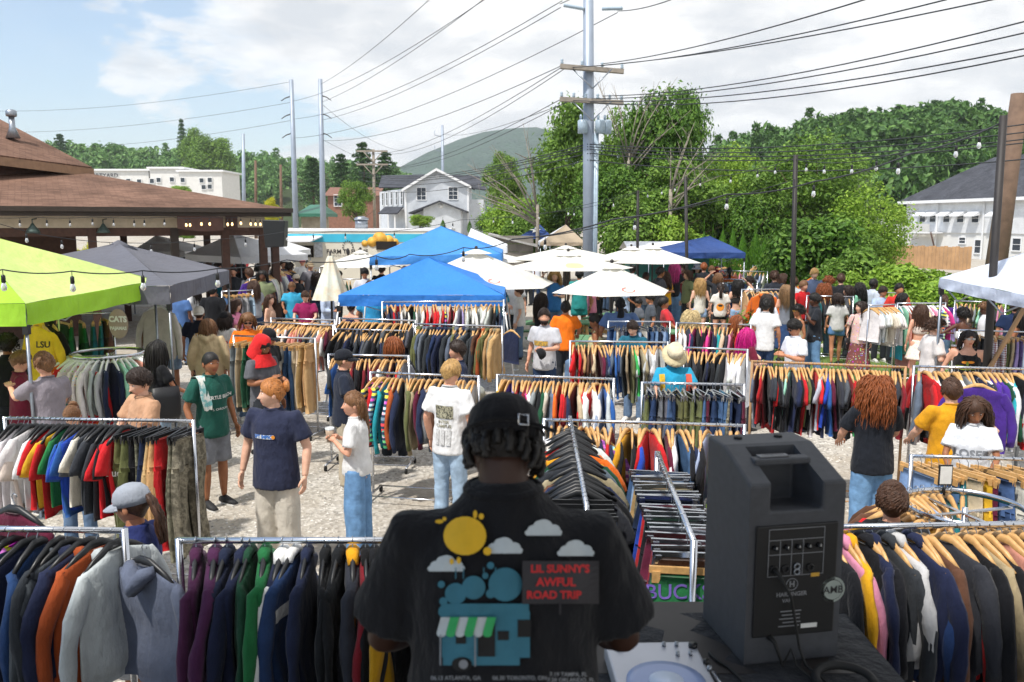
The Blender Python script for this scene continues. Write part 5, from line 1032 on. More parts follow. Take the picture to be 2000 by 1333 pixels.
P(1985, 585, 1.78, 35, 't', 'short', 'db', 'tee', '1d2c4c', 'jeans', 'char', 'man in navy t-shirt at the right edge under the white tent')
P(1998, 606, 1.68, -15, 'm', 'long', 'bl', 'tank', '20243a', 'jeans', 'char', 'woman with long dark hair in dark tank top at the right edge', fem=1, bulk=1.1)
P(1712, 738, 1.72, 0, 'l', 'curlylong', 'rd', 'tee', '1c2028', 'jeans', '6f95bb', 'person with big reddish curls, black shirt and light jeans seen from behind', armR='reachlow', armL='reachlow', bulk=1.08, wide=1.2)
P(1860, 738, 1.78, -5, 'p', 'short', 'br', 'tee', 'd99a1e', 'jeans', 'denim', 'man in mustard yellow t-shirt seen from behind', armR='hip', armL='reachlow', bulk=1.15, Y=8.2)
P(1905, 780, 1.62, -150, 'm', 'longwavy', 'br', 'tee', 'dcdfe4', 'jeans', 'ldenim', 'woman with wavy hair tied back and white lettered t-shirt looking down', fem=1, hpit=.5, armR='reachlow', armL='reachlow', hyaw=-.3)
P(1745, 941, 1.74, 15, 'l', 'messy', 'br', 'tee', '1f2226', 'jeans', 'denim', 'man with short brown curls behind the front right rack, seen from behind', Y=5.0)
# ---- middle and back
P(596, 570, 1.70, 178, 'p', 'short', 'br', 'tee', '8c1f52', 'jeans', 'denim', 'boy in crimson t-shirt looking down at a rack', hpit=.45, armR='reachlow', armL='reachlow')
P(527, 575, 1.64, 95, 'p', 'longwavy', 'br', 'tank', 'c8a48e', 'jeans', 'denim', 'woman with wavy brown hair and pale pink top glancing right', fem=1, hyaw=.5)
P(548, 529, 1.76, 8, 'p', 'short', 'pb', 'tee', '31384a', 'jeans', 'char', 'person with white-blond hair and dark printed t-shirt with shoulder bag', armL='reachout', bag='brown')
P(578, 534, 1.76, -60, 'l', 'short', 'br', 'tee', 'black', 'jeans', 'char', 'man in pale cap and black t-shirt beside the blond person', cap=('cap', 'd8cbb8', 'd8cbb8'), armL='reach')
P(602, 516, 1.78, -70, 'l', 'short', 'bd', 'tee', '2a2c32', 'jeans', 'char', 'sandy-haired man in dark t-shirt near the closed umbrella', hpit=.3)
P(618, 534, 1.68, -30, 't', 'curlylong', 'db', 'tee', 'char', 'jeans', 'dblue', 'person with long dark curls left of the closed umbrella', fem=1)
P(640, 556, 1.76, 110, 't', 'curly', 'bl', 'sweater', 'b4c2da', 'jeans', 'char', 'man with dark curls and pale blue sweatshirt', hyaw=-.1, armR='hold', beard='16120f')
P(590, 493, 1.78, 172, 'p', 'short', 'br', 'tee', 'white', 'jeans', 'char', 'man in red cap and white t-shirt at the food trailer', cap=('cap', 'b51f35', 'b51f35'), Y=30)
P(606, 505, 1.74, 150, 'l', 'short', 'br', 'tee', '75737a', 'jeans', 'char', 'man in tan cap and grey shirt near the food trailer', cap=('cap', '9a8a72', '9a8a72'), Y=27)
P(553, 500, 1.74, 150, 'l', 'short', 'br', 'tee', '4a5670', 'jeans', 'char', 'young man in slate blue shirt below the food hatch', Y=28)
P(728, 560, 1.86, 10, 't', 'short', 'bl', 'tee', '2f8fc0', 'jeans', 'char', 'big man in turquoise t-shirt under the blue tent', bulk=1.3, Y=19)
P(802, 590, 1.72, -120, 't', 'short', 'bl', 'tee', 'black', 'jeans', 'char', 'dark-haired man in black t-shirt looking down under the blue tent', hpit=.5, Y=17.5)
P(686, 590, 1.64, 20, 'l', 'bun', 'db', 'tank', '23284a', 'jeans', 'dblue', 'woman in navy tank top behind the left leg of the blue tent', fem=1, Y=17.6)
P(712, 524, 1.74, 175, 't', 'messy', 'bl', 'tee', 'lgrey', 'jeans', 'char', 'dark-haired man behind the closed umbrella looking down', hpit=.4, Y=23)
P(790, 518, 1.68, -20, 'p', 'bun', 'br', 'tee', '8c8f9a', 'jeans', 'char', 'woman with a bun and grey t-shirt under the white umbrella', fem=1, Y=24)
P(745, 512, 1.80, 10, 'l', 'short', 'db', 'tee', 'black', 'jeans', 'char', 'man in black printed t-shirt under the white umbrella', Y=25)
P(722, 548, 1.72, 40, 'l', 'short', 'br', 'tee', 'beige', 'jeans', 'denim', 'brown-haired person just left of the blue tent', Y=20.5)
P(1013, 558, 1.76, -85, 'p', 'short', 'br', 'tee', 'white', 'jeans', 'denim', 'man in white t-shirt right of the blue tent facing left')
P(1083, 527, 1.66, 178, 'p', 'long', 'bd', 'tee', '3a78b8', 'jeans', 'denim', 'blonde woman in blue blouse standing at the green picnic table', fem=1, armR='up', armL='phone', Y=21.5)
P(1058, 540, 1.30, 60, 'l', 'long', 'db', 'tank', 'black', 'jeans', 'char', 'woman in black top sitting at the green picnic table', fem=1, legs='sit', Y=20.6)
P(1132, 505, 1.72, -5, 'm', 'short', 'bl', 'tee', '2f8f8c', 'shorts', '2f8f8c', 'person in teal shorts standing under the big white umbrella', shl=.6, Y=22.5)
P(1163, 612, 1.25, -75, 'm', 'bun', 'bl', 'tank', 'cfc99a', 'jeans', 'denim', 'girl in pale yellow top sitting beside the green bench', fem=1, legs='sit', hpit=.3, Y=15.9)
P(1270, 573, 1.62, -90, 't', 'short', 'bl', 'tee', '4a5058', 'jeans', 'char', 'dark-haired boy in charcoal t-shirt facing left at the bench', hpit=.25, Y=18.6)
P(1247, 583, 1.58, -100, 't', 'short', 'bl', 'tee', '5c6068', 'jeans', 'char', 'boy in grey t-shirt half hidden by the umbrella edge', hpit=.35, Y=19.4)
P(1297, 560, 1.30, 95, 't', 'short', 'bl', 'tee', 'c03038', 'jeans', 'denim', 'man in red t-shirt and jeans sitting on the picnic bench', legs='sit', lean=-.3, armR='reachlow', Y=19.8)
P(1290, 520, 1.74, 75, 'm', 'short', 'bl', 'tee', '24252a', 'jeans', 'char', 'young man in black t-shirt standing behind the picnic bench', armR='hold', Y=23.5)
P(1318, 513, 1.66, 20, 'p', 'long', 'hp', 'tee', '24242c', 'jeans', '6a8cb6', 'woman with bright pink hair, black top and blue jeans', fem=1, armR='reach', wide=1.2, Y=26)
P(1343, 527, 1.64, -100, 'p', 'bob', 'br', 'tee', '79845f', 'jeans', 'char', 'woman in olive green t-shirt facing left', fem=1, bulk=1.15, Y=24.5)
P(1368, 543, 1.64, 5, 'p', 'longwavy', 'bd', 'tank', 'e0dccf', 'shorts', '8ea6c4', 'woman with long blonde waves and white ruffled tank top', fem=1, shl=.4, Y=22)
P(1408, 552, 1.62, 12, 'l', 'pony', 'db', 'tee', 'd8d2c8', 'shorts', 'black', 'woman with dark ponytail, pale printed t-shirt and black shorts', fem=1, shl=.3, hem=.86, Y=21.5)
P(1442, 546, 1.64, 15, 'p', 'longwavy', 'bl', 'bandeau', '33302f', 'jeans', '8ba9c9', 'woman with dark hair, black bandeau top and light jeans', fem=1, armR='up', bulk=1.05, Y=22)
P(1375, 513, 1.78, 0, 'l', 'short', 'rd', 'tee', '23252b', 'jeans', 'char', 'man in black t-shirt with small back print behind the blonde woman', Y=26.5)
P(1403, 533, 1.70, 5, 'l', 'bob', 'lb', 'tee', '2b2d33', 'jeans', 'char', 'person with brown hair and raised arm in dark t-shirt', armL='up', Y=24)
P(1328, 500, 1.78, 10, 'l', 'short', 'br', 'tee', 'a2b6d0', 'jeans', 'denim', 'man in grey cap and pale blue shirt by the green shed doors', cap=('cap', '8a8d94', '8a8d94'), Y=29)
P(1334, 518, 1.66, -150, 'p', 'long', 'gb', 'tee', '8c2c34', 'jeans', 'char', 'woman with light brown hair and red top talking behind the pink-haired woman', fem=1, Y=28.5)
P(1362, 515, 1.66, 170, 'p', 'bob', 'br', 'tee', '3a7a4c', 'jeans', 'denim', 'woman in white bucket hat and green top behind the racks', fem=1, cap=('bucket', 'e4e2de', 'e4e2de'), Y=28)
P(1172, 520, 1.72, 120, 'm', 'short', 'bl', 'tee', 'lgrey', 'jeans', 'char', 'dark-haired man between the white umbrellas', Y=27)
P(1202, 510, 1.72, 30, 'l', 'short', 'br', 'tee', 'dgrey', 'jeans', 'char', 'brown-haired man behind the right white umbrellas', Y=29)
P(1236, 518, 1.74, 60, 'd', 'short', 'bl', 'tee', 'lgrey', 'jeans', 'char', 'man under the right white umbrella beside the green doors', Y=28)
P(1187, 482, 1.70, 60, 't', 'messy', 'db', 'tee', '8fa8c8', 'jeans', 'denim', 'person in pale blue shirt standing by the pole foot', Y=31)
P(1031, 492, 1.66, -30, 'm', 'bob', 'bl', 'tee', 'white', 'jeans', 'char', 'dark-haired woman near the weathered shed', fem=1, Y=33)
P(1046, 487, 1.74, 10, 'd', 'short', 'bl', 'tee', 'dfe3ee', 'jeans', 'dblue', 'man in white and blue shirt near the tan tent', Y=34)
P(1513, 529, 1.74, 5, 'l', 'curly', 'br', 'tee', '2b2f38', 'jeans', 'char', 'brown-haired man in black t-shirt with cross print at the back racks', Y=23)
P(1591, 522, 1.76, 175, 'p', 'short', 'bd', 'polo', '4a5670', 'jeans', 'char', 'blond man in slate polo shirt in front of the orange tent', hpit=.3, Y=22.8)
P(1551, 540, 1.72, -20, 'p', 'short', 'br', 'tee', 'd6d8dc', 'jeans', 'char', 'man in white t-shirt behind the thin brown pole', Y=21.5)
P(1620, 540, 1.70, -80, 'p', 'curly', 'rd', 'tee', '3a3338', 'jeans', 'char', 'man with reddish curls and dark t-shirt at the back racks', hpit=.3, Y=21.8)
P(1643, 534, 1.76, 0, 'p', 'short', 'br', 'tee', '232428', 'jeans', 'char', 'brown-haired man in black t-shirt at the back racks', Y=21.6)
P(1610, 555, 1.66, 0, 'p', 'curlylong', 'rd', 'tee', 'dgrey', 'jeans', 'denim', 'woman with long copper curls among the back racks', fem=1, Y=20.4)
P(1657, 557, 1.66, -60, 'p', 'bob', 'db', 'tee', 'dgrey', 'jeans', 'char', 'person with dark hair and glasses between the back racks', fem=1, Y=20)
P(1707, 543, 1.76, 80, 'v', 'buzz', 'bl', 'tee', 'c4ccd8', 'jeans', 'char', 'dark-skinned man in pale grey shirt beside the bushes', Y=20.8)
P(1757, 553, 1.72, 178, 't', 'short', 'bl', 'tee', 'c8342c', 'jeans', 'char', 'dark-haired man in red shirt behind a rack near the bushes', Y=19.2)
P(1765, 572, 1.66, 120, 't', 'bob', 'bl', 'tee', 'lgrey', 'jeans', 'char', 'woman with short black hair between the right back racks', fem=1, Y=17.8)
P(1537, 556, 1.70, 10, 'l', 'long', 'gb', 'tank', '7f828c', 'skirt', '2e456c', 'woman in grey top and blue skirt beside the thin brown pole', fem=1, Y=19.5)
P(1499, 574, 1.66, 10, 't', 'long', 'db', 'tee', 'd8dce6', 'jeans', 'char', 'woman with long dark hair behind the man in the white shirt', fem=1, Y=18.2)
for i, (u, v, y_, c_, hh) in enumerate(((455, 520, 24, 'char', 'black short hair'), (470, 512, 26, 'black', 'dark brown hair'), (486, 522, 23, 'dgrey', 'grey shirt'), (505, 515, 26, 'navy', 'navy shirt'), (522, 510, 28, 'lgrey', 'light shirt'), (540, 515, 25, 'maroon', 'maroon shirt'), (448, 505, 29, 'white', 'white shirt'), (565, 512, 27, 'char', 'charcoal shirt'), (462, 503, 31, 'red', 'red shirt'), (512, 528, 22.5, 'olive', 'olive shirt'), (425, 512, 27, 'teal', 'teal shirt'))):
    P(u, v, 1.72, random.Random(i).choice((-60, 0, 20, 170, 100)), 'ltmpd'[i % 5], ('short', 'bob', 'messy', 'curly')[i % 4], ('bl', 'db', 'br')[i % 3], 'tee', c_, 'jeans', 'char', 'shopper with %s in the crowd under the porch, %s from the left' % (hh, ['fifth', 'seventh', 'eighth', 'ninth', 'eleventh', 'twelfth', 'third', 'thirteenth', 'sixth', 'tenth', 'first'][i]), Y=y_)
FX = ((1005, 540, 22, 'white', 0), (975, 548, 21, 'teal', 1), (1155, 545, 23, 'pink', 0), (1222, 545, 22.5, 'lblue', 1), (1262, 532, 25, 'grey', 0), (1300, 530, 24, 'yellow', 1), (1390, 520, 27, 'white', 0), (1425, 522, 28, 'rust', 1), (1465, 540, 24, 'cream', 0), (1530, 535, 24, 'blue', 1), (1570, 548, 21, 'red', 0), (1680, 552, 20.5, 'mint', 1), (1725, 560, 19.5, 'lblue', 0), (1845, 575, 18.5, 'purple', 1), (1925, 590, 17, 'white', 0), (660, 530, 24, 'white', 0), (770, 535, 22, 'red', 1), (495, 548, 21, 'grey', 1), (570, 552, 21.5, 'aqua', 0), (350, 560, 19, 'blue', 0), (375, 548, 20, 'white', 1), (460, 585, 16.5, 'pink', 1))
WHERE = 'right of the light blue tent;beside the blue tent umbrella;behind the big centre umbrella;between the centre umbrellas;near the green shed;behind the picnic bench;by the navy tent leg;in front of the navy tent;at the lawn jeans rack;at the back jacket rack;left of the orange tent;before the lime bush;before the bright green bush;at the dress rack;under the right white tent;beside the closed umbrella;under the trailer umbrella;at the shorts rack;at the purple sweatshirt rack;under the grey tent;beside the grey tent leg;behind the man in the orange shirt'.split(';')
for i, (u, v, y_, c_, f_) in enumerate(FX):
    P(u, v, 1.7, (170, 10, -80, 95, 150, -30)[i % 6], 'lptmd'[i % 5], (('short', 'messy', 'curly'), ('long', 'pony', 'longwavy'))[f_][i % 3], ('db', 'br', 'lb', 'bl')[i % 4], 'tee', c_, 'jeans', ('char', 'denim', 'dblue')[i % 3], '%s in %s t-shirt in the back crowd, %s' % ('woman' if f_ else 'man', dict(lblue='pale blue').get(c_, c_), WHERE[i]), fem=f_, Y=y_, hpit=(.3, 0, .1)[i % 3], armR=('reachlow', 'down', 'hold')[i % 3], armL=('down', 'reachlow')[i % 2])
POSEK = ('armL', 'armR', 'legs', 'lean', 'bulk', 'fem', 'hyaw', 'hpit', 'hem', 'wide', 'shl', 'loose', 'skz', 'slv', 'hs', 'curl')
def place(p):
    if 'Y' in p: t = at_y(p['u'], p['v'], p['Y'])
    else: t = at_z(p['u'], p['v'], p['h'])
    sit = p.get('legs') == 'sit'; zt = t.z - p.get('z0', 0)
    s = (zt / 1.33 if sit else zt / (1.745 - .03 * p.get('hpit', 0) * 2 + (.03 if p.get('cap') or p['hair'] in ('afro', 'curly') else .01)))
    return t, max(.8, min(1.15, s))
for p in PPL + [None]:
    if p is None: break
    t, s = place(p); p['_t'], p['_s'] = t, s; d = t.y; lod = 0 if d < 9 else 1 if d < 17 else 2; p['_lod'] = lod
    ps = tuple(sorted((k, p[k]) for k in POSEK if k in p)); vx = (.015, .021, .031)[lod]; p['_ps'] = ps
    A, J = body_mb(p, lod); p['_J'] = J; p['_kb'] = want(('body', ps, lod), A, (.018, .025, .033)[lod], 2, [SKIN])
    if p['shirt']: p['_ks'] = want(('shirt', p['shirt'], ps, lod), shirt_mb(p, J, p['shirt']), vx, 4, [CLOTH], .0028)
    p['_kp'] = want(('pants', p['pants'], ps, lod), pants_mb(p, J, p['pants']), vx * 1.3, 3, [CLOTH], .003)
bake_all()
BODYM = {}
BROWM = simple('eyebrow', '2a1c14', .8); LENS = simple('dark_lens', '0d0e12', .12); LENSY = simple('amber_lens', 'c98f1c', .15); LENSC = simple('clear_lens', 'b9b4ae', .1)
SHOEW = simple('shoe_white', 'cfccc6', .7); SHOEB = simple('shoe_black', '1d1d1f', .7)
def print_on(me, items, mat, parent, front=True, off=.006, name='print', mats=None, px=None):
    """items: (verts2d, faces, x, z, m) laid on the shirt by ray casting along y"""
    V0 = [v.co.copy() for v in me.vertices]; bv = BVHTree.FromPolygons(V0, [tuple(q.vertices) for q in me.polygons]); mb = MB(); sg = 1 if front else -1
    for idx, (V, Fc, cx_, cz_, mi) in enumerate(items):
        W = []
        for x, z in V:
            if px:   # items given in photograph pixels: where the sight line meets the cloth
                o = px[0]; d = (px[1] @ at_y(cx_ + x, cz_ - z, 2.0) - o).normalized(); h = bv.ray_cast(o, d); q = h[0] if h[0] is not None else o + d * 1.5; W.append(tuple(q - d * (off * (1 + .35 * mi) + .00025 * idx))); continue
            X_ = cx_ + x; o = Vector((-X_ if front else X_, sg * 1.0, cz_ + z)); h = bv.ray_cast(o, Vector((0, -sg, 0))); y = h[0].y if h[0] is not None else sg * .05; W.append((o.x, y + sg * (off * (1 + .35 * mi) + .00025 * idx), o.z))
        mb.add(W, Fc if not front else Fc, mi, False)
    return mb.obj(name, mats or [mat], parent)
def txt2(s, size, bold=.0, sp=1.0):
    V, Fc = text_mesh(s, size, bold, spacing=sp); return [(x, y) for x, y, z in V], Fc
def rect2(w_, h, n=8):
    V = [(-w_ / 2 + w_ * i / n, -h / 2 + h * j / n) for j in range(n + 1) for i in range(n + 1)]; return V, [(j * (n + 1) + i, j * (n + 1) + i + 1, (j + 1) * (n + 1) + i + 1, (j + 1) * (n + 1) + i) for j in range(n) for i in range(n)]
def disc2(rx, rz=None, n=20, rings=4):
    rz = rz or rx; V = [(0, 0)]; Fc = []
    for k in range(1, rings + 1): V += [(rx * k / rings * math.cos(6.2832 * i / n), rz * k / rings * math.sin(6.2832 * i / n)) for i in range(n)]
    Fc += [(0, 1 + i, 1 + (i + 1) % n) for i in range(n)]
    for k in range(rings - 1): Fc += [(1 + k * n + i, 1 + (k + 1) * n + i, 1 + (k + 1) * n + (i + 1) % n, 1 + k * n + (i + 1) % n) for i in range(n)]
    return V, Fc
PM = {'plaid': PLAID, 'floral': FLORAL}
def colr(c): return lin(CC.get(c, c))
for p in PPL:
    t, s, lod, J = p['_t'], p['_s'], p['_lod'], p['_J']; z0 = p.get('z0', 0)
    fwd = R(p['face']); hx = J['head']; off = Matrix.Rotation(-fwd, 3, 'Z') @ Vector((hx.x, hx.y, 0)) * s
    grp = None; e = empty('person', (t.x - off.x, t.y - off.y, z0), -fwd, label=p['label'], cat='person'); e.scale = (s, s, s); p['_e'] = e
    kb = (p['_kb'], p['hair'] in ('long',))
    if p['_kb'] not in BODYM: BODYM[p['_kb']] = join_into(BAKED[p['_kb']], extras_mb(p, J, lod), 'body', [SKIN, LIPS, EYEW, IRIS, BROWM])
    ob('body', BODYM[p['_kb']], e, color=lin(SK[p['skin']]))
    sh = None
    if p['shirt']:
        sh = ob('shirt', BAKED[p['_ks']], e, color=colr(p['sc']), mats={0: PM[p['smat']]} if 'smat' in p else None); p['_sh'] = sh
        if lod < 2 and p['shirt'] in ('tee', 'long', 'sweater'):
            k = ('collar', p['_ps'])
            if k not in BODYM:
                mb = MB(); mb.tube([J['up'] @ Vector((.072 * math.cos(a), .072 * math.sin(a), 1.488 - .010 * math.sin(a))) for a in np.linspace(0, 6.2832, 21)], [(.006, .011)] * 21, 6); BODYM[k] = mb.mesh('collar', [CLOTH])
            ob('collar', BODYM[k], sh, color=tuple(c * .72 for c in colr(p['sc'])))
    pn = 'skirt' if p['pants'] in ('skirt', 'dress') else 'shorts' if p['pants'] == 'shorts' else 'trousers'
    ob(pn, BAKED[p['_kp']], e, color=colr(p['pc']), mats={0: PM[p['pmat']]} if 'pmat' in p else {0: DENIM} if p['pants'] in ('jeans', 'shorts') and p['pc'] not in ('char', 'black', 'stone', 'khaki', 'white') else None)
    if 'skirt' not in pn or True:
        for sd in 'RL':
            k = ('shoe', sd, p['_ps'])
            if k not in BODYM: BODYM[k] = shoe_mb(J, sd).mesh('shoe', [SHOEW, SHOEW])
            ob('shoe', BODYM[k], e, mats={0: SHOEB} if p['u'] % 3 else None)
    hxf = head_xf(p, J)
    def hchild(name, me, color=None, mats=None, par=e):
        o = ob(name, me, par, color=color, mats=mats); o.matrix_local = hxf; return o
    if p['hair'] and not p.get('hood') and not p.get('durag'): hchild('hair', hair_me(p['hair'], lod, bool(p.get('cap'))), lin(HC[p['hairc']]))
    elif p.get('hood'): hchild('hair', hair_me('buzz', lod), lin(HC[p['hairc']]))
    if p.get('cap'):
        kd, c1_, c2_ = p['cap']; cm, bm_ = cap_me(kd); c_ = hchild('hat' if kd == 'bucket' else 'cap', cm, lin(c1_)); q = ob('brim', bm_, c_, color=lin(c2_ if kd == 'bucket' or kd == 'capback' else c1_))
        if p['hair'] in ('short',): c_.scale = (1.04, 1.04, 1.05)
        else: c_.scale = (1.10, 1.10, 1.06)
    if p.get('glasses'):
        mb = MB(); g_ = p['glasses']; zz_, yy_ = (.012, .098) if g_ != 2 else (.10, .05); lm = {1: LENS, 2: LENS, 3: LENSY, 4: LENSC}[g_]
        for sgn in (-1, 1): mb.sphere((sgn * .032, yy_, zz_), (.026, .006, .019), 10, 6); mb.tube([(sgn * .056, yy_ - .005, zz_ + .008), (sgn * .082, .05, zz_ + .008), (sgn * .086, -.02, zz_)], .003, 5)
        mb.tube([(-.01, yy_ + .004, zz_ + .006), (.01, yy_ + .004, zz_ + .006)], .003, 5); hchild('sunglasses' if g_ < 4 else 'glasses', mb.mesh('glasses', [lm]))
    if p.get('beard'):
        mb = MB(); 
        for i in range(90):
            a = math.pi / 2 + random.uniform(-1.15, 1.15); th = random.uniform(1.95, 2.45); q, n_ = scalp_pt(a, th, .001); mb.tube([q - n_ * .006, q + n_ * .006 + Vector((0, 0, -.012))], [.009, .005], 5)
        hchild('beard', mb.mesh('beard', [HAIR]), lin(p['beard']))
    if p.get('hood'):
        mb = MB(); mb.rings([(0, -.02, -.14, .15, .13), (0, -.025, -.08, .13, .13), (0, -.03, .0, .112, .118), (0, -.03, .07, .105, .112), (0, -.03, .115, .08, .09), (0, -.03, .138, .03, .035), (0, -.03, .14, .003, .003)], 26, 0, False); k_ = []
        for f, m_, s_ in zip(mb.f, mb.m, mb.sm):
            c = sum((Vector(mb.v[i]) for i in f), Vector()) / len(f)
            if not (c.y > .055 and -.115 < c.z < .065 and abs(c.x) < .075): k_.append(f)
        mb.f = k_; mb.m = [0] * len(k_); mb.sm = [True] * len(k_); hchild('hood', mb.mesh('hood', [CLOTH]), lin(p['hood']))
        mb = MB(); up = J['up']; mb.rings([(0, 0, 1.36, .215, .15), (0, 0, 1.42, .19, .13), (0, .0, 1.47, .13, .12), (0, .01, 1.52, .11, .11)], 20, 0, False); mb.obj('shawl', CLOTH, e, color=lin(p['hood']))
    if p.get('durag'):
        mb = MB(); hair_shell(mb, .012, .25, -.15, -.55, .001, 9); mb.tube([(0, -.10, -.05), (.01, -.13, -.12), (.0, -.14, -.22), (-.03, -.135, -.30)], [(.05, .02), (.055, .018), (.06, .014), (.05, .008)], 8, 0, flat=(1, 0, 0)); mb.tube([(.088, 0, 0), (.06, -.075, -.02), (0, -.105, -.03), (-.06, -.075, -.02), (-.088, 0, 0)], [(.008, .02)] * 5, 6); hchild('headscarf', mb.mesh('headscarf', [CLOTH]), lin('1c1e24'))
# ---------------------------------------------------------------- prints and things in hand
def who(txt): return next(p for p in PPL if txt in p['label'])
def flat(name, c, rough=.75): return simple(name, c, rough, 0, .08, 20)
PW, PK, PR, PB_, PO, PY = flat('print_white', 'dcdcd8'), flat('print_black', '1c1c1e'), flat('print_red', 'b01f24'), flat('print_blue', '2a6ab8'), flat('print_orange', 'e08a1e'), flat('print_gold', 'cf9f3c'); PG = flat('print_grey', '7e8288')
p = who('navy t-shirt and off-white'); V1, F1 = rect2(.19, .036); V2, F2 = txt2('SPT IMPIC', .042, .002); V3, F3 = disc2(.017)
print_on(p['_sh'].data, [(V1, F1, -.02, 1.255, 0), (V2, F2, -.028, 1.255, 1), (V3, F3, .07, 1.256, 2)], None, p['_sh'], True, .005, mats=[PW, PB_, PO])
p = who('dark green printed'); V1, F1 = txt2('MYRTLE BEACH', .055, .001); V2, F2 = txt2('S. CAROLINA', .035); print_on(p['_sh'].data, [(V1, F1, .03, 1.25, 0), (V2, F2, .03, 1.12, 0)], PW, p['_sh'])
p = who('white t-shirt with red lettering'); V1, F1 = txt2('Fuaco', .11, .002); V2, F2 = txt2('HOTEL', .06, .001); print_on(p['_sh'].data, [(V1, F1, 0, 1.22, 0), (V2, F2, .03, 1.12, 0)], PR, p['_sh'], False)
p = who('square print on the back'); V1, F1 = rect2(.20, .13); V2, F2 = txt2('INTER', .045, .001); V3, F3 = txt2('CAMPUS', .045, .001); it = [(V1, F1, 0, 1.24, 0), (V2, F2, 0, 1.14, 0), (V3, F3, 0, 1.10, 0)]
for q in range(3): Vq, Fq = rect2(.045, .16); it.append((Vq, Fq, -.065 + q * .065, .99, 1))
def specks(name, a, b, sc=60):
    m, bs = newmat(name); bs.inputs['Roughness'].default_value = .8; L(RAMP(noise(sc, 4, .7), [(.42, lin(a)), (.55, lin(b))]), bs.inputs['Base Color']); return m
SPK, SPL = specks('photo_print', '26261f', 'a9a58c'), specks('tiny_text_print', '8b8b88', 'dedede', 140); print_on(p['_sh'].data, it, None, p['_sh'], False, mats=[SPK, SPL])
p = who('gold print holding a cap'); V1, F1 = rect2(.24, .075); print_on(p['_sh'].data, [(V1, F1, -.01, 1.22, 0)], specks('gold_lettering', '8a7a52', 'd2a63c', 45), p['_sh'])
p = who('white lettered'); V1, F1 = txt2('LOSER', .11, .004); print_on(p['_sh'].data, [(V1, F1, 0, 1.2, 0)], PG, p['_sh'])
p = who('flower print'); it = []
for cx_, cz_, rx, rz, mi in ((-.03, 1.27, .05, .02, 0), (.045, 1.275, .05, .02, 0), (.0, 1.25, .02, .035, 1), (-.09, 1.2, .07, .02, 1), (.06, 1.18, .08, .02, 1), (-.03, 1.165, .09, .015, 1)): Vq, Fq = disc2(rx, rz, 14, 3); it.append((Vq, Fq, cx_, cz_, mi))
print_on(p['_sh'].data, it, None, p['_sh'], mats=[PO, flat('print_leaf', '7d8a2c')])
p = who('white backwards cap'); it = [(*disc2(.10, .09, 12, 3), 0, 1.2, 0)] + [(*rect2(.015, .15, 4), -.06 + .04 * k, 1.2, 1) for k in range(4)]; print_on(p['_sh'].data, it, None, p['_sh'], False, mats=[PY, PW])
p = who('cross print'); print_on(p['_sh'].data, [(*rect2(.012, .12, 4), 0, 1.2, 0), (*rect2(.08, .012, 4), 0, 1.22, 0)], PG, p['_sh'], False)
p = who('small back print'); print_on(p['_sh'].data, [(*disc2(.07, .05, 12, 3), 0, 1.24, 0)], PY, p['_sh'], False)
p = who('white-blond hair'); V1, F1 = txt2('McMillan', .07, .002); print_on(p['_sh'].data, [(V1, F1, 0, 1.26, 0)], PW, p['_sh'], False)
p = who('dark ponytail'); print_on(p['_sh'].data, [(*disc2(.10, .10, 16, 4), 0, 1.12, 0), (*disc2(.06, .03, 12, 3), 0, 1.16, 1)], None, p['_sh'], False, mats=[PO, PK])
p = who('colour-block'); 
for nm, c_, s_ in (('coral_panel', 'e0604a', 1), ('yellow_panel', 'dcb43a', -1)): print_on(p['_sh'].data, [(*rect2(.07, .22), s_ * .165, 1.28, 0)], fabric(nm, c_), p['_sh'], True, .006, name=nm)
def held(p, k): return p['_e'].matrix_world if False else Matrix.Translation(p['_e'].location) @ Matrix.Rotation(-R(p['face']), 4, 'Z') @ Matrix.Scale(p['_s'], 4) @ Matrix.Translation(p['_J']['wr' + k])
CLEARP = simple('clear_cup', 'd5dadc', .08, 0, .05); BEER = simple('beer', 'b5651c', .15)
def cup(p, k, beer, lab):
    d = (p['_J']['wr' + k] - p['_J']['el' + k]).normalized(); M = held(p, k); o = M @ (d * .09); e = empty('cup', o - Vector((0, 0, .06)), label=lab, cat='cup'); mb = MB(); mb.rings([(0, 0, 0, .03, .03), (0, 0, .06, .036, .036), (0, 0, .12, .042, .042)], 18, 0, True); mb.obj('beer' if beer else 'drink', BEER if beer else simple('iced_drink', 'b9a28c', .2), e); mb = MB(); mb.rings([(0, 0, .121, .043, .043), (0, 0, .14, .045, .045), (0, 0, .14, .041, .041), (0, 0, .121, .040, .040)], 18, 0, False); mb.obj('rim', CLEARP, e)
cup(who('long braid'), 'L', 0, 'clear plastic cup held by the woman with the braid'); cup(who('holding a beer'), 'R', 1, 'clear cup of amber beer held by the curly-haired man')
p = who('looking at a phone'); M = held(p, 'R'); mb = MB(); mb.box((0, 0, 0), (.075, .15, .009)); o = mb.obj('phone', BLACKP, bevel=.004, label='black phone held by the man with the red hood', cat='phone'); o.matrix_world = Matrix.Translation(M @ Vector((-.02, .10, .02))) @ Matrix.Rotation(-R(p['face']), 4, 'Z') @ Matrix.Rotation(R(25), 4, 'X')
p = who('holding a cap'); M = held(p, 'L'); cm, bm_ = cap_me('cap'); e = ob('held_cap', cm, None, color=lin('1b1c1f'), label='black cap held by the bearded man', cat='cap'); e.matrix_world = Matrix.Translation(M @ Vector((.05, .10, -.08))) @ Matrix.Rotation(R(60), 4, 'Y') @ Matrix.Scale(1.05, 4); ob('brim', bm_, e, color=lin('1b1c1f'))
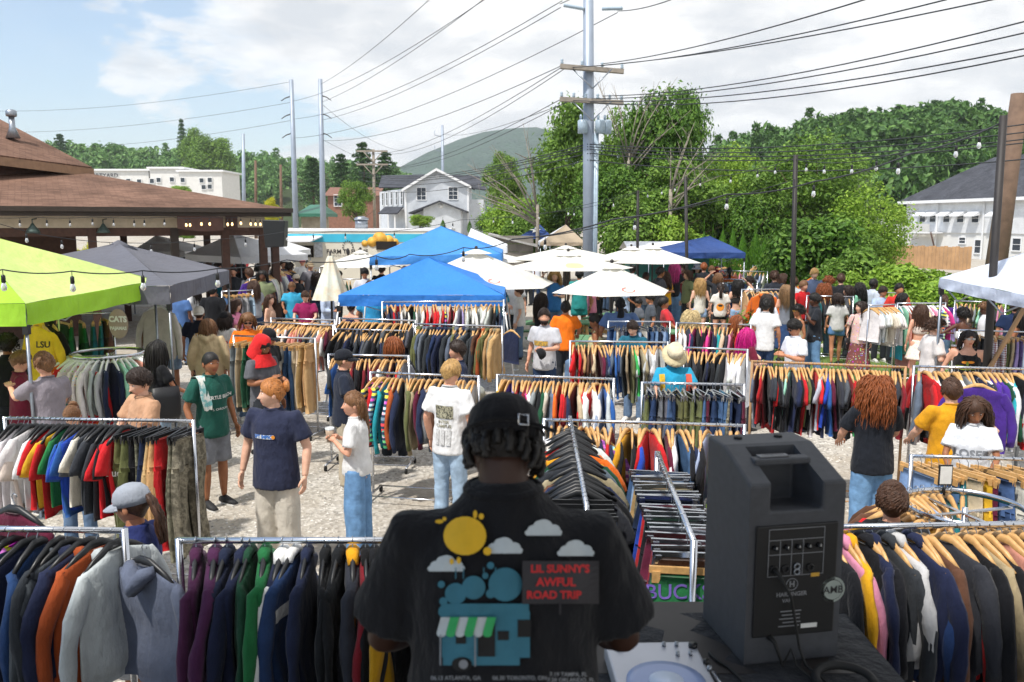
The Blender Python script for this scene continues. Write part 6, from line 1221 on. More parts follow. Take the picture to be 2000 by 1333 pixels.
def bag(p, c, lab, side=1, strap=True, z=.82, sz=(.12, .30, .26)):
    M = Matrix.Translation(p['_e'].location) @ Matrix.Rotation(-R(p['face']), 4, 'Z') @ Matrix.Scale(p['_s'], 4); e = empty('shoulder_bag', M @ Vector((side * .25, .0, z)), -R(p['face']), label=lab, cat='bag'); e.scale = (p['_s'],) * 3
    mb = MB(); a, b, c2 = sz; mb.rings([(0, 0, -c2 * .5, a * .42, b * .42), (0, 0, -c2 * .35, a * .5, b * .5), (0, 0, c2 * .2, a * .45, b * .5), (0, 0, c2 * .5, a * .25, b * .46)], 14); mb.obj('pouch', simple('bag_' + c, CC[c], .5, 0, .2), e)
    J = p['_J']; s_ = J['shR' if side > 0 else 'shL']; q = Vector((s_.x - side * .05, s_.y, s_.z + .055)) - Vector((side * .25, 0, z)); mb = MB(); mb.tube([(0, b * .4, c2 * .45), Vector((q.x, q.y + .09, q.z - .08)), q, Vector((q.x, q.y - .09, q.z - .08)), (0, -b * .4, c2 * .45)], [(.012, .004)] * 5, 6); mb.obj('strap', MATS['bag_' + c], e)
bag(who('long black hair, black t'), 'black', 'large black tote bag on the black-haired woman', 1, z=.98, sz=(.14, .36, .42)); bag(who('patterned skirt'), 'black', 'black handbag hanging from the woman in the floral blouse', 1); bag(who('white-blond'), 'brown', 'brown shoulder bag on the white-blond person', 1, z=.95)
# cloth over the shoulder and arm of the man in green
p = who('dark green printed'); mb = MB(); J = p['_J']; sx = J['shR']; V = []; n_ = 12
for i in range(n_ + 1):
    a = -1.2 + 2.6 * i / n_; y_ = .13 * math.sin(a) if abs(a) < 1.57 else .13 * (1 if a > 0 else -1); z_ = sx.z + .075 + .10 * (math.cos(a) - 1) - (.28 * max(0, (i / n_ - .55)) / .45) - (.14 * max(0, .25 - i / n_) / .25)
    for j in range(6): V.append((sx.x - .045 + .10 * (j / 5 - .5) + .01 * math.sin(i + j), y_ + .012 * math.sin(i * 1.3 + j * 2), z_ + .006 * math.sin(j * 2 + i)))
mb.add(V, [(i * 6 + j, i * 6 + j + 1, (i + 1) * 6 + j + 1, (i + 1) * 6 + j) for i in range(n_) for j in range(5)]); o = mb.obj('folded_shirt', specks('tie_dye', '6fb0b0', 'dfe0d8', 9), label='pale tie-dye cloth slung over the shoulder of the man in green', cat='cloth'); o.matrix_world = Matrix.Translation(p['_e'].location) @ Matrix.Rotation(-R(p['face']), 4, 'Z') @ Matrix.Scale(p['_s'], 4)
# ================================================================ clothes racks and garments
ORD = ['first', 'second', 'third', 'fourth', 'fifth', 'sixth', 'seventh', 'eighth', 'ninth', 'tenth', 'eleventh', 'twelfth', 'thirteenth', 'fourteenth', 'fifteenth', 'sixteenth', 'seventeenth', 'eighteenth', 'nineteenth', 'twentieth'] + ['twenty-' + q for q in ('first', 'second', 'third', 'fourth', 'fifth', 'sixth', 'seventh', 'eighth', 'ninth')] + ['thirtieth'] + ['thirty-' + q for q in ('first', 'second', 'third', 'fourth', 'fifth', 'sixth', 'seventh', 'eighth', 'ninth')] + ['fortieth'] + ['forty-' + q for q in ('first', 'second', 'third', 'fourth', 'fifth', 'sixth', 'seventh', 'eighth', 'ninth')]
def garment_mesh(kind, seed, lod, trim=''):
    """hangs from z=0; shoulders along Y, thickness along X; slot 0 cloth, slot 1 trim"""
    g = random.Random(seed); mb = MB(); n = 22 if lod == 0 else 12; ph = [g.uniform(0, 6.28) for _ in range(9)]; nz = 16 if lod == 0 else 8
    def bend(z): t = -z; return .022 * math.sin(2.6 * t + ph[0]) * min(1, t * 2) + .012 * math.sin(6 * t + ph[1]) * min(1, t * 1.5)
    def sheet(rows, m=0, mfun=None):
        V = []
        for z, w_, th, y0 in rows:
            for j in range(n):
                a = 2 * math.pi * j / n; c, s = math.cos(a), math.sin(a); y = (abs(c) ** .7) * (1 if c > 0 else -1); k = min(1, max(0, (-z - .16) * 3))
                fold = 1 + k * (.55 * math.sin(9 * y + ph[2] + 2 * z) + .35 * math.sin(17 * y + ph[3]))
                x = (abs(s) ** .8) * (1 if s > 0 else -1) * th * max(.3, fold) + bend(z) * (1 + .3 * y) + k * .016 * math.sin(7 * y + ph[4] + 3 * z); V.append((x, y0 + y * w_ * (1 + .04 * k * math.sin(5 * z + ph[5])), z))
        Fc = []; M_ = []
        for i in range(len(rows) - 1):
            for j in range(n): Fc.append((i * n + j, i * n + (j + 1) % n, (i + 1) * n + (j + 1) % n, (i + 1) * n + j)); M_.append(mfun(i / (len(rows) - 1)) if mfun else m)
        Fc += [tuple(range(n)), tuple(range((len(rows) - 1) * n, len(rows) * n))[::-1]]; M_ += [m, m]
        b = len(mb.f); mb.add(V, Fc, m)
        for i, q in enumerate(M_): mb.m[b + i] = q
    if kind in ('pants', 'shorts', 'skirt'):
        ln = {'pants': 1.02, 'shorts': .50, 'skirt': .62}[kind] * g.uniform(.93, 1.05); top = -.13
        sheet([(top - .0, .19, .022, 0), (top - .05, .195, .026, 0), (top - .14, .205, .028, 0), (top - .26, .215, .028, 0)])
        if kind == 'skirt': sheet([(top - .22 - (ln - .22) * i / 6, .215 + .02 * i / 6 * 3, .03, 0) for i in range(7)])
        else:
            for s in (-1, 1): sheet([(top - .22 - (ln - .22) * i / nz, .108 - (.012 if kind == 'pants' else -.02) * i / nz, .024 + .006 * g.random(), s * (.104 + .012 * i / nz)) for i in range(nz + 1)])
        return mb
    sl = kind in ('long', 'hoodie', 'jacket', 'jersey'); wd = {'tee': .235, 'long': .235, 'hoodie': .25, 'jacket': .255, 'tank': .19, 'dress': .20, 'jersey': .27}[kind] * g.uniform(.94, 1.06)
    ln = {'tee': .70, 'long': .70, 'hoodie': .69, 'jacket': .72, 'tank': .66, 'dress': 1.05, 'jersey': .76}[kind] * g.uniform(.93, 1.08); th = {'tee': .017, 'long': .021, 'hoodie': .030, 'jacket': .030, 'tank': .014, 'dress': .018, 'jersey': .020}[kind]
    top = -.085; rows = [(top, .055, th * .9, 0), (top - .018, .085, th, 0), (top - .04, wd * .62, th, 0), (top - .065, wd * .88, th, 0), (top - .095, wd * .98, th, 0)]
    for i in range(1, nz + 1): t = i / nz; rb = .86 if t > .93 and kind in ('long', 'hoodie', 'jacket') else 1; rows.append((top - .095 - (ln - .095) * t, wd * rb * (1 + (.05 if kind != 'dress' else .35) * t), th * rb * (1 + .3 * math.sin(3 * t + ph[6]) + .15 * math.sin(11 * t + ph[7])), 0))
    mf = {'band': lambda t: 1 if .48 < t < .66 else 0, 'hem': lambda t: 1 if t > .6 else 0, 'stripe': lambda t: int(t * 11) % 2, 'chest': lambda t: 1 if .30 < t < .42 else 0, 'yoke': lambda t: 1 if t < .34 else 0}.get(trim)
    sheet(rows, 0, mf)
    sm = 1 if trim in ('sleeve', 'yoke') else 0
    if kind not in ('tank', 'dress'):
        for s in (-1, 1):
            y0, z0 = s * wd * .86, top - .12
            if sl:
                Ls = g.uniform(.54, .62); pts = []; k_ = 7
                for i in range(k_ + 1): t = i / k_; pts.append((bend(z0 - Ls * t) + (.012 + .02 * t) * math.sin(ph[7] + s) + .01 * math.sin(5 * t + ph[8]), y0 + s * (.075 * math.sin(t * 2.0) + .035 * min(1, t * 3)), z0 - Ls * t))
                pts = [(bend(z0), s * wd * .70, top - .075), (bend(z0), s * wd * .86, top - .088)] + pts; mb.tube(pts, [(.012, .010), (.034, .022), (.050, .028)] + [((.057 - .022 * i / k_) * (1 + .10 * math.sin(i * 2.2 + ph[3])), (.029 - .008 * i / k_) * (1 + .25 * math.sin(i * 1.7 + ph[4]))) for i in range(k_)], 9 if lod == 0 else 6, sm, True, flat=(0, 1, 0))
            else: mb.tube([(bend(z0), s * wd * .68, top - .072), (bend(z0), s * wd * .85, top - .095), (bend(z0) + .008, y0 + s * .045, z0 - .06), (bend(z0) + .014 * math.sin(ph[7]), y0 + s * .085, z0 - .17), (bend(z0) + .018 * math.sin(ph[7]), y0 + s * .10, z0 - .23)], [(.012, .008), (.045, .018), (.070, .023), (.080, .024), (.082, .020)], 9 if lod == 0 else 6, sm, True, flat=(0, 1, 0))
    if kind == 'hoodie': mb.tube([(-.02, -.09, top - .01), (-.055, -.05, top - .03), (-.07, 0, top - .10), (-.055, .05, top - .03), (-.02, .09, top - .01)], [.028, .042, .052, .042, .028], 8, 0)
    if kind == 'jacket': mb.tube([(.0, -.07, top - .01), (0, -.04, top + .03), (0, .04, top + .03), (0, .07, top - .01)], [.022, .028, .028, .022], 7, 1 if trim else 0)
    return mb
GM = {}
def gmesh(kind, var, lod, trim, mat):
    k = (kind, var, lod, trim, mat.name)
    if k not in GM:
        mb = garment_mesh(kind, zlib.crc32(('%s%d' % (kind, var)).encode()), lod, trim); GM[k] = mb.mesh('garment_' + kind, [mat, TRIMW]); 
    return GM[k]
HGM = {}
def hanger_me(mat, kind, lod):
    k = (mat.name, kind, lod)
    if k in HGM: return HGM[k]
    mb = MB(); hk = MB()
    if kind == 'clip': mb.box((0, 0, -.105), (.016, .40, .028)); [mb.box((0, s * .17, -.135), (.03, .035, .05)) for s in (-1, 1)]
    elif kind == 'open': mb.tube([(0, -.21, -.185), (0, -.12, -.125), (0, -.03, -.085), (0, .03, -.085), (0, .12, -.125), (0, .21, -.185)], [(.011, .007), (.014, .009), (.018, .009), (.018, .009), (.014, .009), (.011, .007)], 7, 0, flat=(0, 0, 1))
    else: mb.tube([(0, -.225, -.18), (0, -.13, -.115), (0, -.03, -.072), (0, .03, -.072), (0, .13, -.115), (0, .225, -.18)], [(.014, .009), (.020, .012), (.030, .013), (.030, .013), (.020, .012), (.014, .009)], 7, 0, flat=(0, 0, 1))
    hk.tube([(0, 0, -.08), (0, 0, -.035), (0, .012, -.018), (0, .020, .004), (0, .006, .022), (0, -.014, .018), (0, -.019, .002)], .0026, 5 if lod == 0 else 4)
    HGM[k] = (mb.mesh('hanger', [mat]), hk.mesh('hook', [STEEL])); return HGM[k]
PAL = {  # sRGB, picked off the photograph
 'black': '1a1b1f', 'charcoal': '33363c', 'dark grey': '54575d', 'grey': '83868c', 'light grey': 'b9bbc0', 'white': 'e0e0de', 'off-white': 'd4cebf', 'navy': '222a45', 'dark blue': '27406e', 'blue': '2f5ea6', 'royal blue': '2346a8', 'light blue': '9dafc8', 'slate blue': '5c6676', 'teal': '1e6a70', 'turquoise': '2aa0a8', 'dark green': '1e4a33', 'green': '24703f', 'bright green': '3fae5c', 'olive': '62663f', 'mint': '9bd0b4', 'khaki': '9c8f72', 'tan': 'bb9668', 'beige': 'cbb899', 'brown': '5e4030', 'rust': 'a8502a', 'orange': 'd96a22', 'mustard': 'cf9522', 'yellow': 'e0b530', 'gold': 'd9a01e', 'red': 'bd1f25', 'bright red': 'd2242a', 'dark red': '7a1c26', 'maroon': '5c1c34', 'plum': '4b2446', 'purple': '4b2c8c', 'lavender': '9a8cc0', 'pink': 'd889a6', 'hot pink': 'd63f8c', 'salmon': 'd59080', 'camouflage': '7d7a68', 'tie-dye': 'a05cb0', 'patterned': '3a5068', 'plaid': '8a3c3a', 'floral': 'd8ccd0',
 'indigo denim': '2a3a58', 'mid-blue denim': '49668c', 'light denim': '86a2c2', 'faded denim': '6f8aa8', 'dark denim': '1f2a40', 'grey denim': '6a6e76'}
KN = dict(shirt='shirt', top='top', tee='t-shirt', long='sweatshirt', hoodie='hoodie', jacket='jacket', tank='tank top', dress='dress', jersey='jersey', pants='trousers', shorts='shorts', skirt='skirt')
gr = random.Random(99); GCOUNT = {}
def gmat(cn): return CAMO if cn == 'camouflage' else ZIG if cn in ('tie-dye', 'patterned') else PLAID if cn == 'plaid' else FLORAL if cn == 'floral' else DENIM if 'denim' in cn else CLOTH
def garment(kind, cn, loc, rz, hang, lod, label, group, trim='', trimmat=None, tilt=0.0, gs=1.0, dk=1.0):  # dk: darkens the cloth colour, shade painted into the front garments
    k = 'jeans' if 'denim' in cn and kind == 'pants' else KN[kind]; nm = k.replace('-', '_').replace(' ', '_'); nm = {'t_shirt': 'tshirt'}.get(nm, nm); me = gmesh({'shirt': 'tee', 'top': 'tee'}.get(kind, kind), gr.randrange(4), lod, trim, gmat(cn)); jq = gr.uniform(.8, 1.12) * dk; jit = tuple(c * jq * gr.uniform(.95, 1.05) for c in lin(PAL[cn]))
    sc_ = (gs * gr.uniform(.85, 1.35), gs * gr.uniform(.92, 1.06), gs * gr.uniform(.88, 1.08)); o = ob(nm, me, None, loc, (tilt + R(gr.gauss(0, 1.5)), R(gr.gauss(0, 1.2)), rz), sc_, jit, {1: trimmat} if trim and trimmat else None, label=label, cat=k, group=group)
    hm, hk = hanger_me({'w': WOODH, 'b': BLACKP, 'p': WHITEP, 's': CHROME}[hang], 'clip' if kind in ('pants', 'shorts', 'skirt') else 'bar', lod); h = ob('hanger', hm, o)
    if lod == 0: ob('hook', hk, h)
    GCOUNT[k] = GCOUNT.get(k, 0) + 1; return o
CAST = MB(); CAST.cyl((-.012, 0, .035), (.012, 0, .035), .035, n=14); CAST = CAST.mesh('caster', [RUBBER])
def rack(a, b, z, lab, post=CHROME, style='H', r=.014, legs=True, ends=(1, 1)):
    """rail from a to b (3D at rail height)"""
    e = empty('clothes_rack', ((a.x + b.x) / 2, (a.y + b.y) / 2, 0), math.atan2(b.y - a.y, b.x - a.x), label=lab, cat='clothes rack'); ln = (Vector((b.x, b.y)) - Vector((a.x, a.y))).length; h = ln / 2; zm = (a.z + b.z) / 2
    mb = MB(); mb.tube([(-h, 0, a.z), (0, 0, zm), (h, 0, b.z)], r, 10); mb.obj('rail', post if post.name != 'pole_timber' else CHROME, e)
    for s, en in ((-1, ends[0]), (1, ends[1])):
        if not en: continue
        zz_ = a.z if s < 0 else b.z; x_ = s * (h - .012 + (.02 if r > .015 else 0)); mb = MB(); mb.tube([(x_, 0, .07), (x_, 0, zz_ + .012)], r * 1.12, 10); mb.obj('post', post, e)
        if legs:
            mb = MB(); mb.tube([(x_, -.26, .075), (x_, .26, .075)], r, 8); mb.obj('foot_bar', post, e)
            for y_ in (-.25, .25): ob('caster', CAST, e, (x_, y_, 0))
    if legs and ends[0] and ends[1]:
        for y_ in (-.2, .2): mb = MB(); mb.tube([(-h + .01, y_, .095), (h - .01, y_, .095)], .009, 8); mb.obj('base_bar', post, e)
    return e
def hang(px, z, lab, rl, seq, hg='w', kind='tee', gap=.055, yaw=10, trims=None, lod=None, rk=True, swing=0.0, fill=(0.03, .97), z2=None, dk=1.0, **kw):
    """px: rail end pixels; z: rail height; rl: short phrase that names the rack; seq: colour names (cycled at random when a list of weights)"""
    a = at_z(px[0], px[1], z); b = at_z(px[2], px[3], z if z2 is None else z2); d = (b - a); ln = d.length; ang = math.atan2(d.y, d.x)
    if rk: rack(a, b, z, lab, **kw)
    dist = (a.y + b.y) / 2; lod = (0 if dist < 9.5 else 1) if lod is None else lod; n = max(2, int(ln * (fill[1] - fill[0]) / gap)); out = []
    for i in range(n):
        f = fill[0] + (fill[1] - fill[0]) * (i + .5 + gr.uniform(-.28, .28)) / n; p = a.lerp(b, f) - Vector((0, 0, .004)); it = seq[min(len(seq) - 1, int(i / n * len(seq)))] if isinstance(seq, tuple) else gr.choice(seq)
        kd = kind if isinstance(kind, str) else kind[min(len(kind) - 1, int(i / n * len(kind)))]
        if isinstance(it, tuple): it, kd = it[0], it[1]
        tr = ''; tm = None
        if trims and gr.random() < trims[0]: tr = gr.choice(trims[1]); tm = gr.choice((TRIMW, TRIMB, TRIMG, TRIMR, TRIMN))
        h_ = hg if len(hg) == 1 else hg[min(len(hg) - 1, int(i / n * len(hg)))]
        out.append(garment(kd, it, p, ang + R(gr.gauss(0, yaw)) + swing, h_, lod, '%s %s, %s from left, %s' % (it, 'jeans' if 'denim' in it and kd == 'pants' else KN[kd], ORD[i] if i < len(ORD) else 'last', rl) if abs(d.x) > abs(d.y) else '%s %s, %s from far end, %s' % (it, KN[kd], ORD[i], rl), 'clothes: ' + rl, tr, tm, dk=dk))
    return out
DARK = ['black', 'charcoal', 'navy', 'black', 'dark grey', 'black']; MIX1 = ['red', 'navy', 'grey', 'black', 'white', 'maroon', 'dark green', 'blue', 'charcoal', 'dark red', 'light grey', 'black']
JN = ['indigo denim', 'mid-blue denim', 'dark denim', 'faded denim', 'light denim', 'grey denim']; WH = ['white', 'white', 'white', 'light grey', 'off-white']
# ---- front row, cloth darkened by dk to paint in shade
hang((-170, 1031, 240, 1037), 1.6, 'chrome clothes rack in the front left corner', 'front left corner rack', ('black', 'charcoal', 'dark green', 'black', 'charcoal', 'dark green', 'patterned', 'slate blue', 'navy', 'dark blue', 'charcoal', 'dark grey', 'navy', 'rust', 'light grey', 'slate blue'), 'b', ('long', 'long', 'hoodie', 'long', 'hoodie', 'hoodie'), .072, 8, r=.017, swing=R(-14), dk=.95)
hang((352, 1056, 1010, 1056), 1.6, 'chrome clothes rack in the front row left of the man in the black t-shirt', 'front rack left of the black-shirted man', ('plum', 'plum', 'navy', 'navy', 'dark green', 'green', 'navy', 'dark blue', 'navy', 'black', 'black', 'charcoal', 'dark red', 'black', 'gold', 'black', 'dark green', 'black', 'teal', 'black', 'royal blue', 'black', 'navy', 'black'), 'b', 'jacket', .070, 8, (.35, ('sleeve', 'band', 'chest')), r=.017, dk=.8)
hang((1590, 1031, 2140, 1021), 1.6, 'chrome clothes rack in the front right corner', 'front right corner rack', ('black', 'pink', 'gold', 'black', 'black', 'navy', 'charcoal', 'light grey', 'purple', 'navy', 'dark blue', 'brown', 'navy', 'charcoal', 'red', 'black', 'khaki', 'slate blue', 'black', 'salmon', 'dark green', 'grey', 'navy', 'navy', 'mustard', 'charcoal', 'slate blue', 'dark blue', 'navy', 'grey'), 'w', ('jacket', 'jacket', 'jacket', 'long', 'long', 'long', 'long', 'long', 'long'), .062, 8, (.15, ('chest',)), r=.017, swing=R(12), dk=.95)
# ---- second row
hang((6, 817, 380, 823), 1.55, 'chrome clothes rack behind the woman in the grey cap', 'left rack behind the woman in the grey cap', ('white', 'white', 'off-white', 'white', 'white', 'light grey', 'red', 'red', 'yellow', 'green', 'blue', 'royal blue', 'off-white', 'dark grey', 'dark grey', 'charcoal', 'charcoal', 'black', 'bright red', 'bright red', ('olive', 'pants'), ('black', 'pants'), ('camouflage', 'pants'), ('dark denim', 'pants'), ('tan', 'pants'), ('tan', 'pants'), ('red', 'pants'), ('camouflage', 'pants'), ('camouflage', 'pants'), ('camouflage', 'pants')), 'b', 'tee', .047, 9, (.12, ('chest',)), swing=R(-8))
hang((1113, 815, 1146, 992), 1.55, 'chrome clothes rack running away from the man in the black t-shirt', 'rack running away behind his shoulder', ('light grey', 'white', 'off-white', 'white', 'red', 'orange', 'orange', 'mustard', 'dark green', 'slate blue', 'charcoal', 'khaki', 'brown', 'navy', 'black', 'black', 'charcoal', ('black', 'pants'), ('black', 'pants'), ('indigo denim', 'pants'), ('mid-blue denim', 'pants')), 'b', 'tee', .075, 5)
hang((1284, 886, 1355, 1058), 1.55, 'chrome clothes rack running away beside the loudspeaker', 'rack of folded bottoms beside the loudspeaker', ('mid-blue denim', 'light denim', 'faded denim', 'tan', 'khaki', 'camouflage', 'indigo denim', 'dark denim', 'royal blue', 'beige', 'red', 'black', 'black', 'green', 'grey', 'maroon', 'dark red', 'charcoal', 'brown', 'green'), 's', 'shorts', .085, 6, r=.017)
hang((1060, 820, 1457, 832), 1.55, 'chrome clothes rack behind the two racks running away', 'cross rack in front of the jeans', ('white', 'off-white', 'light blue', 'tie-dye', 'white', 'navy', 'navy', 'red', 'black', 'mustard', 'black', 'royal blue', 'red', 'brown', 'maroon', 'white', 'mid-blue denim', 'navy', 'black', 'light blue', 'patterned', 'red', 'white', 'navy'), 'w', 'tee', .056, 9)
hang((1777, 891, 2060, 899), 1.45, 'chrome rack of jeans and shorts on the right', 'right rack of jeans behind the round rack', ('light denim', 'mid-blue denim', 'mid-blue denim', 'teal', 'faded denim', 'beige', 'yellow', 'maroon', 'indigo denim', 'mid-blue denim', 'dark denim', 'off-white', 'brown', 'green', 'salmon', 'khaki', 'charcoal'), 'w', 'shorts', .07, 9, swing=R(28))
hang((722, 728, 937, 736), 1.5, 'chrome rolling rack of sweatshirts in the open gravel', 'sweatshirt rack in the open gravel', ('patterned', 'red', 'patterned', 'turquoise', 'patterned', 'rust', 'navy', 'khaki', 'olive', 'olive', 'khaki', 'maroon', 'navy', 'slate blue', 'grey', 'brown', 'grey', 'light grey', 'light grey', 'off-white', 'off-white', 'light grey', 'light grey', 'mustard'), 'w', 'long', .052, 9)
hang((969, 733, 1201, 741), 1.5, 'chrome rack of bright shirts behind the man in the black t-shirt', 'bright rack behind the black cap', ('yellow', 'mustard', 'purple', 'lavender', 'red', 'navy', 'royal blue', 'dark red', 'hot pink', 'white', 'grey', 'black', 'brown', 'dark green', 'off-white', 'slate blue', 'orange', 'red', 'bright red', 'charcoal', 'navy', 'dark red', 'beige', 'bright red', 'white', 'black', 'white', 'red', 'light blue', 'blue', 'light grey', 'yellow'), 'w', ('tee', 'long', 'tee', 'jersey'), .046, 9, (.15, ('sleeve', 'chest')))
hang((1467, 706, 1771, 718), 1.62, 'long rack of t-shirts with wooden end post on the right', 'long right rack of mixed t-shirts', ('slate blue', 'red', 'dark red', 'charcoal', 'bright red', 'charcoal', 'black', 'dark grey', 'black', 'mint', 'charcoal', 'navy', 'black', 'red', 'olive', 'black', 'white', 'bright red', 'navy', 'light grey', 'royal blue', 'white', 'blue', 'maroon', 'charcoal', 'dark grey', 'black', 'red', 'bright green', 'dark red', 'maroon', 'charcoal', 'black', 'dark grey', 'yellow', 'red', 'black', 'dark green', 'charcoal', 'black', 'charcoal', 'dark red', 'red'), 'w', 'tee', .040, 9, (.1, ('chest',)), post=FW)
hang((1783, 716, 2080, 723), 1.62, 'long rack of sports jerseys at the right edge', 'jersey rack at the right edge', ('slate blue', 'red', 'bright red', 'white', 'black', 'purple', 'white', 'black', 'white', 'grey', 'white', 'navy', 'white', 'charcoal', 'purple', 'purple', 'dark green', 'white', 'turquoise', 'black', 'navy', 'white', 'black', 'blue', 'black', 'teal', 'black', 'white'), 'w', 'jersey', .052, 10, (.5, ('stripe', 'band', 'sleeve', 'hem')))
hang((1252, 748, 1456, 752), 1.45, 'chrome rack of jeans behind the loudspeaker', 'jeans rack behind the loudspeaker', ['indigo denim', 'mid-blue denim', 'dark denim', 'faded denim', 'olive', 'camouflage', 'dark denim', 'indigo denim', 'grey denim', 'maroon'], 's', 'pants', .05, 9)
hang((640, 693, 800, 696), 1.5, 'chrome rack between the capped person and the red-haired person', 'rack beside the red-haired person', MIX1, 'w', 'tee', .055, 9)
hang((455, 656, 617, 662), 1.5, 'chrome rack of jeans and shorts near the man with the red hood', 'jeans rack near the red hood', ('grey', 'khaki', 'dark green', 'mid-blue denim', 'light denim', 'faded denim', 'mid-blue denim', 'off-white', 'mid-blue denim', 'beige', 'tan', 'tan'), 'w', 'pants', .058, 9)
hang((500, 630, 652, 636), 1.55, 'chrome rack of bare wooden hangers behind the jeans rack', 'rack behind the jeans rack', ['off-white', 'salmon', 'grey', 'maroon', 'charcoal', 'white'], 'w', 'shirt', .055, 9)
hang((528, 622, 655, 626), 1.62, 'second chrome rack of wooden hangers left of the blue tent', 'upper rack left of the blue tent', ['beige', 'salmon', 'charcoal', 'white', 'maroon'], 'w', 'shirt', .06, 9)
hang((655, 643, 801, 647), 1.5, 'chrome rack of black t-shirts under the blue tent', 'black t-shirt rack under the blue tent', DARK, 'w', 'tee', .05, 8)
hang((662, 622, 813, 627), 1.65, 'upper chrome rack under the blue tent', 'upper rack under the blue tent', DARK, 'w', 'shirt', .06, 8)
hang((806, 633, 982, 638), 1.6, 'chrome rack of coats under the blue tent', 'coat rack under the blue tent', ('olive', 'slate blue', 'grey denim', 'charcoal', 'black', 'indigo denim', 'navy', 'charcoal', 'olive', 'slate blue', 'tan', 'navy', 'dark grey', 'charcoal', 'brown', 'rust', 'olive', 'tan', 'khaki', 'tan'), 'w', 'jacket', .06, 8)
hang((745, 590, 985, 589), 1.85, 'back rack of white and red shirts under the blue tent', 'back rack under the blue tent', ('navy', 'red', 'white', 'black', 'dark green', 'white', 'bright red', 'bright red', 'red', 'patterned', 'dark red', 'white', 'lavender', 'white', 'white', 'white', 'white', 'black', 'navy'), 'w', 'shirt', .075, 8)
hang((1112, 667, 1306, 669), 1.55, 'chrome rack of coloured t-shirts in the centre', 'centre rack of coloured t-shirts', ('bright red', 'red', 'tan', 'dark red', 'brown', 'brown', 'beige', 'maroon', 'navy', 'dark blue', 'navy', 'slate blue', 'blue', 'blue', 'dark blue', 'slate blue', 'khaki', 'olive', 'bright green', 'light grey', 'khaki', 'light grey', 'white', 'light grey', 'white', 'white', 'black', 'maroon'), 'w', 'tee', .05, 9)
hang((1335, 679, 1462, 684), 1.55, 'chrome rack of black then white t-shirts right of the bucket hat', 'rack right of the bucket hat', ('black', 'charcoal', 'black', 'navy', 'charcoal', 'black', 'charcoal', 'white', 'white', 'white', 'white'), 'w', 'tee', .05, 9)
hang((1187, 628, 1310, 629), 1.5, 'chrome rack of jeans behind the boy in teal', 'jeans rack behind the boy in teal', JN + ['brown', 'off-white'], 's', 'pants', .065, 9)
hang((1320, 631, 1468, 635), 1.5, 'chrome rack of track tops behind the blonde curls', 'track top rack behind the blonde curls', ('white', 'navy', 'hot pink', 'black', 'hot pink', 'black', 'hot pink', 'navy', 'turquoise', 'beige', 'charcoal', 'pink', 'red', 'white', 'light grey'), 'w', 'long', .07, 9)
# ---- back rows
hang((487, 545, 572, 524), 1.75, 'chrome rack with a purple sweatshirt in the crowd', 'rack with the purple sweatshirt', ('purple', 'purple', 'navy', 'white', 'off-white', 'grey', 'white', 'purple', 'charcoal', 'black', 'white'), 'w', 'long', .16, 6)
hang((432, 570, 494, 567), 1.6, 'chrome rack of shorts beside the grey tent leg', 'shorts rack beside the grey tent', ('mid-blue denim', 'black', 'khaki', 'light denim', 'grey', 'light grey', 'grey', 'light blue', 'light grey'), 'w', 'shorts', .09, 8)
hang((1470, 519, 1556, 524), 1.6, 'chrome rack of jackets at the back by the bushes', 'back jacket rack by the bushes', ('tan', 'olive', 'dark blue', 'navy', 'slate blue', 'beige', 'off-white', 'red', 'charcoal', 'tan', 'slate blue', 'grey', 'red'), 'w', 'jacket', .16, 6)
hang((1405, 529, 1500, 531), 1.55, 'long back rack of pale tops behind the lawn', 'back rack of pale tops', ['pink', 'white', 'light blue', 'salmon', 'grey', 'slate blue'], 'w', 'top', .14, 6)
hang((1412, 545, 1480, 548), 1.5, 'back rack of jeans on the lawn', 'back jeans rack on the lawn', JN, 's', 'pants', .12, 6)
hang((1448, 566, 1540, 565), 1.55, 'rack with an orange jacket thrown over it on the lawn', 'lawn rack with the orange jacket', ('tan', 'charcoal', 'dark grey', 'red', 'red', 'white', 'off-white', 'light grey', 'lavender', 'slate blue', 'lavender', 'charcoal', 'black'), 'w', 'top', .11, 6)
hang((1663, 570, 1762, 573), 1.5, 'back right rack of dark shirts by the bushes', 'back right rack of dark shirts', ('pink', 'white', 'dark green', 'navy', 'charcoal', 'navy', 'black', 'dark grey', 'charcoal', 'black'), 'w', 'shirt', .10, 6)
hang((1575, 578, 1668, 580), 1.5, 'back rack beside the man with his hand on his chin', 'back rack beside the thinking man', ('navy', 'teal', 'charcoal', 'black', 'dark green', 'brown', 'olive', 'black'), 'w', 'shirt', .11, 6)
hang((1696, 597, 1750, 595), 1.6, 'rack of white t-shirts on the lawn', 'white t-shirt rack on the lawn', WH, 'w', 'tee', .055, 6, z2=1.6)
hang((1752, 593, 1848, 592), 1.6, 'rack of dresses and pastel tops on the lawn', 'dress rack on the lawn', (('turquoise', 'dress'), ('mint', 'dress'), ('salmon', 'dress'), ('rust', 'dress'), 'pink', 'salmon', ('floral', 'dress'), 'white', 'beige', 'floral', 'pink', 'light grey', 'patterned', 'white', 'hot pink'), 'p', 'top', .065, 8)
hang((1864, 588, 1966, 592), 1.6, 'rack of lilac and dark tops at the far right', 'far right rack of lilac tops', ('lavender', 'light grey', 'lavender', 'charcoal', 'beige', 'grey', 'mint', 'red', 'dark red', 'navy', 'charcoal', 'lavender', 'olive', 'pink', 'black'), 'w', 'top', .075, 8)
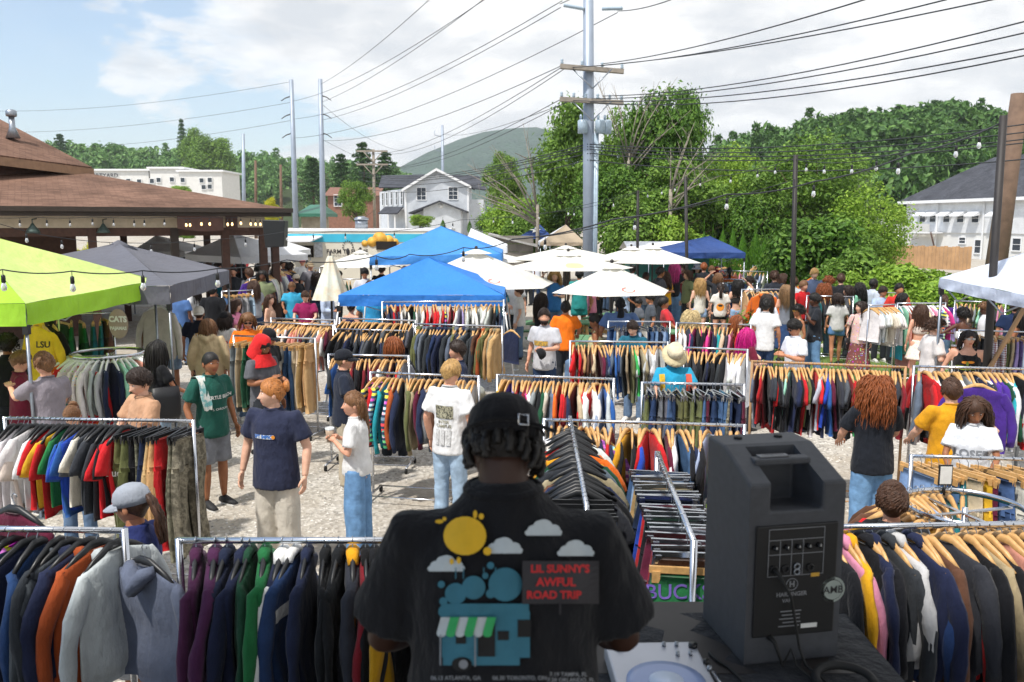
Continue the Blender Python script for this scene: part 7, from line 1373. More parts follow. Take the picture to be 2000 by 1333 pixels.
hang((1872, 645, 2060, 651), 1.5, 'rack of patterned trousers at the right edge', 'right edge rack of trousers', ('floral', 'patterned', 'charcoal', 'white', 'plaid', 'olive', 'beige', 'lavender', 'grey', 'mid-blue denim', 'indigo denim', 'black'), 'w', 'pants', .075, 8)
hang((112, 616, 222, 611), 1.95, 'rack of green trousers under the lime tent', 'green trouser rack under the lime tent', ('dark green', 'dark green', 'green', 'olive', 'green', 'dark green', 'teal', 'olive', 'teal', 'dark green', 'brown', 'tan'), 'w', 'pants', .10, 8)
hang((1392, 522, 1440, 511), 1.6, 'rack of dark coats under the navy tent', 'rack under the navy tent', ('dark red', 'charcoal', 'black', 'brown', 'black', 'tan'), 'w', 'jacket', .2, 6, post=BLKPOLE)
hang((1290, 514, 1345, 514), 1.6, 'back rack between umbrella and navy tent', 'back rack beside the navy tent', ('white', 'navy', 'red', 'bright red', 'black', 'white'), 'w', 'long', .22, 6)
hang((520, 526, 625, 524), 1.55, 'far chrome rack in the crowd left of the closed umbrella', 'far rack in the crowd', MIX1, 'w', 'shirt', .16, 6)
hang((650, 546, 745, 545), 1.55, 'far chrome rack behind the closed umbrella', 'far rack behind the closed umbrella', MIX1, 'w', 'shirt', .13, 6)
# single garments shown face-on
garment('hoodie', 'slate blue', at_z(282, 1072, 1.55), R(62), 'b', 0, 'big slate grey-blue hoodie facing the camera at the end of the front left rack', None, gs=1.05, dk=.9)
o = garment('long', 'maroon', at_z(28, 972, 1.72), R(72), 'b', 0, 'maroon sweatshirt held up on a black hanger at the left edge', None)
garment('jacket', 'yellow', at_z(75, 622, 1.98), R(62), 'w', 0, 'yellow quarter-zip jacket hanging from the lime tent leg', None, gs=1.15)
garment('jacket', 'black', at_z(98, 622, 1.94), R(50), 'w', 0, 'black jacket hanging behind the yellow jacket', None, gs=1.15)
garment('long', 'off-white', at_z(310, 590, 2.0), R(80), 'p', 1, 'cream sweatshirt hanging from the grey tent frame', None, gs=1.1)
garment('jersey', 'purple', at_z(1912, 742, 1.6), R(80), 'w', 0, 'purple velour top facing the camera on the jersey rack', None)
garment('tank', 'navy', at_z(1000, 640, 1.62), R(50), 'w', 1, 'navy sports vest with white edging hanging right of the blue tent', None, 'yoke', TRIMN, gs=.82)
garment('tee', 'tie-dye', at_z(1160, 832, 1.52), R(60), 'w', 0, 'rainbow tie-dye t-shirt facing the camera on the cross rack', None)
garment('hoodie', 'orange', at_z(1492, 566, 1.6), R(80), 'w', 1, 'orange jacket thrown over the lawn rack', None, gs=1.2)
# green basketball shorts facing us at the end of the bottoms rack
c = at_z(1350, 1062, 1.5); so = garment('shorts', 'green', c + Vector((.02, -.05, 0)), R(88), 'w', 0, 'green basketball shorts with purple lettering at the end of the bottoms rack', None, gs=1.25)

# ---- round racks
def round_rack(c, rad, z, lab, seq, kind, hg, rl, n, a0=0, a1=6.283):
    e = empty('round_rack', (c.x, c.y, 0), label=lab, cat='clothes rack'); mb = MB(); pts = [(rad * math.cos(t), rad * math.sin(t), z) for t in np.linspace(0, 6.2832, 41)]; V = []
    for x, y, zz_ in pts:
        k = 1 - .006 / rad
        V += [(x, y, zz_ - .02), (x, y, zz_ + .02), (x * k, y * k, zz_ + .02), (x * k, y * k, zz_ - .02)]
    mb.add(V, [(i * 4 + j, i * 4 + (j + 1) % 4, i * 4 + 4 + (j + 1) % 4, i * 4 + 4 + j) for i in range(40) for j in range(4)]); mb.obj('ring', CHROME, e)
    for i in range(2): a = R(15 + 90 * i); mb = MB(); mb.box((0, 0, z - .03 - .012 * i), (2 * rad, .03, .01), rot=Matrix.Rotation(a, 3, 'Z')); mb.obj('spoke', CHROME, e)
    mb = MB(); mb.cyl((0, 0, .05), (0, 0, z), .018); mb.obj('post', CHROME, e)
    for i in range(4): a = R(45 + 90 * i); mb = MB(); mb.tube([(0, 0, .12), (.4 * math.cos(a), .4 * math.sin(a), .02)], .014, 8); mb.obj('leg', CHROME, e)
    for i in range(n):
        a = a0 + (a1 - a0) * (i + gr.uniform(.2, .8)) / n; p = Vector((c.x + rad * math.cos(a), c.y + rad * math.sin(a), z + .018)); it = seq[int(i / n * len(seq))]; kd = kind
        if isinstance(it, tuple): it, kd = it
        garment(kd, it, p, a + math.pi / 2 + R(gr.gauss(0, 8)), hg, 0 if c.y < 9 else 1, '%s %s, %s round the %s' % (it, KN[kd], ORD[i], rl), 'clothes: ' + rl)
    return e
cr = at_z(1885, 992, 1.42); er = round_rack(cr, .36, 1.42, 'round chrome rack with wooden hangers on the right', ('teal', 'white', 'light blue', 'charcoal', 'brown', 'red', 'black', 'beige', 'mustard', 'light grey', 'maroon', 'navy', 'white', 'black', 'patterned', 'grey'), 'tee', 'w', 'right round rack', 26, R(60), R(330))
mb = MB(); mb.box((0, 0, .09), (.09, .012, .14)); mb.box((0, -.008, .09), (.076, .004, .12), 1); mb.cyl((0, 0, -.05), (0, 0, .02), .008, m=0); mb.obj('price_sign', [BLACKP, PW], er, loc=(.04, .34, 1.44))
cl_ = at_z(210, 690, 1.5); round_rack(cl_, .46, 1.5, 'round chrome rack with white hangers under the lime tent', ('maroon', 'navy', 'light blue', 'orange', 'red', ('floral', 'long'), ('floral', 'long'), 'white', 'light grey', 'navy', 'mint', 'mint', 'salmon', 'red', 'floral', 'white'), 'long', 'p', 'left round rack', 26, R(165), R(385))
garment('long', 'red', Vector((cl_.x - .10, cl_.y - .50, 1.5)), R(82), 'p', 1, 'dark red quarter-zip facing the camera on the left round rack', None, gs=1.05)
garment('long', 'orange', Vector((cl_.x - .24, cl_.y - .44, 1.46)), R(70), 'p', 1, 'orange sweatshirt beside the dark red quarter-zip', None, gs=1.05)
# ================================================================ tents
def tarp(name, c, var=.07):
    c = lin(c); m, b = newmat(name); b.inputs['Roughness'].default_value = .6; b.inputs['Specular IOR Level'].default_value = .3
    col_ = RAMP(noise(1.6, 4), [(.3, tuple(x * (1 - var) for x in c)), (.7, tuple(min(1, x * (1 + var)) for x in c))]); L(col_, b.inputs['Base Color']); bump(b, MA('ADD', noise(2.4, 3, .5), MA('MULTIPLY', noise(9, 3, .5, stretch=(1, 1, .4)), .35)), .8, .07)
    t = N('ShaderNodeBsdfTranslucent'); L(col_, t.inputs[0]); mx = N('ShaderNodeMixShader'); mx.inputs[0].default_value = .22; L(b.outputs[0], mx.inputs[1]); L(t.outputs[0], mx.inputs[2]); L(mx.outputs[0], nt.nodes['Material Output'].inputs[0]); return m
TG, TGR, TB, TN, TW = tarp('tarp_lime', 'a5d83c'), tarp('tarp_grey', '6c6d76'), tarp('tarp_blue', '3a86dc'), tarp('tarp_navy', '35528f'), tarp('tarp_white', 'e4e6ea'); TT, TR = tarp('tarp_tan', 'b6a58e'), tarp('tarp_red', 'b93a3e'); TO = tarp('tarp_orange', 'dd7d22'); TLB = tarp('tarp_pale', 'd5def0'); TLG = tarp('tarp_lime_sunlit', 'cfe388')  # TLG: paler copy of the lime, light-washed cloth put into the colour
def tent(C4, apex, lab, mats, val=.22, legs=(1, 1, 1, 1), splay=0, sag=.12, vent=False):
    """C4: four eave corners (top of valance, any order round), apex point"""
    C4 = [Vector(c) for c in C4]; cen = sum(C4, Vector()) / 4; apex = Vector(apex); e = empty('canopy_tent', (cen.x, cen.y, 0), label=lab, cat='tent'); o0 = Vector((cen.x, cen.y, 0)); n = 12; m = 8
    if not isinstance(mats, (list, tuple)): mats = [mats] * 4
    for k in range(4):
        a, b = C4[k] - o0, C4[(k + 1) % 4] - o0; ap = apex - o0; V = []
        for i in range(m + 1):
            t = i / m
            for j in range(n + 1):
                s = j / n; p = a.lerp(b, s).lerp(ap, t); ed_ = 4 * s * (1 - s); p.z -= sag * math.sin(math.pi * t) * ed_ * (1 - t * .3) + .05 * ed_ * (1 - t) ** 2 * 0; p.z += .006 * math.sin(11 * s + 7 * t + k); V.append(p)
        mb = MB(); mb.add(V, [(i * (n + 1) + j, i * (n + 1) + j + 1, (i + 1) * (n + 1) + j + 1, (i + 1) * (n + 1) + j) for i in range(m) for j in range(n)]); mb.obj('roof_panel', mats[k], e)
        nn = Vector((b.y - a.y, a.x - b.x, 0)).normalized() * (-1); out = nn if nn.dot((a + b) / 2) > 0 else -nn; V = []
        for i in range(5):
            for j in range(25): s = j / 24; p = a.lerp(b, s) + out * (.004 + .018 * (i / 4) * math.sin(s * 21 + i + k)) - Vector((0, 0, val * i / 4)); V.append(p)
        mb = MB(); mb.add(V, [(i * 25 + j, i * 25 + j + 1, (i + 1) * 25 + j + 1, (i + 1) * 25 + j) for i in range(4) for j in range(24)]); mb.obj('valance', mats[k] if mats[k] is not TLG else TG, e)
    for k in range(4):
        c = C4[k] - o0; d = Vector((c.x, c.y, 0)).normalized(); c = c - d * .03
        if legs[k]: mb = MB(); f = Vector((c.x, c.y, 0)) + d * splay; mb.box(f + Vector((0, 0, .006)), (.12, .12, .012)); mb.tube([f, Vector((c.x, c.y, c.z - .02))], [.022, .019], 4); mb.obj('leg', WHITEP if splay else STEEL, e); mb = MB(); mb.box(Vector((c.x, c.y, c.z - val - .04)) + d * splay * (val / c.z), (.06, .06, .1)); mb.obj('bracket', BLACKP, e)
        a, b = C4[k] - o0, C4[(k + 1) % 4] - o0; mb = MB(); q = [a.lerp(b, s) - Vector((0, 0, .06 + (.22 if i % 2 else 0))) - Vector(((a + b).x, (a + b).y, 0)).normalized() * .04 for i, s in enumerate((0, .25, .5, .75, 1))]; mb.tube(q, .011, 5); mb.obj('truss', STEEL, e)
    if vent: mb = MB(); mb.rings([(apex.x - o0.x, apex.y - o0.y, apex.z - .12, .34, .34), (apex.x - o0.x, apex.y - o0.y, apex.z + .05, .02, .02)], 4); mb.obj('vent_cap', mats[0], e)
    return e
def sq(pa, pb, depth, left=True):
    d = pb - pa; n_ = Vector((-d.y, d.x, 0)).normalized() * depth; return [pa, pb, pb + n_, pa + n_]
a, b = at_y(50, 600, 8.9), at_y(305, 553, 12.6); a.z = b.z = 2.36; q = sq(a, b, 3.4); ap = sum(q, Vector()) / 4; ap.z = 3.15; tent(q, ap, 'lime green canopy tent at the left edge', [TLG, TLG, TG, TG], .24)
a, b = at_y(331, 567, 12.0), at_y(447, 527, 16.2); a.z = b.z = 2.32; q = sq(a, b, 3.6); ap = at_y(232, 475, 15.2); tent(q, ap, 'grey canopy tent between the lime tent and the porch', TGR, .26, vent=True)
a, b = at_y(661, 577, 15.2), at_y(985, 577, 15.2); q = sq(a, b, 2.95); ap = sum(q, Vector()) / 4; ap.z = at_y(823, 503, ap.y).z; tent(q, ap, 'nearer bright blue canopy tent with slanted white legs', TB, .2, splay=.35)
a, b = at_y(722, 503, 20.5), at_y(980, 496, 20.5); q = sq(a, b, 3.2); ap = sum(q, Vector()) / 4; ap.z = at_y(862, 442, ap.y).z; ap.x = at_y(862, 442, ap.y).x; tent(q, ap, 'farther light blue canopy tent behind the bright blue one', tarp('tarp_sky', '4a92dc'), .2)
a, b = at_y(905, 482, 25), at_y(990, 482, 25); q = sq(a, b, 3); ap = at_y(920, 446, 26.5); tent(q, ap, 'white canopy tent behind the light blue tent', TW, .2)
a, b = at_y(1296, 494, 27), at_y(1456, 494, 27); q = sq(a, b, 3); ap = at_y(1386, 461, 28.5); tent(q, ap, 'navy blue canopy tent in front of the pointed cedars', TN, .18)
a, b = at_y(1836, 540, 12.5), at_y(2010, 592, 9.4); a.z = b.z = 2.4; q = [a, b, b + Vector((2.6, 1.8, 0)), a + Vector((2.6, 1.8, 0))]; ap = sum(q, Vector()) / 4; ap.z = 2.85; tent(q, ap, 'pale white canopy tent at the right edge', TLB, .15)
a, b = at_y(362, 497, 26), at_y(470, 503, 25); q = sq(a, b, 3); ap = at_y(455, 456, 27); tent(q, ap, 'white canopy tent under the porch with grey shaded side', TW, .2)
a, b = at_y(470, 495, 29), at_y(566, 492, 29); q = sq(a, b, 3); ap = at_y(515, 458, 30.5); tent(q, ap, 'white canopy tent left of the food trailer', TW, .2)
a, b = at_y(255, 492, 30), at_y(360, 492, 30); q = sq(a, b, 3); ap = at_y(305, 460, 31.5); tent(q, ap, 'white canopy tent behind the porch posts', TW, .2)
a, b = at_y(1015, 462, 42), at_y(1075, 460, 42); q = sq(a, b, 3); ap = at_y(1055, 439, 43.5); TNF = tarp('tarp_flag_blue', '34508e'); et = tent(q, ap, 'navy and red canopy tent with a white star', [TNF, TR, TNF, TNF], .15)
mb = MB(); Vs = []; 
for i in range(10): r_ = .3 if i % 2 == 0 else .12; t_ = R(90 + 36 * i); Vs.append((r_ * math.cos(t_), r_ * math.sin(t_)))
c_ = q[0].lerp(q[1], .5).lerp(Vector(ap), .45) + Vector((-.1, -.06, .02)); mb.add([c_ + Vector((x, .9 * y * .75, y * .55)) for x, y in Vs], [tuple(range(10))], 0, False); o = mb.obj('star', PW, et); o.matrix_parent_inverse = Matrix.Translation(et.location).inverted()
a, b = at_y(1055, 474, 38), at_y(1143, 474, 38); q = sq(a, b, 3); ap = at_y(1105, 439, 39.5); tent(q, ap, 'tan canopy tent with white peak left of the big pole', [TT, TW, TW, TW], .15)
p = at_y(1590, 585, 23.5); q = [Vector((p.x - .9, 23.0, .9)), Vector((p.x + .9, 23.0, .9)), Vector((p.x + .9, 24.4, .9)), Vector((p.x - .9, 24.4, .9))]; tent(q, Vector((p.x, 23.7, at_y(1585, 540, 23.7).z)), 'small orange tent among the back racks', TO, .6, sag=.02)
# green shed doors with white roof behind umbrellas
a, b = at_y(1235, 505, 31), at_y(1385, 505, 31); SHD = empty('market_shed', ((a.x + b.x) / 2, 31, 0), label='dark green shed with pale roof behind the umbrellas', cat='shed'); w2 = (b.x - a.x) / 2; zt = at_y(1300, 490, 31).z
mb = MB(); mb.box((0, 1, zt / 2), (2 * w2, 2, zt)); mb.obj('wall', simple('shed_green', '1f5a50', .7, 0, .15), SHD); zr = at_y(1300, 473, 31).z; mb = MB(); mb.add([(-w2 - .2, -.4, zt), (w2 + .2, -.4, zt), (w2 + .2, 1, zr), (-w2 - .2, 1, zr), (w2 + .2, 2.4, zt), (-w2 - .2, 2.4, zt)], [(0, 1, 2, 3), (3, 2, 4, 5)], 0, False); mb.obj('roof', WTRIM, SHD)
# ================================================================ market umbrellas
def umbrella(u, vt, vb, hw, Y, lab, rot=0, sides=6, tilt=0, logo=None):
    t = at_y(u, vt, Y); zb = at_y(u, vb, Y).z; r_ = hw * 1.1 / F * Y; e = empty('market_umbrella', (t.x, Y, 0), rot, label=lab, cat='umbrella'); h = t.z - zb; m = 7
    for k in range(sides):
        a0_, a1_ = 6.2832 * k / sides, 6.2832 * (k + 1) / sides; V = []
        for i in range(m + 1):
            f = i / m
            for j in range(7):
                s = j / 6; x = (math.cos(a0_) * (1 - s) + math.cos(a1_) * s) * r_ * f; y = (math.sin(a0_) * (1 - s) + math.sin(a1_) * s) * r_ * f; V.append((x, y, t.z - h * f - .10 * math.sin(math.pi * f) * 4 * s * (1 - s) * .6 + .03 * (1 - f)))
        mb = MB(); mb.add(V, [(i * 7 + j, i * 7 + j + 1, i * 7 + 8 + j, i * 7 + 7 + j) for i in range(m) for j in range(6)]); mb.obj('canopy_panel', TUM, e)
        mb = MB(); mb.tube([(0, 0, t.z - .28), (math.cos(a0_) * r_ * .98, math.sin(a0_) * r_ * .98, zb - .03)], .01, 5); mb.obj('rib', BLKPOLE, e)
    V = []
    for k in range(sides):
        for f, dz in ((.04, .06), (.2, -.03)): V.append((math.cos(6.2832 * k / sides) * r_ * f, math.sin(6.2832 * k / sides) * r_ * f, t.z + dz))
    mb = MB(); mb.add(V + [(0, 0, t.z + .07)], [(2 * k, 2 * k + 1, (2 * k + 3) % (2 * sides), (2 * k + 2) % (2 * sides)) for k in range(sides)] + [(2 * k, (2 * k + 2) % (2 * sides), 2 * sides) for k in range(sides)]); mb.obj('vent_cap', TUM, e)
    mb = MB(); mb.cyl((0, 0, .0), (0, 0, t.z + .04), .024, n=10); mb.obj('pole', BLKPOLE, e); mb = MB(); mb.sphere((0, 0, t.z + .1), .04, 8, 6); mb.obj('finial', BLKPOLE, e)
    if logo:
        for k, mt, rr, ff in logo:
            am = 6.2832 * (k + .5) / sides; f = ff; cx_, cy_ = math.cos(am) * r_ * f * math.cos(math.pi / sides), math.sin(am) * r_ * f * math.cos(math.pi / sides); rad_ = Vector((math.cos(am) * r_ * math.cos(math.pi / sides), math.sin(am) * r_ * math.cos(math.pi / sides), -h)).normalized(); tg = Vector((-math.sin(am), math.cos(am), 0)); nn = tg.cross(rad_); nn = nn if nn.z > 0 else -nn; c = Vector((cx_, cy_, t.z - h * f + .03 * (1 - f) - .06 * math.sin(math.pi * f))) + nn * .012
            mb = MB(); V, Fc = disc2(rr, rr * .75, 16, 3)
            if mt is LOGR: V = []; Fc = []; [(V.extend([(math.cos(t_) * q_, math.sin(t_) * q_ * .8)  for q_ in (rr, rr * .78)]), Fc.append((2 * i, 2 * i + 1, 2 * i + 3, 2 * i + 2)) if i < 12 else None) for i, t_ in enumerate(np.linspace(0, 4.6, 13))]
            mb.add([c + tg * x + rad_ * y for x, y in V], Fc, 0, False); mb.obj('logo', mt, e)
    return e
TUM = tarp('umbrella_canvas', 'e2e0d8', .05); LOGR = tarp('logo_red', 'd7827c'); LOGO_ = tarp('logo_peach', 'e8c8a0')
umbrella(930, 493, 556, 150, 18.5, 'white market umbrella behind the bright blue tent', .35, 6, logo=[(3, LOGO_, .28, .6), (4, LOGR, .13, .75)])
umbrella(935, 487, 510, 95, 24.5, 'small white market umbrella in front of the light blue tent', .2)
umbrella(1195, 521, 570, 112, 16.2, 'nearest white market umbrella in the centre', .28, 6, logo=[(4, LOGR, .13, .76)])
umbrella(1110, 497, 524, 118, 20.2, 'white market umbrella behind the nearest one', .1, 6, logo=[(4, LOGO_, .28, .6)])
umbrella(1105, 484, 506, 112, 25, 'farthest white market umbrella left of the big pole', .4)
umbrella(1233, 486, 511, 95, 26, 'left of two white market umbrellas by the green shed', .2)
umbrella(1275, 484, 512, 90, 24.5, 'right of two white market umbrellas by the green shed', .5)
umbrella(704, 493, 520, 72, 24, 'white market umbrella in front of the food trailer', .3)
# closed umbrella
t = at_y(645, 500, 19.2); e = empty('closed_umbrella', (t.x, 19.2, 0), label='closed cream umbrella with orange patches left of the bright blue tent', cat='umbrella'); mb = MB(); zb = at_y(645, 586, 19.2).z; V = []
for i in range(9):
    f = i / 8
    for j in range(24): a = 6.2832 * j / 24; rr = (.05 + .31 * f) * (1 + .22 * math.sin(6 * a)); V.append((rr * math.cos(a), rr * math.sin(a), t.z - (t.z - zb) * f))
mb.add(V, [(i * 24 + j, i * 24 + (j + 1) % 24, (i + 1) * 24 + (j + 1) % 24, (i + 1) * 24 + j) for i in range(8) for j in range(24)]); mb.obj('canopy', specks('canvas_patches', 'd8c0a0', 'd9dccd', 1.2), e); mb = MB(); mb.cyl((0, 0, 0), (0, 0, t.z + .1), .025); mb.obj('pole', BLKPOLE, e)
# ================================================================ picnic tables, barrel, cars
PGRN = simple('green_plank', '5d8a64', .7, 0, .15, 6); PTIM = simple('raw_timber', 'c09a62', .8, 0, .2, 6)
def picnic(u, v, Y, rz, lab):
    p = at_y(u, v, Y); e = empty('picnic_table', (p.x, Y, 0), rz, label=lab, cat='picnic table')
    for i in range(5): mb = MB(); mb.box((0, -.3 + .15 * i, .75), (1.8, .135, .04)); mb.obj('plank', PGRN, e)
    for s in (-1, 1):
        for i in range(2): mb = MB(); mb.box((0, s * (.62 + .14 * i), .45), (1.8, .13, .04)); mb.obj('seat_plank', PGRN, e)
        for y_ in (-1, 1): mb = MB(); mb.tube([(s * .65, y_ * .25, .73), (s * .65, y_ * .68, 0)], .05, 4); mb.obj('leg', PTIM, e)
        mb = MB(); mb.box((s * .65, 0, .41), (.05, 1.5, .09)); mb.obj('cross_brace', PTIM, e)
picnic(1092, 600, 21.0, R(4), 'green picnic table under the umbrellas where the blonde woman stands'); picnic(1128, 640, 17.6, R(80), 'green picnic table behind the man in orange'); picnic(1285, 620, 19.2, R(6), 'green picnic table beside the man in red'); picnic(1190, 590, 22.5, R(60), 'green picnic table under the nearest umbrella')
pb_ = at_z(1452, 665, .35); mb = MB(); mb.rings([(0, 0, 0, .42, .42), (0, 0, .3, .47, .47), (0, 0, .68, .5, .5), (0, 0, .7, .47, .47), (0, 0, .66, .44, .44)], 22); e = empty('barrel_planter', (pb_.x, pb_.y, 0), label='galvanised tub planter at the foot of the thin brown pole', cat='planter'); mb.obj('tub', STEEL, e); mb = MB(); V, Qd = leaves(rng.normal(0, .18, (160, 3)) * np.array([1, 1, .6]) + np.array([0, 0, .85]), np.tile([0, 0, 1.], (160, 1)), .06); mb.add([tuple(x) for x in V], [tuple(x) for x in Qd], 0, False); mb.obj('flowers', leafmat('flower_leaves', '4a7a2a', '5c9a34', 'c83a3a'), e, kind='stuff')
def car(u, v, Y, rz, c, lab):
    p = at_y(u, v, Y); e = empty('parked_car', (p.x, Y, float(gz(np.float64(p.x), np.float64(Y)))), rz, label=lab, cat='car'); pm = simple('paint_' + c, c, .25, .2, .05)
    mb = MB(); mb.prism([(-2.2, 0, .35), (2.2, 0, .35), (2.25, 0, .8), (1.3, 0, .95), (-2.1, 0, 1.0), (-2.25, 0, .7)], -.88, .88, (0, 1, 0)); mb.obj('body', pm, e, bevel=.08); mb = MB(); mb.prism([(-1.7, 0, .97), (1.15, 0, .93), (.45, 0, 1.45), (-1.2, 0, 1.48)], -.74, .74, (0, 1, 0)); mb.obj('cabin', GLASS, e, bevel=.06); mb = MB(); mb.prism([(-1.2, 0, 1.46), (.45, 0, 1.44), (.4, 0, 1.5), (-1.15, 0, 1.53)], -.7, .7, (0, 1, 0)); mb.obj('roof', pm, e)
    for sx in (-1.4, 1.4):
        for sy in (-.85, .85): mb = MB(); mb.cyl((sx, sy - .1, .32), (sx, sy + .1, .32), .32, n=16); mb.obj('wheel', RUBBER, e)
car(274, 466, 52, R(20), 'c4c8cc', 'silver car parked beyond the porch'); car(415, 464, 56, R(15), 'b02030', 'red car parked beyond the porch'); car(398, 472, 50, R(10), '20242a', 'black car parked beyond the porch')
# ================================================================ string lights
m_, b_ = newmat('bulb_glass'); b_.inputs['Base Color'].default_value = (.82, .84, .84, 1); b_.inputs['Roughness'].default_value = .1; b_.inputs['Transmission Weight'].default_value = .55; BULBG = m_
m_, b_ = newmat('bulb_lit'); b_.inputs['Base Color'].default_value = (.9, .7, .4, 1); b_.inputs['Emission Color'].default_value = (1, .62, .25, 1); b_.inputs['Emission Strength'].default_value = 2.0; BULBL = m_
mb = MB(); mb.cyl((0, 0, 0), (0, 0, -.05), .004, n=5); mb.rings([(0, 0, -.05, .012, .012), (0, 0, -.065, .02, .02), (0, 0, -.125, .021, .021), (0, 0, -.13, .012, .012)], 10); SOCK = mb.mesh('socket', [BLACKP]); mb = MB(); mb.rings([(0, 0, -.125, .014, .014), (0, 0, -.15, .024, .024), (0, 0, -.18, .030, .030), (0, 0, -.205, .022, .022), (0, 0, -.215, .004, .004)], 10); BULB = mb.mesh('bulb', [BULBG])
def strand(pts, bulbs, lab, r=.007, lit=False, sag=.03, cable=None):
    """pts: (u, v, Y) along the cable; bulbs: (u) positions where lamps hang"""
    Pn = [at_y(*q) for q in pts]; e = empty('string_lights', Pn[0], label=lab, cat='string lights'); path = []; us = []
    for i in range(len(Pn) - 1):
        for k in range(8): f = k / 8; p = Pn[i].lerp(Pn[i + 1], f); p.z -= sag * 4 * f * (1 - f); path.append(p); us.append(pts[i][0] + (pts[i + 1][0] - pts[i][0]) * f)
    path.append(Pn[-1]); us.append(pts[-1][0]); mb = MB(); mb.tube([p - Pn[0] for p in path], r, 6); mb.obj('cable', WIRE, e)
    for u in bulbs:
        k = min(range(len(us)), key=lambda i: abs(us[i] - u)); p = path[k] - Pn[0]; s = ob('socket', SOCK, e, p); ob('bulb', BULB, s, mats={0: BULBL} if lit else None)
strand([(-60, 520, 8.2), (5, 527, 8.3), (140, 530, 8.6), (278, 529, 9), (424, 525, 9.6), (560, 508, 11)], (5, 140, 278, 424), 'string lights sagging across the lime and grey tents')
strand([(560, 508, 11), (735, 500, 12), (800, 497, 12.4), (905, 484, 12.6), (1000, 468, 13), (1240, 425, 14.5), (1555, 350, 18.5)], (735, 905, 1073, 1248), 'long string lights from the porch over the blue tent to the brown pole', sag=.06)
strand([(-40, 425, 15), (100, 462, 16.5), (250, 475, 17.5), (420, 468, 18.5), (560, 452, 22.5)], (40, 115, 205, 292, 382, 472), 'string lights in front of the porch posts')
strand([(560, 455, 22.5), (660, 452, 24), (770, 452, 25), (900, 430, 26), (1060, 418, 27), (1246, 375, 30)], (530, 608, 676, 770, 862, 890, 1000, 1100), 'string lights over the food trailer to the thin dark pole')
strand([(1000, 468, 13), (1200, 428, 12.5), (1420, 380, 12), (1590, 355, 12), (1780, 300, 11.8), (1960, 238, 11.6)], (1420, 1592, 1762, 1868, 1910), 'thick string lights rising to the black pole on the right', r=.011, sag=.05)
strand([(1554, 308, 18.5), (1480, 330, 21), (1400, 345, 24), (1339, 350, 26)], (1520, 1480, 1430, 1370), 'string lights between the brown pole and the pole by the navy tent')
strand([(1339, 352, 26), (1300, 365, 28), (1246, 376, 30)], (1320, 1290, 1268), 'short string lights between the two far dark poles')
strand([(1246, 376, 30), (1150, 405, 29.5), (1040, 418, 31), (940, 425, 33)], (1200, 1120, 1050, 1000, 970), 'string lights behind the big steel pole')
strand([(1554, 312, 18.5), (1650, 318, 16), (1790, 290, 13), (1960, 240, 11.6)], (1578, 1620, 1665, 1728), 'thin string lights from the brown pole to the black pole')
strand([(340, 425, 21.6), (400, 424, 22.3), (470, 424, 22.9), (545, 424, 23.6)], (362, 372, 393, 413, 440, 452, 468, 485, 500, 512), 'lit warm string lights under the porch eave', lit=True)
strand([(-30, 424, 20.2), (60, 424, 20.6), (180, 424, 21.2), (340, 424, 22)], (35, 88, 136, 180, 219, 255, 288, 317), 'unlit string lights along the tan porch beam')
# oval sign
p = at_y(231, 633, 11.2); mb = MB(); V, Fc = disc2(.14, .20, 28, 3); mb.add([(x, 0, z) for x, z in V], Fc, 0, False); mb.add([(x, .015, z) for x, z in V], [f[::-1] for f in Fc], 0, False); e = empty('oval_sign', p, R(-8), label='oval wooden sign with white lettering hanging under the lime tent', cat='sign'); mb.obj('board', simple('sign_wood', 'a08e84', .8), e)
mb = MB(); text_on(mb, 'CATS', .105, (0, -.003, .06), (1, 0, 0), (0, 0, 1), 0, .006); text_on(mb, 'PAJAMAS', .06, (0, -.003, -.06), (1, 0, 0), (0, 0, 1), 0, .003); mb.obj('lettering', PW, e)
# leaning easel at the right edge
a = at_z(1925, 760, .4); mb = MB(); mb.tube([at_y(1918, 745, 11.4), at_y(2002, 600, 11.9)], .035, 4); mb.obj('easel_leg', FW, label='light wooden easel leg leaning at the right edge', cat='easel')
# ================================================================ stage, dj, loudspeaker
ST = 1.10; ZT = 1.82; DZ = 1.125
mb = MB(); mb.box((0, .35, ST / 2), (9, 3.5, ST)); mb.obj('stage', simple('stage_black', '1e1d1c', .8, 0, .2), kind='structure')
RF = empty('added_stage_roof', (0, .3, 0), label='dark canopy roof over the stage behind the viewer', cat='roof'); mb = MB(); mb.box((0, -.1, 5.35), (10, 4.1, .12)); mb.obj('canopy', simple('added_roof_sheet', '2c2c2e', .8), RF)  # unseen roof, added and sized to shade the stage and front racks
for x in (-4.6, 4.6):
    for y in (-1.2, 1.0): mb = MB(); mb.cyl((x, y, ST), (x, y, 5.3), .05); mb.obj('post', BLKPOLE, RF)
dj = dict(u=985, v=0, h=1.8, face=0, skin='v', hair='twists', hairc='bl', shirt='tee', sc='black', pants='jeans', pc='char', bulk=1.15, lean=.14, hpit=.62, drop=.05, hz=.055, hy=.03, armL='dj', armR='dj', slv=.76, slr=1.1, loose=1.06, hem=.74, hs=.97)
A, J = body_mb(dj, 0); RAW.clear(); kb = want(('djbody',), A, .010, 4, [SKIN]); ks = want(('djshirt',), shirt_mb(dj, J, 'tee'), .0095, 7, [CLOTH], .0018); kp = want(('djpants',), pants_mb(dj, J, 'jeans'), .014, 4, [CLOTH], .004); bake_all()
me = BAKED[ks]; co = np.empty(len(me.vertices) * 3, np.float32); me.vertices.foreach_get('co', co); c = co.reshape(-1, 3)
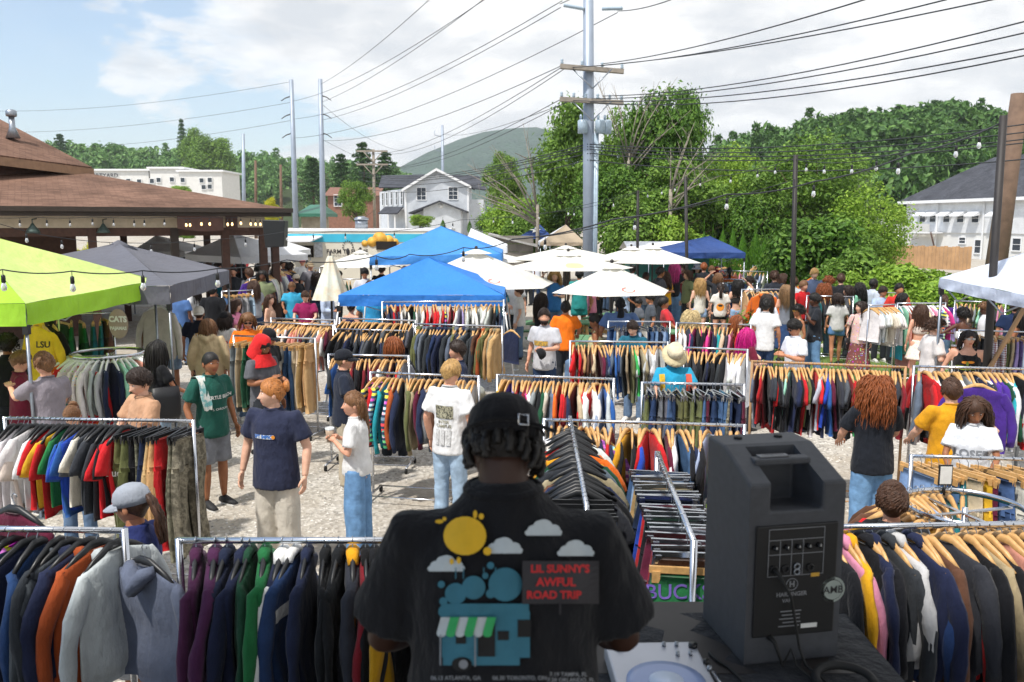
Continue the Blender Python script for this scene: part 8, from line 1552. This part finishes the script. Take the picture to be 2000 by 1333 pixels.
# long soft folds running down the back
f = .006 * np.sin(c[:, 0] * 34 + 5 * np.sin(c[:, 2] * 3.1) + 1.3) * np.clip((1.36 - c[:, 2]) * 3, 0, 1) + .004 * np.sin(c[:, 0] * 61 + c[:, 2] * 14); c[:, 1] -= f * np.clip(-c[:, 1] * 14, 0, 1); me.vertices.foreach_set('co', c.ravel()); me.update()
S = 1.0; DX, DY = -.02, 1.80; D = empty('person', (DX, DY, DZ), 0, label='large man in black printed t-shirt and cap, seen from behind at the turntable', cat='person'); D.scale = (S, S, S)
ob('body', join_into(BAKED[kb], extras_mb(dj, J, 0), 'body', [SKIN, LIPS, EYEW, IRIS, BROWM]), D, color=lin('3a251c')); sh = ob('shirt', me, D, color=lin('1a1b1f')); ob('trousers', BAKED[kp], D, color=lin('1c1e24'))
up = J['up']; mb = MB(); mb.tube([up @ Vector((.084 * math.cos(a), .078 * math.sin(a) - .002, 1.482 + .012 * math.sin(a))) for a in np.linspace(0, 6.2832, 33)], [(.007, .012)] * 33, 8); mb.obj('collar', CLOTH, sh, color=lin('15161a'))
hx = head_xf(dj, J); h = ob('hair', hair_me('twists', 0), D, color=lin('15110f')); h.matrix_local = hx
mb = MB(); mb.rings([(0, -.012, .012, .091, .114), (0, -.012, .05, .092, .113), (0, -.014, .09, .084, .102), (0, -.014, .118, .060, .075), (0, -.014, .134, .022, .03), (0, -.014, .136, .003, .003)], 28); cp = mb.obj('cap', fabric('cap_black', '16161a'), D); cp.matrix_local = hx
ob('brim', cap_me('cap')[1], cp, color=lin('17181c'))
mb = MB(); mb.tube([(.094 * math.cos(a), -.012 - .118 * math.sin(a), .03) for a in np.linspace(.1, math.pi - .1, 16)], [(.004, .010)] * 16, 6, flat=(0, 0, 1)); mb.tube([(.05, -.112, .03), (.085, -.098, .026), (.125, -.08, .018)], [(.003, .009)] * 3, 6, flat=(0, 0, 1)); mb.obj('strap', MATS['cap_black'], cp)
mb = MB(); mb.tube([(.036, -.128, .018), (.036, -.128, .043), (.058, -.122, .043), (.058, -.122, .018), (.036, -.128, .018)], .0026, 6); mb.obj('buckle', CHROME, cp)
# back print
kx = 1.0
def lc(u, v): return u, v
T_TEAL, T_DK = flat('print_teal', '2f6c80'), flat('print_ink', '08090b'); T_GRN = flat('print_green', '2fa05c'); T_CL = flat('print_cloud', 'b9c2c6'); T_SG = flat('print_sign', '2c2b30'); T_SUN = flat('print_sun', 'e0b122'); T_RD = flat('print_tomato', 'c0272b')
PMT = [T_TEAL, T_DK, T_CL, T_SUN, T_SG, T_RD, T_GRN, PG, PO]; it = []
def dsc(u, v, rx, rz, m): it.append((*disc2(rx * kx, rz * kx, 22, 4), *lc(u, v), m))
def rc(u, v, w_, h_, m): it.append((*rect2(w_ * kx, h_ * kx, 7), *lc(u, v), m))
for (u, v) in ((1062, 1033), (985, 1068), (1125, 1073), (872, 1103)):
    rc(u, v + 9, 68, 9, 2)
    for du, dv, r_ in ((-20, 3, 12), (0, -3, 18), (20, 2, 12), (-8, -6, 12), (30, 7, 6), (-31, 8, 6)): dsc(u + du, v + dv, r_, r_ * .85, 2)
dsc(908, 1047, 42, 38, 3)
for du, dv, rx, rz in ((-50, -28, 8, 4), (-40, -33, 4, 4), (20, -42, 4, 8), (32, -38, 5, 6), (44, 30, 8, 8), (-12, 48, 4, 7), (-26, 50, 4, 6)): dsc(908 + du, 1047 + dv, rx, rz, 3)
for (u, v, r_) in ((987, 1142, 33), (925, 1148, 23), (890, 1160, 21), (862, 1142, 7), (958, 1160, 9), (958, 1105, 7), (866, 1175, 8), (948, 1125, 6)): dsc(u, v, r_, r_, 0)
rc(948, 1232, 170, 105, 0); dsc(870, 1195, 14, 14, 0); dsc(1018, 1197, 16, 18, 0); rc(1018, 1240, 34, 90, 0); rc(940, 1290, 150, 20, 0)
rc(950, 1250, 34, 66, 1); rc(900, 1250, 20, 16, 1); rc(983, 1242, 22, 18, 1); rc(1024, 1228, 26, 34, 1)
dsc(902, 1298, 20, 14, 1); dsc(905, 1298, 9, 9, 7)
for k in range(6): x0 = 862 + k * 18; it.append(([((-9 + (8 if q else 0) + (18 * i)) * kx, (-14 + 30 * q) * kx) for q in (0, 1) for i in (0, 1)], [(0, 1, 3, 2)], *lc(x0, 1222), 6 if k % 2 else 2)); dsc(x0, 1238, 9, 7, 6 if k % 2 else 2)
rc(860, 1270, 3, 60, 7); rc(928, 1272, 3, 60, 7)
for u0 in (890, 905, 945, 968): rc(u0, 1120, 2, 22, 0)
rc(1095, 1138, 150, 84, 4); rc(1094, 1190, 4, 22, 4)
for s_, v_, sz, u_ in (("LIL SUNNY'S", 1112, 25, 1094), ('AWFUL', 1138, 27, 1086), ('ROAD TRIP', 1163, 25, 1082)): it.append((*txt2(s_, sz * .84, .7), *lc(u_, v_), 5))
for s_, u_, v_ in (('06.13 ATLANTA, GA', 890, 1325), ('06.30 TORONTO, ON', 1015, 1325), ('7.19 TAMPA, FL', 1110, 1318), ('7.20 ORLANDO, FL', 1115, 1329)): it.append((*txt2(s_, 11, .25), *lc(u_, v_), 7))
print_on(me, it, None, sh, False, .0035, 'back_print', PMT, (Vector((-DX, -DY, CAMZ - DZ)), Matrix.Translation((-DX, -DY, -DZ))))
# ---- table with black cloth
t0 = at_z(1290, 1198, ZT); t1 = at_z(1652, 1198, ZT); TB_ = empty('dj_table', ((t1.x - .02) / 2, 2.7, ST), label='table covered with black cloth carrying the loudspeaker and turntable', cat='table'); BC = fabric('black_tablecloth', '25272c', .8); ex = t1.x; x0 = -.02
mb = MB(); V = []; nx_, ny_ = 40, 14
for j in range(ny_ + 1):
    for i in range(nx_ + 1): x = x0 + (ex - x0) * i / nx_; y = 1.95 + (t0.y - 1.95) * j / ny_; V.append((x - TB_.location.x, y - 2.7, ZT - ST + .002 * math.sin(x * 19 + y * 7) + .0015 * math.sin(y * 33)))
mb.add(V, [(j * (nx_ + 1) + i, j * (nx_ + 1) + i + 1, (j + 1) * (nx_ + 1) + i + 1, (j + 1) * (nx_ + 1) + i) for j in range(ny_) for i in range(nx_)])
P4 = [(x0, t0.y), (ex, t0.y), (ex, 1.95), (x0, 1.95)]; V = []; nn_ = 40
for k in range(4):
    a, b = Vector(P4[k]), Vector(P4[(k + 1) % 4]); n2 = Vector((b.y - a.y, a.x - b.x)).normalized() * -1
    V = []
    for r_ in range(5):
        for i in range(nn_ + 1): q = a.lerp(b, i / nn_) + n2 * (.02 * (r_ / 4) * math.sin(i * 1.1 + k)); V.append((q.x - TB_.location.x, q.y - 2.7, ZT - ST - .68 * r_ / 4))
    mb.add(V, [(r_ * (nn_ + 1) + i, r_ * (nn_ + 1) + i + 1, (r_ + 1) * (nn_ + 1) + i + 1, (r_ + 1) * (nn_ + 1) + i) for r_ in range(4) for i in range(nn_)])
mb.obj('tablecloth', BC, TB_); mb = MB(); mb.box((0, 0, .36), (ex - x0 - .2, .5, .72)); mb.obj('frame', BLKPOLE, TB_)
# ---- loudspeaker
BL, BR, FL = at_z(1452, 1302, ZT), at_z(1634, 1284, ZT), at_z(1371, 1207, ZT); wx = (BR - BL); wl_ = wx.length; wx.normalize(); dy_ = Vector((-wx.y, wx.x, 0)); dp = (FL - BL).dot(Vector((-(BR - BL).y, (BR - BL).x, 0)).normalized()); hR = at_y(1478, 950, BL.y).z - ZT; 
SPK_ = empty('loudspeaker', BL, math.atan2(wx.y, wx.x), label='tall black powered loudspeaker standing on the black table', cat='loudspeaker'); CAB = simple('cabinet_black', '44464b', .62, 0, .12, 30, .35, 400, bdist=.0015); PANEL = simple('panel_black', '141517', .5, 0, .1)
W, Hh = wl_, hR; prof = [(0, 0), (dp, -.0), (dp, Hh + .075), (dp * .62, Hh + .075), (0, Hh)]; fl = -(FL - BL).dot(wx)   # front is wider than the back
def sp(x, y, z): k = fl * y / dp; return Vector((-k + x * (W + 2 * k) / W, y, z))
mb = MB(); u0, u1 = .22 * W, .76 * W
V = [sp(x, y, z) for x in (0, W) for y, z in prof]; mb.add(V, [(0, 1, 2, 3, 4), (9, 8, 7, 6, 5), (0, 5, 6, 1), (1, 6, 7, 2), (2, 7, 8, 3)], 0, False)
def topq(xa, xb, ta, tb, dz=0): return [sp(xa, dp * .62 * ta, Hh + .075 * ta - dz), sp(xb, dp * .62 * ta, Hh + .075 * ta - dz), sp(xb, dp * .62 * tb, Hh + .075 * tb - dz), sp(xa, dp * .62 * tb, Hh + .075 * tb - dz)]
for xa, xb, ta, tb in ((0, u0, 0, 1), (u1, W, 0, 1), (u0, u1, .92, 1)): mb.add(topq(xa, xb, ta, tb), [(0, 1, 2, 3)], 0, False)
zc = Hh - .085   # rear face with the grip notch
mb.add([sp(0, 0, 0), sp(W, 0, 0), sp(W, 0, zc), sp(u1, 0, zc), sp(u0, 0, zc), sp(0, 0, zc)], [(0, 1, 2, 3, 4, 5)], 0, False); mb.add([sp(0, 0, zc), sp(u0, 0, zc), sp(u0, 0, Hh), sp(0, 0, Hh)], [(0, 1, 2, 3)], 0, False); mb.add([sp(u1, 0, zc), sp(W, 0, zc), sp(W, 0, Hh), sp(u1, 0, Hh)], [(0, 1, 2, 3)], 0, False)
fy = dp * .57; ft = Hh + .075 * .92
mb.add([sp(u0, 0, zc), sp(u1, 0, zc), sp(u1, fy, zc - .03), sp(u0, fy, zc - .03)], [(0, 1, 2, 3)], 0, False); mb.add([sp(u0, fy, zc - .03), sp(u1, fy, zc - .03), sp(u1, fy, ft), sp(u0, fy, ft)], [(0, 1, 2, 3)], 0, False)
for x in (u0, u1): mb.add([sp(x, 0, zc), sp(x, fy, zc - .03), sp(x, fy, ft), sp(x, 0, Hh)], [(0, 1, 2, 3)], 0, False)
mb.obj('cabinet', CAB, SPK_, fix=True, bevel=.009)
mb = MB(); mb.box(sp(W * .49, fy * .62, ft - .028), (u1 - u0 + .02, .045, .022)); mb.obj('handle', CAB, SPK_, bevel=.006); mb = MB(); mb.box(sp(W * .42, fy * .66, ft - .014), (.10, .03, .003)); text_on(mb, 'HARBINGER', .014, sp(W * .42, fy * .66, ft - .011), (1, 0, 0), (0, 1, .4), 1, 0, .002); mb.obj('name_tape', [simple('grey_tape', '77787a', .6), INK], SPK_)
mb = MB(); mb.box((W * .5, -.003, Hh * .47), (W * .86, .010, Hh * .62)); pn = mb.obj('rear_panel', PANEL, SPK_, bevel=.004)
def rp(fx_, fz_, y=-.009): return Vector((W * fx_, y, Hh * fz_))
LG = simple('panel_line', '8a8c90', .5); mb = MB()
def ln2(x0_, z0_, x1_, z1_): a, b = rp(x0_, z0_), rp(x1_, z1_); mb.box((a + b) / 2, (abs(a.x - b.x) + .0018, .0012, abs(a.z - b.z) + .0018))
for q in ((.2, .76, .78, .76), (.2, .70, .78, .70), (.2, .62, .78, .62), (.2, .50, .78, .50), (.2, .50, .2, .76), (.78, .50, .78, .76), (.32, .50, .32, .70), (.44, .50, .44, .70), (.56, .50, .56, .70)): ln2(*q)
text_on(mb, 'HARBINGER', .019, rp(.46, .395, -.0085), (1, 0, 0), (0, 0, 1), 0, .0003, .001); text_on(mb, 'VARI', .017, rp(.42, .36, -.0085), (1, 0, 0), (0, 0, 1), 0, .0002, .001); text_on(mb, 'H', .026, rp(.46, .45, -.0085), (1, 0, 0), (0, 0, 1), 0, .001, .001)
for i in range(5): mb.box(rp(.46 + .03 * math.sin(i * 3), .30 - .021 * i), (W * (.22 - .03 * (i % 2)), .0012, .003))
mb.tube([rp(.46, .45) + Vector((.019 * math.cos(t), 0, .019 * math.sin(t))) for t in np.linspace(0, 6.2832, 25)], .0013, 5); mb.obj('panel_print', LG, pn)
for fx_ in (.26, .38, .50, .61, .72): mb = MB(); q = rp(fx_, .66); mb.cyl(q, q + Vector((0, -.014, 0)), .009, .007, 12); mb.box(q + Vector((0, -.0145, .004)), (.002, .002, .007), 1); mb.obj('knob', [BLACKP, PW], pn)
for fx_, fz_, r_ in ((.5, .55, .009), (.5, .52, .009), (.26, .54, .011), (.38, .54, .011), (.64, .54, .010)): mb = MB(); q = rp(fx_, fz_); mb.tube([q + Vector((r_ * math.cos(t), -.003, r_ * math.sin(t))) for t in np.linspace(0, 6.2832, 17)], .003, 6); mb.obj('jack', STEEL if r_ == .009 else BLACKP, pn)
mb = MB(); mb.box(rp(.70, .495), (.028, .002, .012)); mb.obj('yellow_label', PY, pn); mb = MB(); mb.box(rp(.66, .21), (.055, .002, .014)); mb.obj('serial_label', PW, pn)
mb = MB(); V, Fc = disc2(.042, .042, 30, 3); sc_ = rp(.90, .40, -.006) + Vector((0, -.002, 0)); mb.add([sc_ + Vector((x, 0, z)) for x, z in V], Fc, 0, False); V, Fc = disc2(.034, .034, 30, 3); mb.add([sc_ + Vector((x, -.001, z)) for x, z in V], Fc, 1, False); V, Fc = disc2(.032, .032, 30, 3); mb.add([sc_ + Vector((x, -.002, z)) for x, z in V], Fc, 0, False); text_on(mb, 'AMB', .034, sc_ + Vector((0, -.003, 0)), (1, 0, 0), (0, 0, 1), 2, .0004, .0005); mb.obj('round_sticker', [flat('sticker_grey', '9aa39c'), INK, INK], SPK_)
for fx_ in (.26, .72):   # rubber feet on top
    mb = MB(); q = sp(W * fx_, dp * .82, Hh + .075); mb.cyl(q, q + Vector((0, 0, .006)), .014, n=14); mb.obj('rubber_foot', RUBBER, SPK_)
for fz_ in (.14, .80): mb = MB(); a = sp(W, .03, Hh * fz_); b = sp(W, dp * .9, Hh * fz_ + .06); mb.tube([a, b], .009, 6); mb.obj('side_rail', CAB, SPK_)
for k, (fx_, fz_, sway) in enumerate(((.26, .54, .05), (.25, .16, .02))):
    a = rp(fx_, fz_, -.012); mb = MB(); mb.tube([a + Vector((0, .01, 0)), a + Vector((.004, -.022, -.004)), a + Vector((.02 + sway * .5, -.03, -.08)), Vector((W * .38 + sway, -.03, .06)), Vector((W * .42 + sway, -.05, .012)), Vector((W * .5 + sway, -.25, .008)), Vector((W * .6, -.5, .008))], [.010, .007, .0045, .0045, .0045, .0045, .0045], 8); o = mb.obj('power_cable' if k else 'signal_cable', RUBBER, None, label='black %s plugged into the %s of the loudspeaker' % (('power cable', 'lower socket') if k else ('signal cable', 'upper panel')), cat='cable'); o.location = BL; o.rotation_euler = SPK_.rotation_euler
# ---- turntable
DKM = simple('deck_silver', 'b9bcc4', .4, .3, .05); q = at_z(1352, 1258, ZT + .05); TD = empty('turntable', (q.x - .15, q.y - .20, ZT), R(2), label='silver turntable deck with pale platter beside the man in the black t-shirt', cat='turntable')
mb = MB(); mb.box((.02, 0, .03), (.29, .40, .055)); mb.obj('deck', DKM, TD, bevel=.008); mb = MB(); mb.rings([(.02, -.05, .058, .115, .115), (.02, -.05, .066, .115, .115), (.02, -.05, .067, .09, .09)], 36); mb.obj('platter', simple('platter_blue', '8d9fc8', .25, 0, .04), TD); mb = MB(); mb.rings([(.02, -.05, .067, .05, .05), (.02, -.05, .0695, .05, .05)], 28); mb.obj('record_label', simple('label_pale', 'cfdcf2', .3), TD)  # record label in a plain pale blue colour
for x, y, r_ in ((.15, .16, .014), (.165, .06, .009), (.165, .02, .007), (.10, .17, .006), (.06, .17, .006), (.13, .11, .006), (.09, .11, .006), (-.08, .16, .012)): mb = MB(); mb.cyl((x, y, .057), (x, y, .07), r_, n=12); mb.obj('knob', BLACKP if r_ > .008 else STEEL, TD)
mb = MB(); mb.tube([(.165, -.02, .075), (.168, -.10, .08), (.13, -.16, .08)], .005, 6); mb.obj('tone_arm', CHROME, TD)
mb = MB(); c = at_z(1650, 1335, ZT + .01); mb.tube([(c.x + .085 * math.cos(t), c.y + .07 * math.sin(t), ZT + .02 + .01 * math.sin(t)) for t in np.linspace(-.3, 3.4, 22)], .013, 8); mb.obj('headphones', RUBBER, label='black headphone band lying at the front of the table', cat='headphones')
a = at_z(1385, 1275, ZT + .006); mb = MB(); mb.tube([a, at_z(1400, 1290, ZT + .006), at_z(1425, 1305, ZT + .006), at_z(1450, 1330, ZT + .006), at_z(1470, 1370, ZT + .006)], .005, 6); mb.obj('loose_cable', RUBBER, label='thin grey cable lying on the table beside the turntable', cat='cable')

# lettering on garments, laid where the sight line meets the cloth
def px_text(txt, u, v, size, mat, bold=.4):
    dg = bpy.context.evaluated_depsgraph_get(); o = Vector((0, 0, CAMZ)); ok, loc, n_, i_, obj_, M = scene.ray_cast(dg, o, ray(u, v).normalized())
    if not ok or obj_.parent is not None or 'category' not in obj_ or len(obj_.data.polygons) > 3000: return
    Mi = M.inverted(); lo = Mi @ o; V, Fc = txt2(txt, size, bold); W = []; src = obj_.original
    for x, y in V:
        d = ray(u + x, v - y).normalized(); ld = (Mi.to_3x3() @ d).normalized(); h = src.ray_cast(lo, ld); q = h[1] if h[0] else lo + ld * (Mi @ loc - lo).length; W.append(q - ld * .005)
    mb = MB(); mb.add(W, Fc, 0, False); mb.obj('lettering', mat, src)
bpy.context.view_layer.update()
for q in (('BUCKS', 1325, 1158, 42, flat('print_lilac', '6c58a8')), ('LSU', 84, 674, 17, PK), ('Bud', 222, 925, 20, PW), ('Kodak', 1668, 1226, 24, PR), ('MAX', 1668, 1244, 20, PK), ('FILM', 1668, 1258, 12, PK)): px_text(*q)
